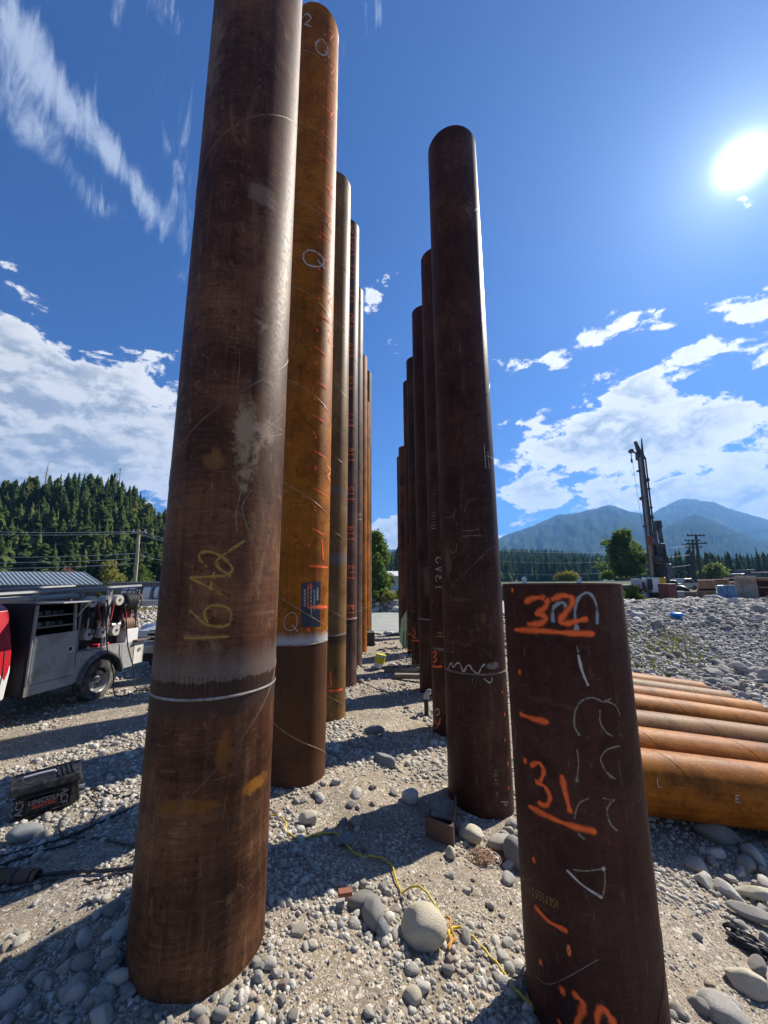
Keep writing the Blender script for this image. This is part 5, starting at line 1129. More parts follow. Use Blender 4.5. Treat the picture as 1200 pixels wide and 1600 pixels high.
# quarter panel as strips above the arch
vs = []
for (ax_, az_), u in zip(arch, np.linspace(-.5, .5, Ns)): vs += [(BX, ax_, az_), (BX, ax_, 1.04)]
mb.add(vs, [(2*k, 2*k+2, 2*k+3, 2*k+1) for k in range(Ns-1)])
mb.box((BX-.015, -.565, .77), (.03, .125, .54)); mb.box((BX-.015, .68, .77), (.03, .34, .54)); mb.box((.0, .84, .77), (2*BX-.08, .03, .5)); mb.box((.0, .12, 1.045), (2*BX-.04, 1.46, .03))
obj('quarter_panel', mb, gp, t)
mb = MB(); vs = []
for ax_, az_ in arch:
    k_ = 1.10
    for x_, s_ in ((BX-.06, 1.0), (BX+.07, 1.0), (BX+.075, 1.06), (BX+.01, 1.16)): vs.append((x_, ax_*s_, .42+(az_-.42)*s_))
mb.add(vs, [(4*k+j, 4*(k+1)+j, 4*(k+1)+j+1, 4*k+j+1) for k in range(Ns-1) for j in range(3)])
obj('fender_flare', mb, plain('dark_blue_grey_fender', (.05, .06, .075), .5, 0, .2, 8, dirt=(.2, .18, .15)), t, smooth=True)
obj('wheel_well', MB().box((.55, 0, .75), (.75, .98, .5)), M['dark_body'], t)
wheel(t, (.84, 0, .41), .41, .27, 1, True); wheel(t, (-.84, 0, .41), .41, .27, -1, True)
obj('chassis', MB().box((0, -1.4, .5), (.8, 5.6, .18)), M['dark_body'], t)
obj('fuel_cap', MB().cyl((BX-.45, -1.62, .95), (BX-.45, -1.70, .95), .06, n=16), M['alloy'], t, smooth=True)
# rear boxes
obj('tail_box', MB().box((.45, .80, 1.20), (1.0, .36, .30)), wp, t, bevel=.01)
b_ = obj('bumper_box', MB().box((.63, 1.01, .78), (.72, .30, .50)), plain('off_white_box', (.60, .58, .53), .5, 0, .2, 5), t, bevel=.01)
obj('box_latch', MB().cyl((.985, 1.01, .85), (1.0, 1.01, .85), .05, n=14), M['alloy'], b_, smooth=True)
obj('rear_step', MB().box((.6, 1.05, 1.07), (.95, .42, .025)), plain('rusty_deck', (.16, .10, .08), .7), t)
# rack and rails
mb = MB()
for x_ in (.92, -.92):
    mb.tube([(x_, -3.6, 2.20), (x_, .95, 2.34)], .035, 6)
    for yy in (-3.0, -1.5, .0, .9): mb.tube([(x_, yy, 2.02 if yy < -.6 else 1.05), (x_, yy, 2.25)], .025, 6)
for yy in np.linspace(-3.5, .85, 7): mb.tube([(-.92, yy, 2.24), (.92, yy, 2.24)], .02, 5)
obj('ladder_rack', mb, M['rail_grey'], t, smooth=True)
obj('tool_tube', MB().cyl((.80, -3.3, 2.12), (.80, -.6, 2.16), .055, n=12), plain('grey_tube', (.34, .34, .33), .6), t, smooth=True)
for yy in (-.55, .15, .80): obj('upright', MB().box((.86, yy, 1.62), (.05, .06, 1.2)), M['rail_grey'], t)
obj('cable_panel', MB().box((.70, .20, 1.55), (.03, 1.45, 1.0)), M['dark_body'], t)
for zz in (2.03, 1.37):
    for yy in (-.36, -.02, .33):
        c_ = (.93, yy, zz); s_ = obj('spool', MB().cyl((.82, yy, zz), (.95, yy, zz), .115, n=20), M['spool'], t, smooth=True)
        obj('spool_hole', MB().cyl((.95, yy, zz), (.956, yy, zz), .032, n=12), M['dark_body'], s_)
        if zz > 2: obj('hanging_hose', MB().tube([(.90, yy+.1, zz), (.91, yy+.12, zz-.2), (.90, yy+.08, zz-.45), (.90, yy+.02, zz-.62)], .022, 6), M['black_rubber'], t, smooth=True)
obj('red_tool', MB().box((.80, .10, 1.09), (.14, .34, .07)), plain('red_tool_paint', (.5, .02, .03), .4), t, bevel=.02)
obj('gas_bottle', MB().tube([(.80, -.50, 1.06), (.80, -.50, 1.25), (.80, -.50, 1.30)], .05, 12), plain('pinkish_bottle', (.42, .28, .24), .5), t, smooth=True)
for (yy, zz, rr, m_) in ((1.0, 1.98, .20, M['black_rubber']), (1.0, 1.47, .14, plain('tan_hose', (.34, .22, .14), .6))):
    reel = thing_part('hose_reel', t, (.84, yy-.46, zz))
    obj('reel_hub', MB().cyl((0, -.28, 0), (0, .05, 0), rr*.45, n=16), M['alloy'], reel, smooth=True)
    for k in range(6): obj('hose_coil', MB().ring((0, .04+k*.05, 0), (0.25, 1, 0), rr*.86, rr*.16, 22, 7), m_, reel, smooth=True)
    obj('reel_flange', MB().ring((0, .36, 0), (0, 1, 0), rr, rr*.09, 24, 6), plain('brown_flange', (.25, .15, .10), .5), reel, smooth=True)
mb = MB()
for k in range(14):
    y_ = .52+.40*random.random(); x_ = .70+.2*random.random(); mb.tube(catmull([(x_, y_, 1.85), (x_+.04, y_+.05*random.random(), 1.6), (x_-.02, y_-.05, 1.40), (x_+.03, y_, 1.32)], 4), .013, 5)
obj('red_hose_bundle', mb, M['red_fabric'], t, smooth=True)
for (ya, yb) in ((-.1, .2), (.45, .75)):
    obj('dangling_lead', MB().tube(catmull([(.96, ya, 1.98), (1.02, ya+.06, 1.5), (1.08, ya+.1, 1.0), (1.10, ya+.3, .5), (1.2, yb, .06), (1.5, yb+.15, .04)], 6), .013, 6), M['black_rubber'], t, smooth=True)
for k in range(3):
    obj('loose_hose', MB().tube(catmull([(.95, -.5+.25*k, 2.02), (1.0, -.42+.27*k, 1.7-.1*k), (.98, -.30+.3*k, 1.35+.08*k), (.94, -.15+.3*k, 1.62), (.93, .0+.2*k, 1.98)], 5), .011, 5), M['black_rubber'] if k != 1 else M['red_fabric'], t, smooth=True)
    obj('lead_coil', MB().ring((1.45+.15*k, .85+.1*k, .035+.01*k), (0, 0, 1), .22+.03*k, .014, 28, 6), M['black_rubber'], t, smooth=True)
# pickup behind it
P0 = (-5.95, 11.2, hz(-5.9, 12)-.02); t = thing('pickup_truck', 'silver pickup truck parked nose-on behind the service truck, half hidden by the brown pile', 'pickup truck', P0, R(2))
sil = plain('silver_paint', (.50, .52, .54), .3, .3, .1, 3)
obj('hood', MB().prism([(0.02, .62), (-.0, 1.14), (.25, 1.26), (1.35, 1.33), (1.35, .62)], -.98, .98, 'x'), sil, t, bevel=.03)
obj('cab', MB().prism([(1.35, .55), (1.35, 1.33), (2.0, 1.98), (3.6, 2.0), (3.9, 1.35), (3.9, .55)], -.93, .93, 'x'), sil, t, bevel=.04)
obj('windshield', MB().hexa([(-.80, 1.40, 1.37), (.80, 1.40, 1.37), (.80, 1.42, 1.36), (-.80, 1.42, 1.36), (-.70, 1.95, 1.92), (.70, 1.95, 1.92), (.70, 1.97, 1.91), (-.70, 1.97, 1.91)]), M['glass'], t)
gr_ = obj('grille', MB().box((0, -.0, .98), (1.30, .05, .34)), M['dark_body'], t)
for zz in (.86, .98, 1.10): obj('grille_bar', MB().box((0, -.03, zz), (1.30, .04, .045)), M['alloy'], gr_)
for s_ in (-1, 1): obj('headlight', MB().box((s_*.80, -.01, .98), (.28, .06, .34)), plain('headlight_glass', (.6, .62, .63), .1), t, bevel=.02)
obj('bumper', MB().box((0, -.09, .66), (1.98, .16, .22)), M['alloy'], t, bevel=.02); obj('lower_bumper', MB().box((0, -.06, .44), (1.9, .12, .2)), M['dark_body'], t)
obj('licence_plate', MB().box((0, -.18, .66), (.32, .01, .15)), wp, t)
obj('truck_bed', MB().box((0, 4.9, .95), (1.9, 1.95, .75)), sil, t, bevel=.03)
for s_ in (-1, 1):
    wheel(t, (s_*.83, .95, .39), .39, .25, s_); wheel(t, (s_*.83, 4.6, .39), .39, .25, s_); obj('side_mirror', MB().box((s_*1.12, 1.75, 1.45), (.22, .08, .28)), M['dark_body'], t, bevel=.02)

# ------------------------------------------------------------------ shed, cabins, pole and wires on the left
def quadslab(pts, th, mb=None):
    mb = mb or MB(); P_ = [Vector(p) for p in pts]; n = (P_[1]-P_[0]).cross(P_[3]-P_[0]).normalized()*th
    return mb.hexa([p-n for p in P_]+[p for p in P_])
E1 = at(160, 913, 32); E0 = at(-330, 916, 42); R1 = at(131, 894, 36.5); R0_ = at(-330, 892, 46.5); B1 = R1+(R1-E1)*1.0; B1.z = E1.z; B0 = R0_+(R0_-E0)*1.0; B0.z = E0.z
t = thing('metal_roof_shed', 'long low dark shed with a pale ribbed metal roof behind the service truck', 'shed', (E1.x, E1.y, hz(E1.x, E1.y)))
mroof = plain('pale_green_grey_metal_roof', (.36, .40, .385), .45, .2, .12, .6)
np_ = 26
for k in range(np_):
    a, b = k/np_, (k+1)/np_-.0016
    pts = [E1.lerp(E0, a), E1.lerp(E0, b), R1.lerp(R0_, b), R1.lerp(R0_, a)]; pts = pts[::-1]
    o = obj('roof_panel', quadslab(pts, .03), mroof, t, world=True)
mb = MB()
for k in range(np_*3+1): mb.tube([E1.lerp(E0, k/np_/3)+Vector((0, 0, .03)), R1.lerp(R0_, k/np_/3)+Vector((0, 0, .03))], .028, 4)
o = obj('roof_rib', mb, mroof, t, world=True); tag(o, kind='stuff')
obj('back_roof', quadslab([R1, R0_, B0, B1], .03), mroof, t, world=True)
def drop(p, z): return Vector((p.x, p.y, z))
Wi = (R1-E1)*.06; zg = hz(E1.x, E1.y)-.6
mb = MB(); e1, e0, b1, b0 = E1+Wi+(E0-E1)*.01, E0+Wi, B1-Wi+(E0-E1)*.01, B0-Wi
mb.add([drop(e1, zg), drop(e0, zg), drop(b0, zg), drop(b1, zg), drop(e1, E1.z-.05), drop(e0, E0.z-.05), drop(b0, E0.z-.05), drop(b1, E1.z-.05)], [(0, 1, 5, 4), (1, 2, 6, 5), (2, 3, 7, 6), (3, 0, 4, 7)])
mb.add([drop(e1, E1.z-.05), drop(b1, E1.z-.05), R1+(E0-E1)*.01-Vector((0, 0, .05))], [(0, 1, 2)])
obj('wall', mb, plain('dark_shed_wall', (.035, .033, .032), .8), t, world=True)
obj('fascia', MB().hexa([E1+Vector((0, -.03, -.22)), E0+Vector((0, -.03, -.22)), E0+Vector((0, .02, -.22)), E1+Vector((0, .02, -.22)), E1+Vector((0, -.03, -.04)), E0+Vector((0, -.03, -.04)), E0+Vector((0, .02, -.04)), E1+Vector((0, .02, -.04))]), plain('fascia_dark', (.06, .06, .06), .6), t, world=True)
# site cabin with white units
A = at(166, 948, 29.0); B = at(300, 948, 27.5); tz = at(170, 911.5, 29).z; zb_ = hz(A.x, A.y)-.5
t = thing('site_cabin', 'dark grey site cabin with white air units behind the service truck', 'cabin', (A.x, A.y, zb_))
dv = (B-A); dv.z = 0; nv = Vector((-dv.y, dv.x, 0)).normalized()*2.6
obj('wall', MB().hexa([drop(A, zb_), drop(B, zb_), drop(B+nv, zb_), drop(A+nv, zb_), drop(A, tz), drop(B, tz), drop(B+nv, tz), drop(A+nv, tz)]), plain('dark_cabin_wall', (.075, .08, .085), .6), t, world=True)
obj('roof', MB().hexa([drop(A-dv*.01-nv*.03, tz+.01), drop(B-nv*.03, tz+.01), drop(B+nv*1.03, tz+.01), drop(A-dv*.01+nv*1.03, tz+.01), drop(A-dv*.01-nv*.03, tz+.11), drop(B-nv*.03, tz+.11), drop(B+nv*1.03, tz+.11), drop(A-dv*.01+nv*1.03, tz+.11)]), M['rail_grey'], t, world=True)
hood_w = plain('white_metal_unit', (.55, .56, .56), .5)
for (x0, x1, y0, y1) in ((192, 202, 917, 929), (203, 213, 917, 931), (224, 238, 916, 937), (242, 250, 916, 935)):
    yw = 29-1.5*((x0+x1)/2-166)/134-.03; p0 = at(x0, y1, yw-.2); p1 = at(x1, y0, yw-.2); mb = MB(); mb.prism([(0, 0), (-.42, 0.0), (-.42, (p1.z-p0.z)*.55), (-.30, (p1.z-p0.z)*.9), (0, (p1.z-p0.z))], p0.x, p1.x, 'x'); mb.v = [(a, b+yw, c+p0.z) for a, b, c in mb.v]
    obj('air_unit', mb, hood_w, t, world=True, bevel=.03)
A = at(208, 945, 26.5); B = at(247, 940, 26.5)
tag(obj('concrete_block', MB().hexa([drop(A, A.z-.4), drop(B, A.z-.4), drop(B+Vector((0, 1, 0)), A.z-.4), drop(A+Vector((0, 1, 0)), A.z-.4), drop(A, A.z+.30), drop(B, A.z+.30), drop(B+Vector((0, 1, 0)), A.z+.30), drop(A+Vector((0, 1, 0)), A.z+.30)]), plain('grey_concrete', (.33, .33, .32), .9), bevel=.03), 'grey concrete block in front of the site cabin', 'concrete block')
poleM = plain('weathered_pole_wood', (.30, .25, .16), .8, 0, .2, 8)
def wire(p0, p1, sag, r, label, group, n=24, mat=None):
    pts = [p0.lerp(p1, k/n)-Vector((0, 0, sag*4*(k/n)*(1-k/n))) for k in range(n+1)]
    return tag(obj('overhead_wire', MB().tube(pts, r, 5), mat or M['rail_grey'], smooth=True), label, 'wire', group)
PT = at(217.5, 829, 33); PB = at(208, 945, 32.0)
t = thing('utility_pole', 'leaning yellowish wooden utility pole behind the site cabin on the left', 'utility pole', (PB.x, PB.y, hz(PB.x, PB.y)-.3))
obj('post', MB().tube([drop(PB, hz(PB.x, PB.y)-.3), PB.lerp(PT, .5), PT], .14, 10, [.17, .14, .11]), poleM, t, world=True, smooth=True)
obj('cross_arm', MB().box(tuple(PT-Vector((0, 0, .15))), (1.3, .1, .12)), poleM, t, world=True)
for k in (-.5, 0, .5): obj('insulator', MB().cyl(tuple(PT+Vector((k, 0, -.1))), tuple(PT+Vector((k, 0, .12))), .05, .035, 8), M['steel_grey'], t, world=True)
obj('guy_conduit', MB().tube([PB.lerp(PT, .15)+Vector((.2, -.2, 0)), PB.lerp(PT, .8)+Vector((.2, -.2, 0))], .03, 6), M['rail_grey'], t, world=True)
gw = 'overhead wires crossing the wooded hill'
wm = plain('pale_wire', (.42, .43, .42), .5, .3)
for (ya, yb, lb) in ((814, 830, 'top pale wire running left from the utility pole'), (820, 833, 'second pale wire running left just under the top one'), (859, 866, 'thin wire crossing the hill halfway up the utility pole'), (868, 874, 'thin wire below the halfway wire on the hill'), (878, 882, 'lowest thin wire passing over the shed roof')):
    wire(at(-250, ya, 36), PT.lerp(PB, (yb-829)/116.), .5, .024, lb, gw, mat=wm)
for (yb, yc, lb) in ((829, 838, 'wire from the pole top towards the brown pile'), (833, 843, 'second wire from the pole top towards the brown pile'), (866, 872, 'lower wire from the pole towards the brown pile')):
    wire(PT.lerp(PB, (yb-829)/116.), at(300, yc+8, 30), .2, .024, lb, gw, mat=wm)

# ------------------------------------------------------------------ vegetation
def leaf_mat(name, c0, c1, c2, trans=.35):
    m, t, b, o = mat_new(name); P = t.new('ShaderNodeTexCoord').outputs['Object']; oi = t.new('ShaderNodeObjectInfo').outputs['Random']; tn = t.new('ShaderNodeAttribute', attribute_name='tone').outputs['Fac']
    k = t.math('ADD', t.math('MULTIPLY', tn, .6), t.math('MULTIPLY', oi, .4)); c = t.ramp(k, [(0, c0), (.55, c1), (1, c2)])
    df = t.new('ShaderNodeBsdfDiffuse', i_Color=c); tl = t.new('ShaderNodeBsdfTranslucent', i_Color=c); mx = t.new('ShaderNodeMixShader', i_0=trans)
    t.l.new(df.outputs[0], mx.inputs[1]); t.l.new(tl.outputs[0], mx.inputs[2]); t.l.new(mx.outputs[0], o.inputs[0]); return m
M['needles'] = leaf_mat('conifer_needles', (.034, .056, .020), (.068, .100, .030), (.15, .165, .052), .3)
M['needles_light'] = leaf_mat('light_conifer_needles', (.075, .095, .03), (.125, .145, .045), (.20, .20, .075), .3)
M['needles_far'] = leaf_mat('far_conifer_needles', (.020, .045, .020), (.034, .068, .026), (.055, .090, .032), .2)
M['leaves'] = leaf_mat('cottonwood_leaves', (.075, .12, .026), (.15, .205, .048), (.27, .31, .095), .5)
M['yellow_leaves'] = leaf_mat('yellowing_leaves', (.14, .15, .03), (.24, .24, .055), (.33, .30, .09), .4)
M['bark'] = plain('grey_bark', (.12, .095, .07), .9, 0, .3, 4)
M['dead_wood'] = plain('dead_grey_wood', (.26, .23, .20), .9, 0, .3, 2)
def conifer_np(h, rad, levels, per, sub, r, base=.06, irr=.3, pw=.85):
    V = []; F = []; T = []
    nt = max(5, levels-3); m_ = 11 if levels > 10 else 7
    for i in range(nt):
        f = i/nt; zt_ = h*(base+(1-base)*min(1, f+1.9/nt)); zb_ = h*(base+(1-base)*f); rr = rad*((1-f)**pw)*(.72+.25*r.random()); a0 = r.random()*6.28; o = len(V); tone = .5*r.random()
        V.append((0, 0, zt_)); T.append(tone)
        for k in range(m_):
            a = a0+6.28*k/m_; q = rr*(.45+.85*r.random()); V.append((q*math.cos(a), q*math.sin(a), zb_+(r.random()-.7)*h/nt*1.3)); T.append(tone+.3*r.random())
        for k in range(m_): F.append((o, o+1+k, o+1+(k+1) % m_))
    for i in range(levels):
        f = (i+.5*r.random())/levels; z = h*(base+(1-base)*f); rr = rad*(1-f)**(pw*.9)*(.62+irr*r.random()*1.6)+.03*rad; a0 = r.random()*6.28
        for k in range(per):
            if r.random() < .10: continue
            a = a0+6.28*k/per+r.normal(0, .22); L = rr*(.55+.7*r.random()); dz = -.22*L*(1-f*.6)+r.normal(0, .03)*L; ca, sa = math.cos(a), math.sin(a)
            tone = r.random()
            for s in range(sub):
                t0 = s/sub; t1 = min(1, (s+1.5)/sub); w = L*(.34 if sub == 1 else .26)*(1-.5*t0)*(.7+.6*r.random()); jx = r.normal(0, .10)*L; o = len(V)
                x0, y0, z0 = ca*L*t0, sa*L*t0, z+dz*t0*t0+r.normal(0, .02)*h/levels*2
                x1, y1, z1 = ca*L*t1-sa*jx, sa*L*t1+ca*jx, z+dz*t1
                V += [(x0-sa*w*.4, y0+ca*w*.4, z0-.10*w), (x0*.6+x1*.4+sa*w, y0*.6+y1*.4-ca*w, (z0+z1)/2-.22*w), (x1, y1, z1), (x0*.6+x1*.4-sa*w, y0*.6+y1*.4+ca*w, (z0+z1)/2-.22*w)]
                F += [(o, o+1, o+2), (o, o+2, o+3)]; T += [tone]*4
    o = len(V); V += [(rad*.06, 0, h*.93), (-rad*.03, rad*.05, h*.93), (-rad*.03, -rad*.05, h*.93), (0, 0, h)]; F += [(o, o+1, o+3), (o+1, o+2, o+3), (o+2, o, o+3)]; T += [.5]*4
    return np.array(V), np.array(F), np.array(T)
rc = np.random.default_rng(3)
CON = []
for i in range(14):
    V, F, T = conifer_np(1.0, .13+.10*rc.random(), 12+int(8*rc.random()), 8, 3, rc, .04 if i % 3 else .16, pw=(.85, .6, 1.05, .45)[i % 4]); CON.append(np_mesh('crown', V, F, M['needles'] if i % 5 else M['needles_light'], T, smooth=False))
tr = MB().cyl((0, 0, -.05), (0, 0, .97), .018, .002, 7, False); TRK = bpy.data.meshes.new('trunk'); TRK.from_pydata(tr.v, [], tr.f); TRK.materials.append(M['bark'])
def conifer(x, y, z, h, label, group):
    s = h*random.uniform(.9, 1.15); t = thing('conifer_tree', label, 'tree', (x, y, z), random.uniform(0, 6.28), group); t.scale = (s*random.uniform(.85, 1.2), s*random.uniform(.85, 1.2), h); t.rotation_euler.x = random.gauss(0, .025)
    o = bpy.data.objects.new('crown', random.choice(CON)); link(o, t); o = bpy.data.objects.new('trunk', TRK); link(o, t); return t
# wooded hill on the left
def hill_z(X, Y):
    a = X/np.maximum(Y, 1); prof = np.interp(a, [-2.6, -1.3, -1.0, -.9, -.74, -.66, -.587, -.5, -.4, -.28, -.15], [.28, .25, .240, .242, .222, .190, .138, .10, .05, .01, 0])
    k = smooth((Y-62)/78.); z = prof*138*k+1.5; z = z-prof*70*smooth((Y-150)/150)
    return z+(fbm(X, Y, .03, 4, 5)-.5)*9*k*np.minimum(prof*8, 1)+(fbm(X, Y, .3, 3, 2)-.5)*1.0*k*np.minimum(prof*8, 1)
def hill_mat():
    m, t, b, o = mat_new('grassy_hillside'); P = t.new('ShaderNodeTexCoord').outputs['Object']
    c = t.mix(t.ss(t.noise(P, .09, 6, .65), .42, .58), (.20, .165, .075), (.075, .085, .034)); c = t.mix(t.ss(t.noise(P, .16, 7, .7), .56, .64), c, (.34, .31, .27)); c = t.mix(t.ss(t.noise(P, 1.2, 4, .7), .4, .7, 0, .5), c, (.06, .06, .035))
    t.set(b.inputs['Base Color'], c); b.inputs['Roughness'].default_value = .95; bump(t, b, t.noise(P, .8, 6, .7), .8, .6); return m
hx = np.linspace(-340, -5, 150); hy = np.concatenate([np.linspace(60, 170, 90), np.linspace(175, 330, 20)])
ho = bpy.data.objects.new('hillside', grid_mesh(hx, hy, hill_z, hill_mat(), 'hillside')); link(ho); tag(ho, kind='structure')
random.seed(21)
cnt = 0; cand = []
for _ in range(12000):
    Y = random.uniform(66, 152); a = random.uniform(-1.08, -.30); X = a*Y; e = float(hill_z(np.array([X]), np.array([Y]))[0])
    dn = float(fbm(np.array([X]), np.array([Y]), .045, 3, 6)[0])
    if Y > 136 and random.random() < .25: continue
    if dn < .50 and random.random() < .95: continue
    if a < -.86 and Y > 122 and random.random() < .75: continue
    cand.append((X, Y, e))
hf = []
for X, Y, e in cand:
    if all((X-p[0])**2+(Y-p[1])**2 > (2.2+p[3])**2*.42 for p in hf[-400:]):
        hf.append((X, Y, e, random.random()*1.4))
hf = [p for p in hf if p[2]/p[1] < 1]
viz = [p for p in hf if -1.06 < p[0]/p[1] < -.52]; random.shuffle(viz); viz = sorted(viz, key=lambda p: p[1]); 
sel = viz[:int(len(viz))]; 
# largest in view first: up to 285 as single trees, the remainder as one wood
sizes = [((2.8+5.6*random.random()**1.7)*(.62 if p[1] > 128 else 1), p) for p in sel]; sizes.sort(key=lambda q: -q[0]/q[1][1])
HG = {'low': ('dark green conifer near the bottom of the wooded hill', 'conifers at the foot of the hill'), 'mid': ('dark green conifer halfway up the wooded hill', 'conifers halfway up the hill'), 'top': ('conifer standing out on the ridge of the wooded hill', 'conifers on the hill ridge')}
for h, (X, Y, e, _) in sizes[:285]:
    zn = 'low' if Y < 88 else ('mid' if Y < 130 else 'top'); a_ = X/Y; sz_ = 'tall' if h > 6.4 else ('middle-sized' if h > 5 else 'small')
    wh_ = 'at the left edge of the picture' if a_ < -.93 else ('above the metal shed roof' if a_ < -.80 else ('above the yellow green tree' if a_ < -.69 else 'near the utility pole'))
    zw_ = {'low': 'low on the wooded hill', 'mid': 'halfway up the wooded hill', 'top': 'on the ridge of the wooded hill'}[zn]
    lb_ = '%s dark green conifer %s, %s' % (sz_, zw_, wh_)
    tr_ = conifer(X, Y, e-.4, h, lb_, lb_.replace('conifer', 'conifers').replace(sz_+' ', sz_+' ', 1)); w_ = random.uniform(1.25, 1.9); tr_.scale = (tr_.scale[0]*w_, tr_.scale[1]*w_, tr_.scale[2])
def forest(name, pts, hs, mat, levels=7, per=6, sub=1, k=8, rad=.19):
    r = np.random.default_rng(9); Vs = []; Fs = []; Ts = []; o = 0; pr = [conifer_np(1.0, rad*(.8+.5*r.random()), levels, per, sub, r, .03) for _ in range(k)]
    for (x, y, z), h in zip(pts, hs):
        V, F, T = pr[r.integers(k)]; a = r.random()*6.28; c, s = math.cos(a), math.sin(a); q = V*np.array([h*(.8+.4*r.random())]*2+[h]); V2 = np.stack([q[:, 0]*c-q[:, 1]*s+x, q[:, 0]*s+q[:, 1]*c+y, q[:, 2]+z], 1)
        Vs.append(V2); Fs.append(F+o); Ts.append(np.full(len(V), r.random())); o += len(V)
    ob = bpy.data.objects.new(name, np_mesh(name, np.concatenate(Vs), np.concatenate(Fs), mat, np.concatenate(Ts), smooth=False)); link(ob); tag(ob, kind='stuff'); return ob
rem = [(h, p) for h, p in sizes[285:]]+[(random.uniform(6, 11), p) for p in hf if not (-1.06 < p[0]/p[1] < -.52)]
forest('hill_wood', [(p[0], p[1], p[2]-.4) for h, p in rem], [h for h, p in rem], M['needles'], 12, 7, 2)
# understorey bushes on the hill
# snags and mast on the ridge
for (px, y0, y1, lb, cat, nm) in ((74, 722, 752, 'tall bare dead snag leaning on the hill ridge at the left', 'dead tree', 'dead_tree'), (183, 738, 762, 'bare dead trunk on the ridge just left of the mast', 'dead tree', 'dead_tree'), (180, 762, 800, 'grey dead trunk among the trees below the mast', 'dead tree', 'dead_tree'), (3, 752, 780, 'short bare snag at the left edge of the hill', 'dead tree', 'dead_tree')):
    b_ = at(px-3, y1, 140 if y1 < 790 else 118); tp = at(px+2, y0, 140 if y1 < 790 else 118); t = thing(nm, lb, cat, tuple(b_))
    obj('trunk', MB().tube([b_-Vector((0, 0, 3)), b_.lerp(tp, .5), tp], .2, 7, [.28, .2, .06]), M['dead_wood'], t, world=True)
    for k in range(9):
        q = b_.lerp(tp, .3+.07*k); a = random.uniform(0, 6.28); l = random.uniform(.5, 1.3); obj('branch', MB().tube([q, q+Vector((math.cos(a)*l, math.sin(a)*l, .2*l))], .04, 4), M['dead_wood'], t, world=True)
b_ = at(187, 765, 141); tp = at(188, 733, 141); t = thing('antenna_mast', 'thin mast with a small crosspiece on the ridge of the wooded hill', 'mast', tuple(b_))
obj('pole', MB().tube([b_-Vector((0, 0, 4)), tp], .13, 6), M['rail_grey'], t, world=True); obj('crosspiece', MB().box(tuple(tp), (1.3, .15, .2)), M['rail_grey'], t, world=True)

def leafy(name, x, y, z, h, w, mat, label, cat, group=None, n=5200, leaf=.17, lobes=9, trunk=True, seed=1, low=.18):
    r = np.random.default_rng(seed); t = thing(name, label, cat, (x, y, z), 0, group)
    cen = []
    for k in range(lobes):
        f = low+(1-low)*(k+.5)/lobes; a = r.random()*6.28; d = w*.5*math.sin(math.pi*min(.95, .22+.72*f))*r.uniform(.15, .80); cen.append((d*math.cos(a), d*math.sin(a), h*f*.94, w*.5*(.22+.28*r.random())*math.sin(math.pi*min(.93, .28+.62*f))))
    cen = np.array(cen)
    # leaf clumps: many twigs around every limb, each with its own tuft
    ntw = n//14; pk = r.integers(0, lobes, ntw); dv_ = r.normal(size=(ntw, 3)); dv_ /= np.linalg.norm(dv_, axis=1)[:, None]; rad = cen[pk, 3]*(.45+.62*r.random(ntw)**.6)
    tw = cen[pk, :3]+dv_*rad[:, None]*np.array([1, 1, .95]); ix = np.repeat(np.arange(ntw), 14); c = tw[ix]+r.normal(size=(len(ix), 3))*leaf*1.25; c[:, 2] = np.maximum(c[:, 2], h*.03)
    nn = r.normal(size=(len(ix), 3)); nn[:, 2] += .7; nn /= np.linalg.norm(nn, axis=1)[:, None]; u = np.cross(nn, r.normal(size=nn.shape)); u /= np.linalg.norm(u, axis=1)[:, None]; v = np.cross(nn, u); s = leaf*(.55+.7*r.random(len(ix)))[:, None]
    V = np.stack([c-u*s, c-v*s*.55, c+u*s, c+v*s*.55], 1).reshape(-1, 3); F = np.arange(len(V)).reshape(-1, 4); T = np.repeat(.7*r.random(ntw)[ix]+.3*r.random(len(ix)), 4)
    o = bpy.data.objects.new('crown', np_mesh('crown', V, F, mat, T, smooth=False)); link(o, t)
    if trunk:
        mb = MB(); mb.tube([(0, 0, -.4), (.05*w*.2, 0, h*.3), (0, .03*w, h*.62), (0, 0, h*.85)], .1, 9, [.022*h, .016*h, .009*h, .003*h]); obj('trunk', mb, M['bark'], t, smooth=True)
        for q in cen: obj('limb', MB().tube([(0, 0, q[2]*.55), (q[0]*.45, q[1]*.45, q[2]*.78), (q[0], q[1], q[2])], .05, 6, [.008*h, .005*h, .002*h]), M['bark'], t, smooth=True)
    return t
def leafy_px(px0, px1, ytop, Y, mat, label, cat='tree', name='leafy_tree', zoff=0, **kw):
    a = at(px0, 900, Y); b = at(px1, 900, Y); tp = at((px0+px1)/2, ytop, Y); x = (a.x+b.x)/2; z = hz(x, Y)+zoff; return leafy(name, x, Y, z, tp.z-z, (b.x-a.x), mat, label, cat, **kw)
leafy_px(560, 618, 831, 47, M['leaves'], 'tall green cottonwood across the river seen in the gap between the rows', n=15000, leaf=.22, lobes=20, seed=2)
leafy_px(530, 590, 842, 49, M['leaves'], 'second green cottonwood across the river, partly behind the left row of piles', n=9000, leaf=.22, lobes=12, seed=3)
leafy_px(572, 606, 868, 45.0, M['leaves'], 'lower leafy tree in front of the cottonwoods on the far river bank', n=6000, leaf=.2, lobes=9, seed=13, low=.05)
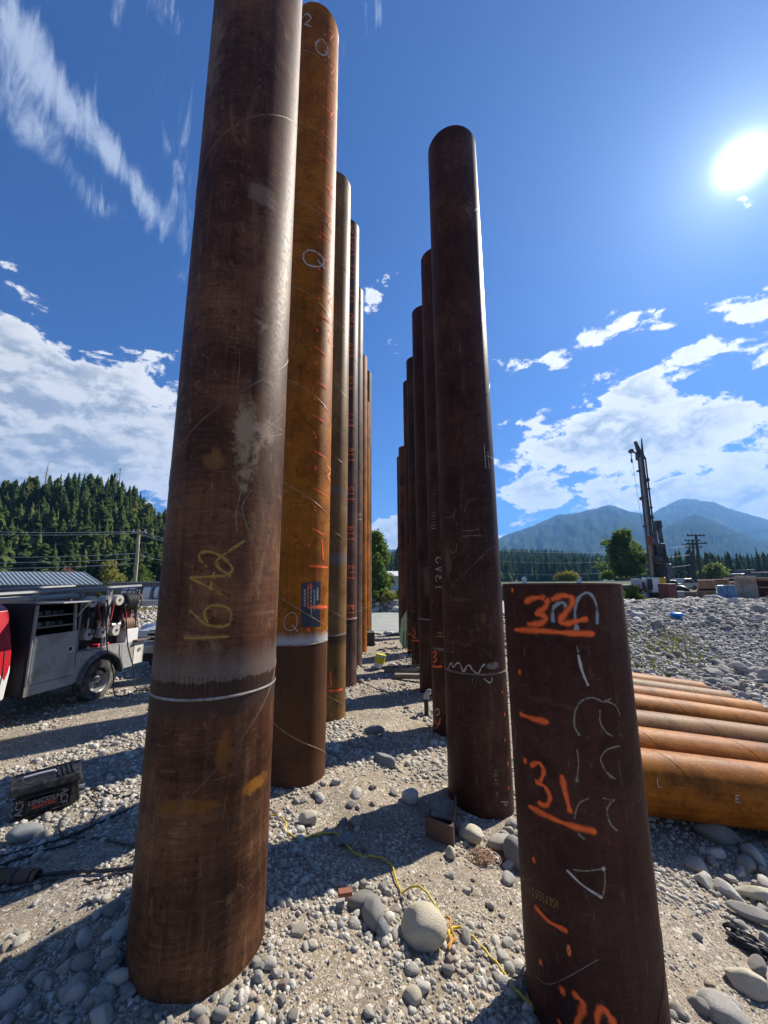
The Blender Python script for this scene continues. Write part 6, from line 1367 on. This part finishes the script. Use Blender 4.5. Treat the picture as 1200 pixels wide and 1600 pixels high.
for i, (a, b, yt_, Y) in enumerate(((568, 600, 925, 43.6), (592, 622, 931, 43.0), (615, 648, 922, 44.2), (540, 575, 922, 43.8), (640, 680, 918, 44.5), (500, 545, 915, 44), (680, 760, 915, 45))):
    leafy_px(a, b, yt_, Y, M['leaves'] if i != 1 else M['yellow_leaves'], ['dark green shrub at the water edge under the cottonwoods', 'yellow green shrub at the water edge in the gap', 'green shrub right of the gap on the far bank', 'shrub on the far bank hidden behind the left row', 'shrub on the far bank behind the right row', 'bushy growth on the far bank left of the cottonwoods', 'broad bush on the far bank behind the tall dark pile'][i], 'shrub', 'shrub', n=2600, leaf=.13, lobes=7, trunk=False, seed=20+i, low=.0)
leafy_px(945, 1012, 829, 52, M['leaves'], 'broad leafy green tree behind the drill rig', n=8500, leaf=.21, lobes=26, seed=5, zoff=1.0, low=.06)
leafy_px(1096, 1132, 884, 60, M['leaves'], 'rounded green bush behind the lumber stacks', 'bush', 'bush', n=3600, leaf=.2, lobes=8, trunk=False, seed=6, zoff=1, low=.02)
leafy_px(936, 975, 899, 55, M['leaves'], 'low green bush showing just above the short pile', 'bush', 'bush', n=2600, leaf=.2, lobes=7, trunk=False, seed=7, zoff=1, low=.02)
leafy_px(866, 900, 899, 58, M['yellow_leaves'], 'small yellow green bush just above the rim of the short pile', 'bush', 'bush', n=2000, leaf=.2, lobes=7, trunk=False, seed=9, zoff=.6, low=.02)
leafy_px(972, 1003, 918, 25.5, M['leaves'], 'patch of bright green weeds at the top of the stone bank', 'weeds', 'weed_clump', n=2800, leaf=.08, lobes=8, trunk=False, seed=8, low=0)
leafy_px(149, 194, 876, 56, M['yellow_leaves'], 'yellow green bushy tree above the end of the shed roof', n=7000, leaf=.22, lobes=10, seed=10, low=.02)
leafy_px(195, 246, 884, 60, M['leaves'], 'green bushy tree right of the utility pole', n=7000, leaf=.24, lobes=10, seed=11, low=.02)
leafy_px(96, 116, 884, 60, leaf_mat('reddish_leaves', (.16, .06, .045), (.25, .11, .08), (.3, .2, .12)), 'small reddish bush above the shed roof', 'bush', 'bush', n=1800, leaf=.2, lobes=6, trunk=False, seed=12, low=.02)
# weeds on the stone bank
def weeds(pts, label):
    mb = MB(); r = random.Random(4)
    for cx, cy, n in pts:
        for _ in range(int(n*.38)):
            x, y = cx+r.gauss(0, .5), cy+r.gauss(0, .45); z = hz(x, y)+.05; a = r.uniform(0, 6.28); l = r.uniform(.08, .22); tx, ty = math.cos(a)*l*.5, math.sin(a)*l*.5
            mb.add([(x-.01, y, z), (x+.01, y, z), (x+tx+.02, y+ty, z+l), (x+tx-.02, y+ty, z+l)], [(0, 1, 2, 3)])
    o = obj('grass_tufts', mb, M['yellow_leaves']); tag(o, kind='stuff')
pw = [G(1020, 1010), G(1085, 1035), G(1050, 1000), G(230, 955), G(1005, 1040)]
weeds([(p.x, p.y, 220) for p in pw], '')

# ------------------------------------------------------------------ yard behind the stone bank
def yz(x, y): return hz(x, y)
def face_on(px0, px1, ytop, ybot, Y):
    """a front side square to the line of sight: left foot, right foot, depth direction, top height"""
    c = at((px0+px1)/2, ybot, Y); rr = math.hypot(c.x, c.y)
    def ar(px, py): d = ray(px, py); return CAM+d*(rr/math.hypot(d.x, d.y))
    a, b, tp = ar(px0, ybot), ar(px1, ybot), ar((px0+px1)/2, ytop); u = Vector((b.x-a.x, b.y-a.y, 0)).normalized(); return a, b, Vector((-u.y, u.x, 0)), tp.z
def yard_box(name, px0, px1, ytop, ybot, Y, depth, mat, label, cat, rz=0.0, bevel=.02, parent=None):
    a, b, nv_, tz_ = face_on(px0, px1, ytop, ybot, Y); lo = a.z-(.35 if name != 'slat' else 0)
    mb = MB().hexa([drop(a, lo), drop(b, lo), drop(b+nv_*depth, lo), drop(a+nv_*depth, lo), drop(a, tz_), drop(b, tz_), drop(b+nv_*depth, tz_), drop(a+nv_*depth, tz_)])
    o = obj(name, mb, mat, parent, world=parent is not None, bevel=bevel); 
    return tag(o, label, cat) if label else o
lum = plain('sawn_lumber', (.40, .23, .13), .75, 0, .25, 3); lumg = plain('old_lumber', (.33, .20, .12), .8, 0, .3, 3)
def lumber(px0, px1, ytop, ybot, Y, label, mat, rows=6, cols=5, depth=3):
    a, b, nv_, tz_ = face_on(px0, px1, ytop, ybot, Y); t = thing('lumber_stack', label, 'lumber stack', tuple(a), math.atan2(b.y-a.y, b.x-a.x), 'lumber stacks in the yard'); w = math.hypot(b.x-a.x, b.y-a.y); h = tz_-a.z
    obj('bearer', MB().box((w*.5, .3, .0), (w, .12, .14)).box((w*.5, depth-.3, .0), (w, .12, .14)), M['dark_timber'], t)
    bh = (h-.08)/rows
    mb = MB()
    for r in range(rows):
        for c in range(cols):
            j = random.uniform(-.03, .03); mb.box(((c+.5)*w/cols, depth/2+j, .08+(r+.5)*bh), (w/cols-.012, depth, bh-.018))
    o = obj('board', mb, mat, t); tag(o, kind='stuff'); return t
lumber(1091, 1119, 906, 921.5, 26, 'upper reddish bundle of lumber nearest the middle of the yard', lum); lumber(1091, 1121, 922.5, 938.5, 26, 'lower reddish bundle of lumber nearest the middle of the yard', lumg)
lumber(1117, 1140, 905, 914, 29.5, 'lumber bundle standing behind the blue wrapped stack', lum, 4, 4); lumber(1141, 1153, 909, 918, 30, 'small lumber bundle between the blue stack and the container', lumg, 4, 3)
blue = plain('blue_wrap', (.07, .22, .42), .45, 0, .3, 2, dirt=(.25, .38, .5))
for (a, b, lb) in ((915, 926.5, 'upper bundle wrapped in blue sheeting beside the grey container'), (928, 941, 'lower bundle wrapped in blue sheeting beside the grey container')):
    p0, p1_, nv_, tz_ = face_on(1121, 1153, a, b-1.5, 25.2); t = thing('wrapped_bundle', lb, 'wrapped lumber', tuple(p0), math.atan2(p1_.y-p0.y, p1_.x-p0.x), 'blue wrapped bundles'); o = yard_box('wrapping', 1121, 1153, a, b-1.5, 25.2, 2.4, blue, None, None, parent=t)
    for k in range(3): obj('strap', MB().box(((p1_-p0).length*(.2+.3*k), -.012, (tz_-p0.z)/2), (.03, .02, (tz_-p0.z)-.04)), M['dark_timber'], t)
# container with corrugated doors
def container(px0, px1, ytop0, ytop1, ybot, Y, depth, mat, label):
    a, b, nv_, tz0 = face_on(px0, px1, ytop0, ybot, Y); t = thing('shipping_container', label, 'container', tuple(a), math.atan2(b.y-a.y, b.x-a.x)); w = math.hypot(b.x-a.x, b.y-a.y); h = tz0-a.z
    obj('shell', MB().box((w/2, depth/2+.03, h/2), (w, depth, h)), mat, t, bevel=.01); n = 9
    for k in range(n): obj('door_rib', MB().box(((k+.5)*w/n, 0, h/2), (w/n*.5, .06, h*.92)), mat, t, bevel=.008)
    for k in (.3, .7): obj('lock_rod', MB().cyl((w*k, -.06, .05), (w*k, -.06, h-.05), .018, n=6), mat, t)
    return t
container(1153, 1188, 900, 897, 943, 24.6, 5, plain('weathered_grey_container', (.40, .39, .34), .6, 0, .2, 2, dirt=(.25, .18, .12)), 'pale grey ribbed shipping container at the right end of the yard')
p = at(1186, 942, 24.5); t = thing('rusty_shelter', 'rust brown open shelter with a flat pale roof at the right edge', 'shelter', (p.x, 24.5, p.z), R(-43)); rb = plain('rusty_brown_panel', (.16, .075, .05), .7, 0, .3, 2); tp = at(1186, 905, 24.5).z-p.z
for k in range(4): obj('post', MB().box((.05+k*.75, 0, tp/2), (.12, .12, tp)), rb, t)
for zz in (.35, .95, 1.4): obj('shelf_rail', MB().box((1.2, .02, zz), (2.3, .06, .08)), lum, t)
obj('back_wall', MB().box((1.2, 2.0, tp/2), (2.6, .05, tp)), rb, t); obj('roof', MB().box((.7, .9, tp+.08), (4.4, 2.6, .10)), plain('pale_plywood', (.42, .33, .23), .7), t)
obj('red_tank', MB().cyl((.5, .6, .45), (.5, 1.3, .45), .2, n=16), plain('red_tank', (.35, .02, .02), .4), t, smooth=True)
tag(obj('pale_board', MB().box(tuple(at(1196, 894, 25)), (1.0, .9, .07)), plain('pale_board', (.5, .46, .38), .7)), 'pale board lying on the shelter roof at the right edge', 'board')
# concrete blocks, covered heaps, cars
yard_box('concrete_barrier', 1050, 1071, 924, 938, 26.6, 1, plain('pale_barrier', (.34, .33, .30), .9), 'pale concrete block left of the grey crate in the yard', 'concrete block')
cr = thing('wooden_crate', 'weathered grey brown wooden crate left of the lumber stacks', 'crate', tuple(at(1071, 938, 26.4)))
yard_box('crate_body', 1071, 1090, 925, 938, 26.45, 1, M['weathered_wood'], None, None, parent=cr)
for k in range(4): yard_box('slat', 1070.5, 1090.5, 924.6+k*3.4, 927+k*3.4, 26.38, .06, M['weathered_wood'], None, None, parent=cr, bevel=0).data
def heap(px0, px1, ytop, ybot, Y, mat, label, name='covered_heap', cat='tarpaulin heap'):
    a = at(px0, ybot, Y); b = at(px1, ybot, Y); tp = at((px0+px1)/2, ytop, Y); V = rockV(I3, np.random.default_rng(int(px0)), 8, .16, (1, .9, 1)); V = V*np.array([(b.x-a.x)/2, .9, (tp.z-a.z)]); V[:, 2] = np.maximum(V[:, 2], -.2)
    o = bpy.data.objects.new(name, np_mesh(name, V, F3, mat)); link(o); o.location = ((a.x+b.x)/2, Y+.9, a.z); return tag(o, label, cat)
heap(1068, 1092, 912, 927, 27.8, plain('black_tarp', (.02, .022, .025), .5, 0, .4), 'heap under a black tarpaulin left of the lumber stacks')
def small_vehicle(px0, px1, ytop, ybot, Y, mat, label, name='parked_car'):
    a = at(px0, ybot, Y); b = at(px1, ybot, Y); tp = at((px0+px1)/2, ytop, Y); w = b.x-a.x; h = tp.z-a.z; t = thing(name, label, 'car', (a.x, Y, a.z))
    pr = [(0, .18*h), (0, .55*h), (.18*w, .62*h), (.34*w, h), (.72*w, h), (.88*w, .62*h), (w, .55*h), (w, .18*h)]
    obj('body', MB().prism(pr, 0, 1.7, 'y'), mat, t, bevel=.03); obj('windows', MB().prism([(.24*w, .62*h), (.36*w, .93*h), (.70*w, .93*h), (.82*w, .62*h)], -.01, 1.71, 'y'), M['glass'], t)
    for k in (.2, .8):
        for yy in (.0, 1.5): obj('wheel', MB().cyl((k*w, yy-.02, .2*h), (k*w, yy+.2, .2*h), .2*h, n=16), M['tyre'], t, smooth=True)
    return t
small_vehicle(1040, 1066, 907, 925, 33, plain('white_car', (.6, .61, .6), .3), 'white vehicle parked behind the concrete block in the yard')
small_vehicle(1062, 1092, 904, 922, 38, plain('cream_car', (.5, .45, .32), .35), 'cream coloured vehicle behind the black tarpaulin heap')
small_vehicle(1160, 1190, 890, 905, 48, plain('dark_car', (.06, .07, .08), .35), 'dark vehicle far behind the grey container')
# left part of yard: containers
yard_box('dark_container', 971, 1001, 914, 931, 27.5, 2.4, plain('dark_navy_container', (.02, .022, .03), .6, 0, .4, 2), 'dark container just right of the short pile', 'container')
yard_box('white_unit', 986, 1003, 904.5, 912.5, 28.0, 1.4, plain('grey_white_box', (.42, .44, .44), .6), 'grey white box standing on top of the dark container', 'box')
tag(obj('rust_stack', MB().box(tuple(at(1007, 921, 29)), (.95, .9, .62)).box(tuple(at(1005, 913, 29)), (.6, .7, .35)), plain('orange_brown_stack', (.28, .11, .06), .8, 0, .3), bevel=.02), 'orange brown stack of bricks left of the rig cab', 'brick stack')
p = at(1008, 938.5, 25.8); t = thing('blue_barrel', 'blue plastic drum at the foot of the drill rig', 'drum', tuple(p)); bb = plain('blue_drum', (.03, .09, .26), .4)
obj('drum_body', MB().cyl((0, 0, 0), (0, 0, .52), .22, n=20), bb, t, smooth=True)
for zz in (.17, .35, .51): obj('drum_hoop', MB().ring((0, 0, zz), (0, 0, 1), .22, .012, 22, 6), bb, t, smooth=True)
# drill rig ------------------------------------------------------------
YR = 29.0; base = at(1024, 935, YR); t = thing('drill_rig', 'tall dark drill rig mast with a yellow and white cab at its foot', 'drill rig', (base.x, YR, base.z)); sc_ = YR/600*1.0
dk = plain('dark_rig_steel', (.035, .036, .038), .5, .3, .4, 3, dirt=(.12, .10, .08)); yel = plain('rig_yellow', (.62, .33, .02), .4)
mt = at(1001, 716, YR); mbp = at(1024, 926, YR+.4)
def beam(mb, p, q, w0, w1=None, d=None):
    p, q = Vector(p), Vector(q); w1 = w1 or w0; u = Vector((1, 0, 0)); v = Vector((0, 1, 0)); d = d or 1.0
    return mb.hexa([p-u*w0/2-v*w0*d/2, p+u*w0/2-v*w0*d/2, p+u*w0/2+v*w0*d/2, p-u*w0/2+v*w0*d/2, q-u*w1/2-v*w1*d/2, q+u*w1/2-v*w1*d/2, q+u*w1/2+v*w1*d/2, q-u*w1/2+v*w1*d/2])
obj('mast', beam(MB(), mbp, mt, .42, .32), dk, t, world=True, bevel=.02)
for k in range(13):
    f = .06+k*.07; q = mbp.lerp(mt, f); obj('mast_bracket', MB().box((q.x+.30*(1 if k % 3 else -1), q.y-.05, q.z), (.16, .3, .12+.12*(k % 2))), dk, t, world=True)
obj('mast_rail', beam(MB(), mbp+Vector((-.24, -.28, 0)), mt+Vector((-.2, -.24, 0)), .10), M['rail_grey'], t, world=True); obj('mast_rail', beam(MB(), mbp+Vector((.24, -.28, 0)), mt+Vector((.2, -.24, 0)), .08), dk, t, world=True)
h1, h2 = at(996, 692, YR), at(1005, 688, YR)
obj('crown_head', beam(MB(), mt+Vector((0, 0, -.1)), at(998, 706, YR), .5, .35), dk, t, world=True); obj('crown_arm', beam(MB(), at(1001, 712, YR), at(992.5, 690, YR), .28, .16), dk, t, world=True); obj('crown_spike', beam(MB(), at(1004, 712, YR), at(1002.5, 685, YR), .16, .05), dk, t, world=True)
obj('jib', beam(MB(), at(1000, 712, YR), at(986, 704, YR), .14, .10), dk, t, world=True); obj('jib_pulley', MB().cyl(tuple(at(986, 705, YR)-Vector((0, .1, 0))), tuple(at(986, 705, YR)+Vector((0, .1, 0))), .17, n=14), dk, t, world=True)
obj('hoist_line', MB().tube([at(986, 707, YR), at(987, 719, YR)], .03, 5), dk, t, world=True); obj('hook_block', MB().box(tuple(at(987, 720, YR)), (.1, .1, .3)), dk, t, world=True)
obj('hoist_line', MB().tube([at(988, 719, YR), at(997, 780, YR), at(1006, 834, YR)], .012, 4), M['rail_grey'], t, world=True)
obj('back_stay', beam(MB(), at(1028, 817, YR+.6), at(1040, 880, YR+.6), .24, .16), dk, t, world=True); obj('stay_head', MB().box(tuple(at(1028, 820, YR+.6)), (.34, .4, .6)), dk, t, world=True)
obj('stay_strut', beam(MB(), at(1022, 817, YR+.5), at(1028, 865, YR+.5), .14), dk, t, world=True); obj('stay_strut', beam(MB(), at(1038, 878, YR+.7), at(1047, 915, YR+.7), .08), dk, t, world=True); obj('stay_strut', beam(MB(), at(1022, 830, YR+.3), at(1028, 826, YR+.6), .1), dk, t, world=True)
for (a, b, w) in (((1014, 838), (1015.5, 852), .30), ((1015.5, 854), (1018, 868), .22)): obj('rotary_head', beam(MB(), at(*a, YR-.3), at(*b, YR-.3), w), plain('rusty_red_head', (.16, .04, .03), .6), t, world=True)
obj('drill_rod', beam(MB(), at(1015, 850, YR-.35), at(1022, 925, YR-.35), .14), M['weathered_wood'], t, world=True)
obj('winch', MB().cyl(tuple(at(1026, 873, YR-.4)-Vector((.3, 0, 0))), tuple(at(1026, 873, YR-.4)+Vector((.35, 0, 0))), .26, n=16), dk, t, world=True, smooth=True)
obj('upper_frame', MB().box(tuple(at(1030, 865, YR+.2)), (.75, .5, 1.5)), dk, t, world=True, bevel=.02)
obj('walkway_rail', MB().tube([at(1025, 880, YR-.4), at(1043, 881, YR-.4), at(1046, 905, YR-.4)], .03, 5), M['rail_grey'], t, world=True)
obj('power_pack', MB().box(tuple(at(1034, 893, YR+.6)), (.8, 1.2, 1.1)), plain('grey_power_pack', (.10, .105, .12), .5, .2, .4, 3), t, world=True, bevel=.03)
mb = MB()
for k in range(22):
    a = at(random.uniform(1022, 1042), random.uniform(845, 880), YR-.2); b = at(random.uniform(1022, 1046), random.uniform(885, 915), YR-.3); mb.tube(catmull([a, a.lerp(b, .5)+Vector((random.gauss(0, .15), -.1, -.2)), b], 3), .025, 4)
obj('hydraulic_hoses', mb, M['black_rubber'], t, world=True)
c_ = obj('cab', MB().box(tuple(at(1017, 914, YR-.6)), (.62, 1.0, 1.05)), wp, t, world=True, bevel=.05); obj('cab_window', MB().box(tuple(at(1015.5, 913, YR-1.12)), (.36, .04, .75)), M['glass'], t, world=True)
obj('engine_cover', MB().box(tuple(at(1028, 914, YR-.4)), (.52, 1.1, 1.1)), yel, t, world=True, bevel=.04); obj('cover_vent', MB().box(tuple(at(1029, 918, YR-.97)), (.26, .04, .6)), dk, t, world=True)
obj('counterweight', MB().box(tuple(at(1037, 916, YR)), (.8, 1.4, .9)), dk, t, world=True, bevel=.05)
for s_ in (-.5, .7): obj('crawler_track', MB().prism([(-1.1, .0), (-1.25, .2), (-1.1, .45), (1.1, .45), (1.25, .2), (1.1, .0)], s_-.2, s_+.2, 'y'), dk, t, bevel=.04)
o = obj('rusty_bin', MB().box((0, 0, .55), (.75, .7, 1.15)), plain('red_brown_bin', (.12, .03, .025), .6, 0, .3), bevel=.03); p = at(1045, 937, 25.6); o.location = (p.x, p.y, p.z-.1); o.rotation_euler = (0, 0, .3); tag(o, 'dark red metal bin at the foot of the drill rig', 'bin')
# blue scrap on the rocks
p = G(1057, 967); V = rockV(I3, np.random.default_rng(8), 12, .22, (1, .7, .5)); me = np_mesh('blue_tarp_scrap', V*.34, F3, plain('bright_blue_plastic', (.02, .19, .62), .35, 0, .2, 6)); o = bpy.data.objects.new('blue_tarp_scrap', me); link(o); o.location = (p.x, p.y, p.z+.14); tag(o, 'crumpled bright blue plastic lying on the stone bank', 'plastic scrap')
# utility poles with double crossarms
dpm = plain('dark_pole_wood', (.07, .06, .05), .8, 0, .2, 4)
UP = []
for i, (px, ytop, Y, arms) in enumerate(((1087, 835, 47, 2), (1082, 843, 55, 2), (1077, 850, 64, 1))):
    tp = at(px, ytop, Y); bt = at(px+(10 if i == 0 else 5), 915, Y); zg_ = hz(bt.x, bt.y)
    t = thing('utility_pole', ['nearest dark utility pole with two crossarms behind the lumber', 'middle dark utility pole of the three behind the lumber', 'farthest dark utility pole of the three behind the lumber'][i], 'utility pole', (bt.x, Y, zg_), 0, 'dark utility poles')
    obj('post', MB().tube([(bt.x, Y, zg_-.3), tuple(tp)], .15, 8, [.19, .13]), dpm, t, world=True, smooth=True)
    for k in range(arms):
        c_ = tp-Vector((0, 0, .15+.95*k)); obj('cross_arm', MB().box(tuple(c_), (2.2+.3*k, .12, .14)), dpm, t, world=True)
        for q in (-1, -.5, .5, 1): obj('insulator', MB().cyl(tuple(c_+Vector((q, 0, .05))), tuple(c_+Vector((q, 0, .25))), .05, n=6), dpm, t, world=True)
    UP.append(tp)
g2 = 'wires leaving the dark utility poles'
for k, (dy, lb) in enumerate(((0, 'topmost wire running left from the dark utility poles'), (14, 'middle wire running left from the dark utility poles'), (30, 'low wire running left from the dark utility poles'))):
    wire(at(1078, 853+dy, 60), at(620, 838+dy*1.3, 75), 2.0, .02, lb, g2, mat=M['rail_grey'])
for dy, lb in ((0, 'pale wire running right from the dark utility poles'), (22, 'lower wire running right across the forest')):
    wire(at(1087, 840+dy+(12 if dy else 0), 47), at(1320, 800+dy*2.5, 40), .6, .014, lb, g2, mat=M['rail_grey'])
# white roofs across the river seen in the gap
o = obj('white_building', MB().box((0, 0, 1.6), (16, 5, 3.2)), plain('white_wall_paint', (.62, .62, .60), .6), bevel=.05); p = at(640, 921, 85); t = thing('long_white_building', 'long low white building across the river behind the shrubs', 'building', (p.x, 85, 0)); o.parent = t; o.name = 'wall'
obj('roof', MB().prism([(-3, 3.2), (0, 4.3), (3, 3.2)], -8.3, 8.3, 'x'), plain('white_roof', (.7, .7, .69), .5), t)
for k in range(6): obj('window', MB().box((-6.5+k*2.6, -2.52, 1.9), (1.3, .06, .9)), M['glass'], t)
for (px, yy, lb) in ((819, 900, 'tiny white roof peak in the trees above the short pile'), (904, 899, 'tiny white gable among the far trees right of centre')):
    p = at(px, yy+3, 110); t = thing('small_building', lb, 'building', (p.x, 110, hz(p.x, 110))); hh = p.z-hz(p.x, 110); obj('wall', MB().box((0, 0, hh*.4), (.9, 1.2, hh*.8)), plain('pale_wall', (.6, .6, .6), .6), t); obj('roof', MB().prism([(-.6, hh*.8), (0, hh*.9+.5), (.6, hh*.8)], -.7, .7, 'y'), plain('pale_gable', (.65, .65, .65), .6), t)

# ------------------------------------------------------------------ far forest and mountains
def low_z(X, Y):
    a = X/Y; prof = np.interp(a, [-1.2, -.5, 0, .3, .45, .6, .7, .85, 1.2], [.0, .02, .048, .052, .048, .030, .022, .022, .03]); k = smooth((Y-190)/300.)
    return 1.2+prof*480*k-12*smooth((Y-520)/120)
def far_hill_mat():
    m, t, b, o = mat_new('far_forest_floor'); P = t.new('ShaderNodeTexCoord').outputs['Object']; t.set(b.inputs['Base Color'], t.mix(t.noise(P, .03, 6, .7), (.03, .05, .025), (.07, .085, .04))); b.inputs['Roughness'].default_value = 1; return m
o = bpy.data.objects.new('far_rise', grid_mesh(np.linspace(-240, 620, 120), np.linspace(160, 700, 60), low_z, far_hill_mat(), 'far_rise')); link(o); tag(o, kind='structure')
rf = np.random.default_rng(4); pts = []; hs = []
for _ in range(4200):
    Y = 170+370*rf.random()**.8; a = rf.uniform(-.12, 1.15); X = a*Y; pts.append((X, Y, float(low_z(np.array([X]), np.array([Y]))[0])-.5)); hs.append(rf.uniform(8, 15))
forest('far_forest', pts, hs, M['needles_far'], 7, 6, 1, 8, .2)
RG = ('dark conifer in the tree line beyond the yard, right of the drill rig', 'conifers in the tree line beyond the yard')
random.seed(5)
for k in range(52):
    Y = random.uniform(105, 150); a = random.uniform(.745, 1.04); X = a*Y; top = random.uniform(.040, .075)+.012*(a > .93)*random.random(); zg_ = 1.2
    conifer(X, Y, zg_, top*Y+2.45-zg_, *RG)
for k in range(16):
    Y = random.uniform(120, 160); a = random.uniform(.02, .14); X = a*Y; conifer(X, Y, .6, random.uniform(8, 13), 'conifer beyond the white building in the gap between the rows', 'conifers beyond the white building')
def mount(name, prof_px, Y, depth, seed, c0, c1, rough=.06):
    pr = sorted([(ray(px, py).x/ray(px, py).y, ray(px, py).z/ray(px, py).y) for px, py in prof_px]); aa = [p[0] for p in pr]; zz = [p[1] for p in pr]
    U_ = np.linspace(aa[0], aa[-1], 300); Tt = np.linspace(0, 1.35, 70); A_, T_ = np.meshgrid(U_, Tt, indexing='ij')
    Yg = Y-depth*(1-T_); X = A_*Y*(.55+.45*Yg/Y) if False else A_*Yg
    pk = np.interp(A_, aa, zz)*Y; k = np.where(T_ <= 1, smooth(T_)**.9*.35+T_*.65, 1-(T_-1)*1.6); rid = 1-np.abs(fbm(A_*40, T_*6+A_*9, 1.0, 5, seed)*2-1)
    Z = pk*k+(rid-.62)*pk*rough*5*np.sin(np.clip(T_, 0, 1)*math.pi)+(fbm(A_*90, T_*9, 1, 3, seed)-.5)*pk*rough*.5+2
    V = np.stack([X, Yg, Z], -1).reshape(-1, 3); i = np.arange(300*70).reshape(300, 70); F = np.stack([i[:-1, :-1], i[1:, :-1], i[1:, 1:], i[:-1, 1:]], -1).reshape(-1, 4)
    m, t, b, o_ = mat_new(name+'_forested'); P = t.new('ShaderNodeTexCoord').outputs['Object']; z_ = t.new('ShaderNodeSeparateXYZ', i_0=P).outputs[2]
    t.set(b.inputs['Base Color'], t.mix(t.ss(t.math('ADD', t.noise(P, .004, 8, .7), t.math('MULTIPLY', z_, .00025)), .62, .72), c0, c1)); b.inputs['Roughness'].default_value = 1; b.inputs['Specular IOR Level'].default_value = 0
    o = bpy.data.objects.new(name, np_mesh(name, V, F, m)); link(o); tag(o, kind='structure')
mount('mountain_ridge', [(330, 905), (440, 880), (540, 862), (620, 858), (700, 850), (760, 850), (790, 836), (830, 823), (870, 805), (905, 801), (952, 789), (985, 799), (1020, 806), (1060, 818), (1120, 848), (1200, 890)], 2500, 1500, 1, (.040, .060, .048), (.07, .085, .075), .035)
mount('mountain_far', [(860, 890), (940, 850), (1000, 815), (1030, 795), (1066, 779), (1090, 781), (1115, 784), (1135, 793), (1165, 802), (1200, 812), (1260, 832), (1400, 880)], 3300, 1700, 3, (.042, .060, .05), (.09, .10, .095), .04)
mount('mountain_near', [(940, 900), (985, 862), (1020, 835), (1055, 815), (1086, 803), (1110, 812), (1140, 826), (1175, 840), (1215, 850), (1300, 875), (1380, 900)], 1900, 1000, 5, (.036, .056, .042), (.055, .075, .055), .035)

# ------------------------------------------------------------------ haze
HAZE = 2.0e-4
if HAZE:
    mb = MB().box((1200, 1400, 398.0), (7400, 6400, 804.0)); hzo = obj('haze', mb, None); hzo.data.materials.clear()
    m = bpy.data.materials.new('haze_air'); m.use_nodes = True; t = NT(m.node_tree); t.n.clear(); v = t.new('ShaderNodeVolumePrincipled'); v.inputs['Color'].default_value = (.20, .48, 1.0, 1); v.inputs['Density'].default_value = HAZE; v.inputs['Anisotropy'].default_value = .2
    o = t.new('ShaderNodeOutputMaterial'); t.l.new(v.outputs[0], o.inputs['Volume']); hzo.data.materials.append(m); tag(hzo, kind='stuff')
